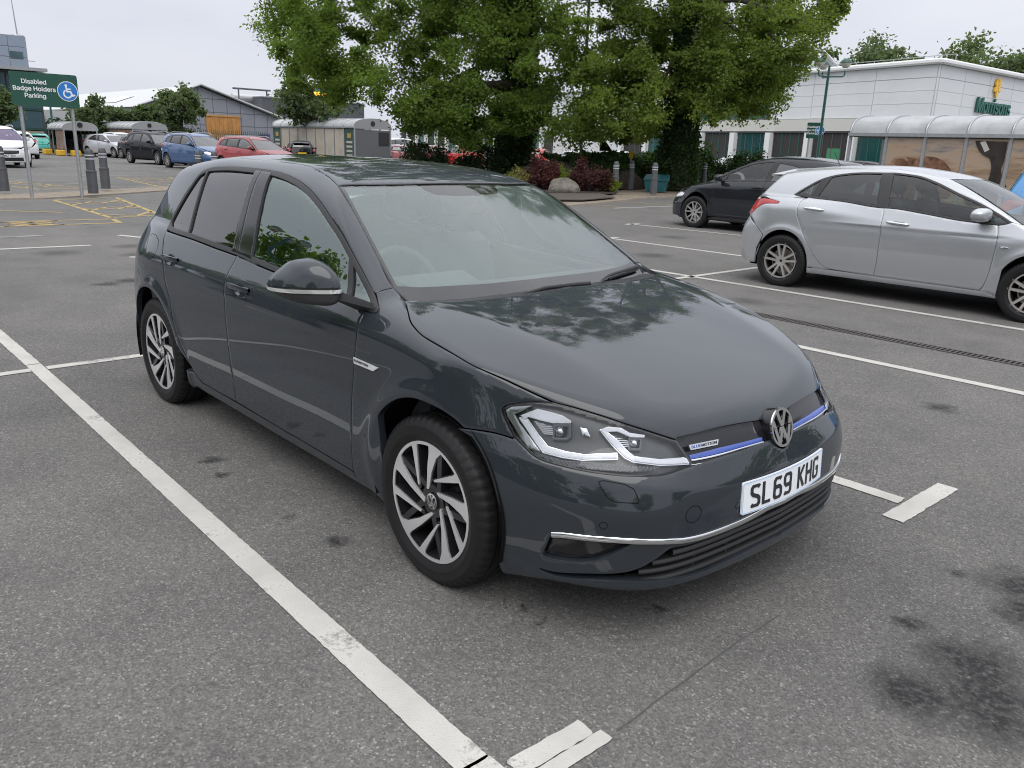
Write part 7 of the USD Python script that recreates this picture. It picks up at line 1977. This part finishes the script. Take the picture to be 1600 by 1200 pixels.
hd = thing('hedge', 'clipped dark hedge along the car park edge, seen only in reflections', 'hedge', (-16, -23, 0), math.radians(-8))
rng = np.random.default_rng(9)
P = np.c_[rng.uniform(-26, 26, 14000), rng.uniform(-.9, .9, 14000), rng.uniform(0, 2.4, 14000)]
put('foliage', leaves(P, .30, rng, .2), leaf_dark, hd)
put('core', bx(-26, 26, -.5, .5, 0, 2.0, .2), M('hedge_core', (.010, .016, .007), .95), hd)


def shrub(name, label, loc, r, n, size, mat, seed, category='shrub', droop=.1, clumps=26):
    rng = np.random.default_rng(seed)
    t = thing(name, label, category, loc)
    r = np.array(r, float)
    u = rng.normal(size=(clumps, 3)); u /= np.linalg.norm(u, axis=1, keepdims=True); u[:, 2] = np.abs(u[:, 2])
    c = u * r * rng.uniform(.45, .95, (clumps, 1)); c[:, 2] += .08
    put('foliage', leaves(cloud(rng, (c, np.tile(r * .30, (clumps, 1))), n // clumps), size, rng, droop), mat, t)
    put('stems', cat(*[tube([(0, 0, 0), c[j] * .5 + [0, 0, .05], c[j]], [.03, .02, .006], 5) for j in range(0, clumps, 2)]), bark, t)
    return t


shrub('red_shrub', 'red-leaved shrub with upright shoots left of the boulder', (-18.4, 17.5, .12), (.75, .75, 1.05), 4200, .10, leaf_red, 21, droop=-.3)
shrub('purple_shrub', 'rounded purple-leaved shrub right of the boulder', (-17.0, 18.55, .12), (.80, .80, .95), 5200, .085, leaf_red, 22)
shrub('flowering_shrub', 'pale yellow flowering shrub at the left end of the planting', (-18.9, 16.9, .12), (.55, .55, .62), 2600, .075, leaf_yel, 23)
shrub('lime_shrub', 'small lime-green shrub between the red and the purple one', (-17.9, 18.15, .12), (.30, .30, .80), 1200, .07, leaf_lime, 24)
shrub('low_shrub', 'low green shrub at the foot of the purple shrub', (-16.5, 19.0, .12), (.40, .40, .48), 1500, .07, leaf_lime, 25)
shrub('dark_shrub', 'dark rounded shrub behind the black car bonnet', (-18.4, 30.0, .1), (1.25, 1.25, 1.55), 9000, .12, leaf_dark, 26, clumps=40)
shrub('dark_shrub', 'dark ivy-clad bush round the foot of the spreading tree', (-23.3, 19.7, .1), (1.8, 1.5, 1.7), 9000, .12, leaf_dark, 27, clumps=40)
shrub('dark_shrub', 'broad dark bush at the left end of the planted island', (-25.3, 17.6, .1), (1.6, 1.3, 1.35), 7000, .12, leaf_dark, 28, clumps=40)
shrub('dark_shrub', 'dark bush between the two tree trunks', (-21.0, 22.5, .1), (1.6, 1.5, 1.3), 7000, .12, leaf_dark, 29, clumps=40)
shrub('green_shrub', 'tall leafy green shrub at the foot of the ivy-covered trunk', (-19.0, 25.6, .1), (1.3, 1.3, 2.2), 9000, .14, leaf_ivy, 30, clumps=40)
shrub('green_shrub', 'leafy shrub to the right of the ivy-covered trunk', (-20.0, 28.4, .1), (1.5, 1.5, 1.8), 8000, .14, leaf_ivy, 31, clumps=40)
rng = np.random.default_rng(33)
N_ = 46000
q = rng.uniform(0, 1, (N_, 2)); line_ = np.array([(-18.6, 19.9), (-18.6, 21.8), (-19.1, 24.0), (-19.4, 26.5), (-21.0, 30.4), (-23.5, 35.4)])
s_ = q[:, 0] * 4.999; i_ = s_.astype(int); pc = line_[i_] + (line_[i_ + 1] - line_[i_]) * (s_ - i_)[:, None]
off_ = rng.uniform(-.1, 4.2, N_); dirn = np.array([-.87, .35])
Pxy = pc + dirn * off_[:, None]
hgt = .12 + 1.15 * np.sqrt(np.clip(off_ / 1.6, 0, 1)) * (.55 + .75 * meshkit.fbm(np.c_[Pxy * .8, 0 * off_], 3, 2))
P = np.c_[Pxy, hgt * np.where(rng.uniform(0, 1, N_) < .8, 1, rng.uniform(.2, 1, N_))]
put('ivy_ground_cover', leaves(P, .13, rng, .5, .85), leaf_ivy, label='dense ivy covering the bank of the planted island', category='ivy', kind='stuff')
bank = []
for k in range(6):
    c = line_[min(k, 5)] + dirn * 2.2
    e = trimesh.creation.icosphere(2); e.apply_scale([2.1, 2.1, .95]); e.apply_translation((*c, .1)); bank.append(e)
put('soil_bank', cat(*bank), soil, kind='structure')
dh = thing('boundary_hedge', 'dark tall hedge behind the palisade fence in the left background', 'hedge', (-87.4, 16.5, 0), math.pi / 2)
P = np.c_[rng.uniform(0, 15, 9000), rng.uniform(-.7, .7, 9000), rng.uniform(.1, 2.6, 9000) * (.8 + .3 * np.sin(np.linspace(0, 60, 9000)))]
put('foliage', leaves(P, .34, rng, .2), leaf_dark, dh)
put('core', bx(0, 15, -.4, .4, 0, 2.0), _mats['hedge_core'], dh)
for k, (x, y) in enumerate(((-27.5, 22.5), (-26.3, 24.5))):
    pass

# ------------------------------------------------------------------ other parked cars
MG = Body(wp=([(-3.6, .74), (-3.4, .80), (-3.1, .865), (-2.7, .91), (-2.2, .90), (-1.6, .89), (-1.0, .89), (-.4, .90), (0, .91), (.35, .89), (.6, .84), (.8, .77), (.95, .69)], .08),
          Hc=([(.95, .52), (.85, .60), (.7, .70), (.5, .80), (.3, .87), (.1, .925), (-.1, .96), (-.3, .985), (-.5, 1.01)], .05),
          zt=([(-3.4, .88), (-2.6, .93), (-1.5, .90), (-.5, .86), (0, .825), (.4, .73), (.7, .64)], .12),
          Rf=([(-.2, 1.20), (-.6, 1.31), (-.95, 1.40), (-1.3, 1.465), (-1.7, 1.50), (-2.1, 1.495), (-2.6, 1.45), (-3.1, 1.37), (-3.4, 1.31)], .08),
          wsx=([(.8, .24), (1.0, -.14), (1.1, -.34), (1.2, -.56), (1.3, -.80), (1.4, -1.06), (1.5, -1.36)], .03),
          Rr=([(.1, -3.33), (.25, -3.39), (.4, -3.42), (.55, -3.43), (.68, -3.41), (.8, -3.36), (.95, -3.30), (1.1, -3.2)], .03),
          rwx=([(.9, -3.34), (1.0, -3.28), (1.15, -3.14), (1.3, -2.98), (1.4, -2.9)], .03), arches=((0, .33), (-2.705, .33)), slope=.40)
cvm = i30_curves()
cvm['dlo_top'] = [(-2.60, -.74, 1.075), (-2.42, -.69, 1.19), (-2.2, -.64, 1.29), (-1.9, -.61, 1.36), (-1.5, -.60, 1.395), (-1.25, -.61, 1.37), (-1.0, -.65, 1.30), (-.75, -.71, 1.19), (-.5, -.77, 1.07), (-.36, -.81, .985)]
cvm['dlo_bot'] = [(-2.60, -.74, 1.065), (-2.2, -.79, 1.04), (-1.6, -.81, 1.015), (-1.0, -.82, .99), (-.6, -.83, .97), (-.40, -.82, .965)]
cvm['door_front'] = [(-.45, -.83, .965), (-.42, -.87, .85), (-.43, -.89, .6), (-.47, -.86, .38), (-.52, -.84, .262)]
cvm['hood_side'] = [(-.25, -.80, .94), (.1, -.81, .85), (.30, -.77, .77), (.45, -.72, .715), (.68, -.50, .62)]
cvm['ws_bot'] = (-.25, -.80, .94); cvm['cowl_x'] = .0; cvm['ws_top'] = (-1.06, -.545, 1.37)
cvm['hood_front'] = [(.68, -.50, .62), (.74, -.3, .61), (.775, 0, .605)]
cvm['headlamp'] = [(.36, -.77, .60), (.30, -.79, .68), (.45, -.72, .715), (.60, -.59, .665), (.70, -.48, .615), (.72, -.48, .58), (.58, -.66, .565)]
cvm['lamp_out'] = (.32, -.79, .62); cvm['lamp_in'] = (.70, -.49, .60)
cvm['grilles'] = [[(.86, 0, .40), (.80, -.55, .40), (.70, -.66, .22), (.86, 0, .22)]]
cvm['mirror'] = (-.58, -.97, 1.045)
cvm['pillars'] = [((-1.56, -.81, 1.0), (-1.63, -.59, 1.41), .055), ((-2.42, -.76, 1.05), (-2.28, -.62, 1.32), .04), ((-.60, -.83, .96), (-.66, -.72, 1.16), .018)]
cvm['handles'] = [(-2.35, .93), (-1.40, .895)]
cvm['arch_r'] = .365
mg_parts = car_parts(MG, cvm, h=.03, near=True)
black_paint = car_paint('black_paint', (.010, .011, .014), rough=.3)
add_car('black_hatchback', 'black five-door hatchback parked nose-left behind the silver hatchback', mg_parts, car_mats(black_paint, sill=black_trim, glass=glass_mat('green_tint_glass', (.5, .6, .57))),
        (style_spokes(5, 16, 10), .33, .222, MG.arches, .80, alloy_grey, True), (-8.05, 12.86, 0), math.pi + .0)

SUV = dict(Rf=([(-.2, 1.20), (-.6, 1.31), (-.95, 1.40), (-1.3, 1.45), (-1.7, 1.475), (-2.1, 1.475), (-2.6, 1.455), (-3.1, 1.41), (-3.4, 1.37)], .08))
silver2 = car_paint('light_silver_paint', (.46, .47, .49), metal=.5); white_p = car_paint('white_paint', (.66, .67, .68)); blue_p = car_paint('mid_blue_paint', (.035, .085, .19), metal=.3); red_p = car_paint('faded_red_paint', (.30, .055, .06))
black_p = car_paint('black_grey_paint', (.005, .006, .008), coat=.55); dark_p = car_paint('dark_grey_paint', (.035, .037, .042)); maroon_p = car_paint('maroon_paint', (.10, .018, .028)); bred_p = car_paint('bright_red_paint', (.38, .025, .022)); cream_p = car_paint('cream_paint', (.45, .41, .30))
sky_p = car_paint('light_blue_paint', (.07, .24, .48), metal=.2); teal_p = car_paint('pale_teal_paint', (.10, .42, .36)); pink_p = car_paint('dusty_pink_paint', (.42, .16, .17))
far_parts = car_parts(I30, i30_cv, h=.06)
mpv = Body(**{**K30, 'Rf': ([(-.2, 1.22), (-.6, 1.32), (-.95, 1.40), (-1.3, 1.44), (-1.7, 1.46), (-2.1, 1.46), (-2.6, 1.45), (-3.1, 1.42), (-3.4, 1.39)], .08), 'rwx': ([(.9, -3.36), (1.0, -3.33), (1.15, -3.27), (1.3, -3.20), (1.4, -3.15)], .03),
                'wgx': ([(-3.4, -.10), (-3.0, -.05), (-2.6, -.02), (-2.2, -.005), (-1.7, 0), (-1.2, 0), (-.8, 0), (-.4, -.004), (0, -.03), (.4, -.09)], .12)})
cvv = dict(i30_cv)
cvv['dlo_top'] = [(-2.95, -.72, 1.06), (-2.88, -.66, 1.20), (-2.70, -.62, 1.31), (-2.4, -.61, 1.35), (-1.9, -.60, 1.37), (-1.5, -.60, 1.365), (-1.25, -.61, 1.33), (-1.0, -.65, 1.26), (-.75, -.71, 1.16), (-.5, -.77, 1.05), (-.34, -.81, .95)]
cvv['dlo_bot'] = [(-2.95, -.72, 1.045), (-2.4, -.77, 1.035), (-1.6, -.80, 1.0), (-1.0, -.815, .96), (-.6, -.83, .925), (-.42, -.83, .912)]
cvv['pillars'] = [((-1.573, -.81, .985), (-1.62, -.58, 1.39), .05), ((-2.45, -.76, 1.02), (-2.42, -.61, 1.36), .04), ((-.62, -.83, .92), (-.60, -.74, 1.12), .02)]
cvv['roof_end'] = (-3.05, -.46, 1.40)
cvv['tail_edge'] = [(-3.08, -.55, 1.33), (-3.15, -.62, 1.13), (-3.18, -.66, 1.0)] + i30_cv['tail_edge'][3:]
cvv['rear_window'] = [(-3.13, 0, 1.36), (-3.10, -.50, 1.34), (-3.20, -.60, 1.06), (-3.26, 0, 1.05)]
cvv['tailgate'] = [(-3.26, 0, 1.05), (-3.20, -.61, 1.06), (-3.18, -.65, .97), (-3.20, -.66, .85), (-3.33, -.45, .60), (-3.36, 0, .60)]
cvv.pop('spoiler')
mpv_parts = car_parts(mpv, cvv, h=.06)
WH = (style_spokes(5, 14, 18), .315, .21, I30.arches, .775, alloy_grey, False)
WHB = (style_spokes(5, 0, 0, split=False), .315, .21, I30.arches, .775, alloy_grey, False)


def rails(t, z=1.47):
    for s_ in (-1, 1):
        put('roof_rail', tube([(-1.0, .55 * s_, z - .07), (-1.25, .56 * s_, z), (-2.5, .56 * s_, z), (-2.8, .54 * s_, z - .07)], .02, 6), galv, t, smooth=40)


def car(name, label, parts, paint, px, py, rz, scale=1.0, sill=None, plates=(), wh=None, group=None, off=-1.3, more=None):
    """px, py: the middle of the car on the ground"""
    c, s_ = math.cos(rz), math.sin(rz); sc = np.ones(3) * scale
    return add_car(name, label, parts, car_mats(paint, sill=sill) | (more or {}), wh or WH, (px - off * sc[0] * c, py - off * sc[0] * s_, 0), rz, scale=tuple(sc), plates=plates)


FP = lambda text='', m_=None: ((.88, 0, .42), (0, 1, 0), (0, 0, 1), text, m_ or plate_white)
RP = lambda text='', m_=None: ((-3.47, 0, .74), (0, -1, 0), (0, 0, 1), text, m_ or plate_yellow)
R = math.radians
car('silver_hatchback', 'small silver hatchback farthest along the left row, left of the black cars', far_parts, silver2, -56.6, 15.3, R(22), (.92, .98, 1.03), plates=(FP(),))
car('dark_hatchback', 'dark grey hatchback squeezed between the small silver car and the black off-roader', far_parts, dark_p, -53.0, 16.2, R(14), (.95, 1, 1.03), plates=(FP(),))
rails(car('black_off_roader', 'black off-roader with silver roof rails in the left row of cars', mpv_parts, black_p, -44.2, 13.9, R(12), (1.0, 1.02, 1.14), sill=black_trim, plates=(FP(),)), 1.475)
rails(car('blue_people_carrier', 'mid-blue people carrier between the black off-roader and the red car', mpv_parts, blue_p, -37.9, 13.6, R(10), (1.03, 1.02, 1.13), plates=(FP(),)), 1.475)
rails(car('red_off_roader', 'faded red off-roader with roof rails just above the dark hatchback roof', mpv_parts, red_p, -33.9, 14.6, R(14), (1.0, 1.0, 1.08), plates=(FP(),)), 1.475)
lil = dict(glass=glass_mat('lilac_glass', (.42, .34, .52), ior=2.2, gtint=(.84, .74, 1.0)))
vn = car('white_off_roader', 'white off-roader with lilac windscreen reflection cut by the left edge', mpv_parts, white_p, -39.6, 5.6, R(-3), (1.02, 1.02, 1.16), sill=black_trim, plates=(FP('SM61 DXU'),), more=lil)
rails(vn, 1.475)
car('white_hatchback', 'white hatchback showing its tail and yellow number plate behind the parking sign posts', far_parts, white_p, -52.2, 8.9, R(180 - 4), (.92, .98, 1.04), plates=(RP('SD15 BLU'),))
car('teal_hatchback', 'pale teal hatchback glimpsed between the white car and the small shelter', far_parts, teal_p, -66.5, 13.3, R(170), .95)
car('cream_hatchback', 'cream hatchback seen through the small trolley shelter', far_parts, cream_p, -70.0, 16.8, R(200), .97)
car('white_van', 'white van-like car just right of the small shelter', mpv_parts, white_p, -69.5, 20.0, R(8), (1.05, 1.02, 1.12))
car('black_small_car', 'black hatchback seen from behind before the middle trolley shelter', far_parts, black_p, -43.6, 22.0, R(155), (.85, .95, 1.02), plates=(RP(),))
car('pink_car', 'dusty pink car mostly hidden right of the middle shelter end wall', far_parts, pink_p, -45.9, 31.2, R(60), .95)
car('maroon_hatchback', 'maroon hatchback beneath the hanging branches', far_parts, maroon_p, -44.8, 32.4, R(170), (.9, 1, 1))
car('red_hatchback', 'bright red hatchback beside the maroon one beneath the tree', far_parts, bred_p, -41.2, 32.6, R(160), (.95, 1, 1.03))
car('white_van', 'white panel-sided van behind the pink car at the far side', mpv_parts, white_p, -53.5, 36.5, R(90), (1.2, 1.05, 1.3))
car('white_saloon', 'pale car in front of the far white van', far_parts, silver2, -49.5, 34.0, R(75), .98)
car('red_small_car', 'small bright red car seen between the two tree trunks', far_parts, bred_p, -39.8, 38.2, R(120), (.9, 1, 1.02))
car('silver_saloon', 'pale blue-silver car right of the small red car between the trunks', far_parts, silver2, -37.6, 40.0, R(110), (.95, 1, 1))
car('white_hatchback', 'white hatchback tail beyond the ivy, left of two', far_parts, white_p, -33.0, 38.4, R(150), (.95, 1, 1.03))
car('white_hatchback', 'white hatchback tail beyond the ivy, right of two beside the yellow marker', far_parts, white_p, -31.7, 40.8, R(150), (.95, 1, 1.0))
car('white_car', 'white car half hidden behind the dark shrub right of the trees', far_parts, white_p, -22.5, 35.6, R(165), .98)
car('white_saloon', 'white car whose windscreen shows right of the dark shrub', far_parts, white_p, -20.4, 34.0, R(-10), .98)
car('grey_saloon', 'beige-grey car before the supermarket front, left of the small parking sign', far_parts, car_paint('beige_grey_paint', (.26, .25, .23), metal=.4), -18.0, 32.6, R(-8), .98)
car('black_saloon', 'black car partly behind the posts at the left end of the wide shelter', far_parts, black_p, -12.7, 30.4, R(8), (1, 1, .98))
car('blue_hatchback', 'light blue hatchback cut off by the right edge behind the silver hatchback', mpv_parts, sky_p, .45, 9.95, R(0), (1.0, 1.0, 1.06))
# long white van between the trunks
van = thing('panel_van', 'long white panel van seen between the tree trunks under the branches', 'van', (-40.5, 44.2, 0), R(30))
vp = Polygon(spl([(-2.6, .45), (-2.65, 1.2), (-2.6, 2.35), (-2.2, 2.5), (1.0, 2.52), (1.35, 2.42), (2.05, 1.45), (2.75, 1.15), (2.9, .95), (2.92, .45), (-2.6, .45)], 80))
for nm, g, w_, m_ in (('body', vp.buffer(0), .98, white_p), ('window', Polygon([(1.25, 2.2), (1.85, 1.45), (.9, 1.42), (.9, 2.2)]), .99, privacy_glass)):
    m = prism(g, -w_, w_); v = m.vertices; m.vertices = np.c_[v[:, 0], -v[:, 2], v[:, 1]]; m.fix_normals(); put(nm, m, m_, van)
for x in (-1.7, 1.9):
    for s_ in (1, -1):
        wheel(van, (x, .85 * s_, .33), style_spokes(5, 0, 0, split=False), side=s_, R=.335, rim=.2, detail=False, sides=32)
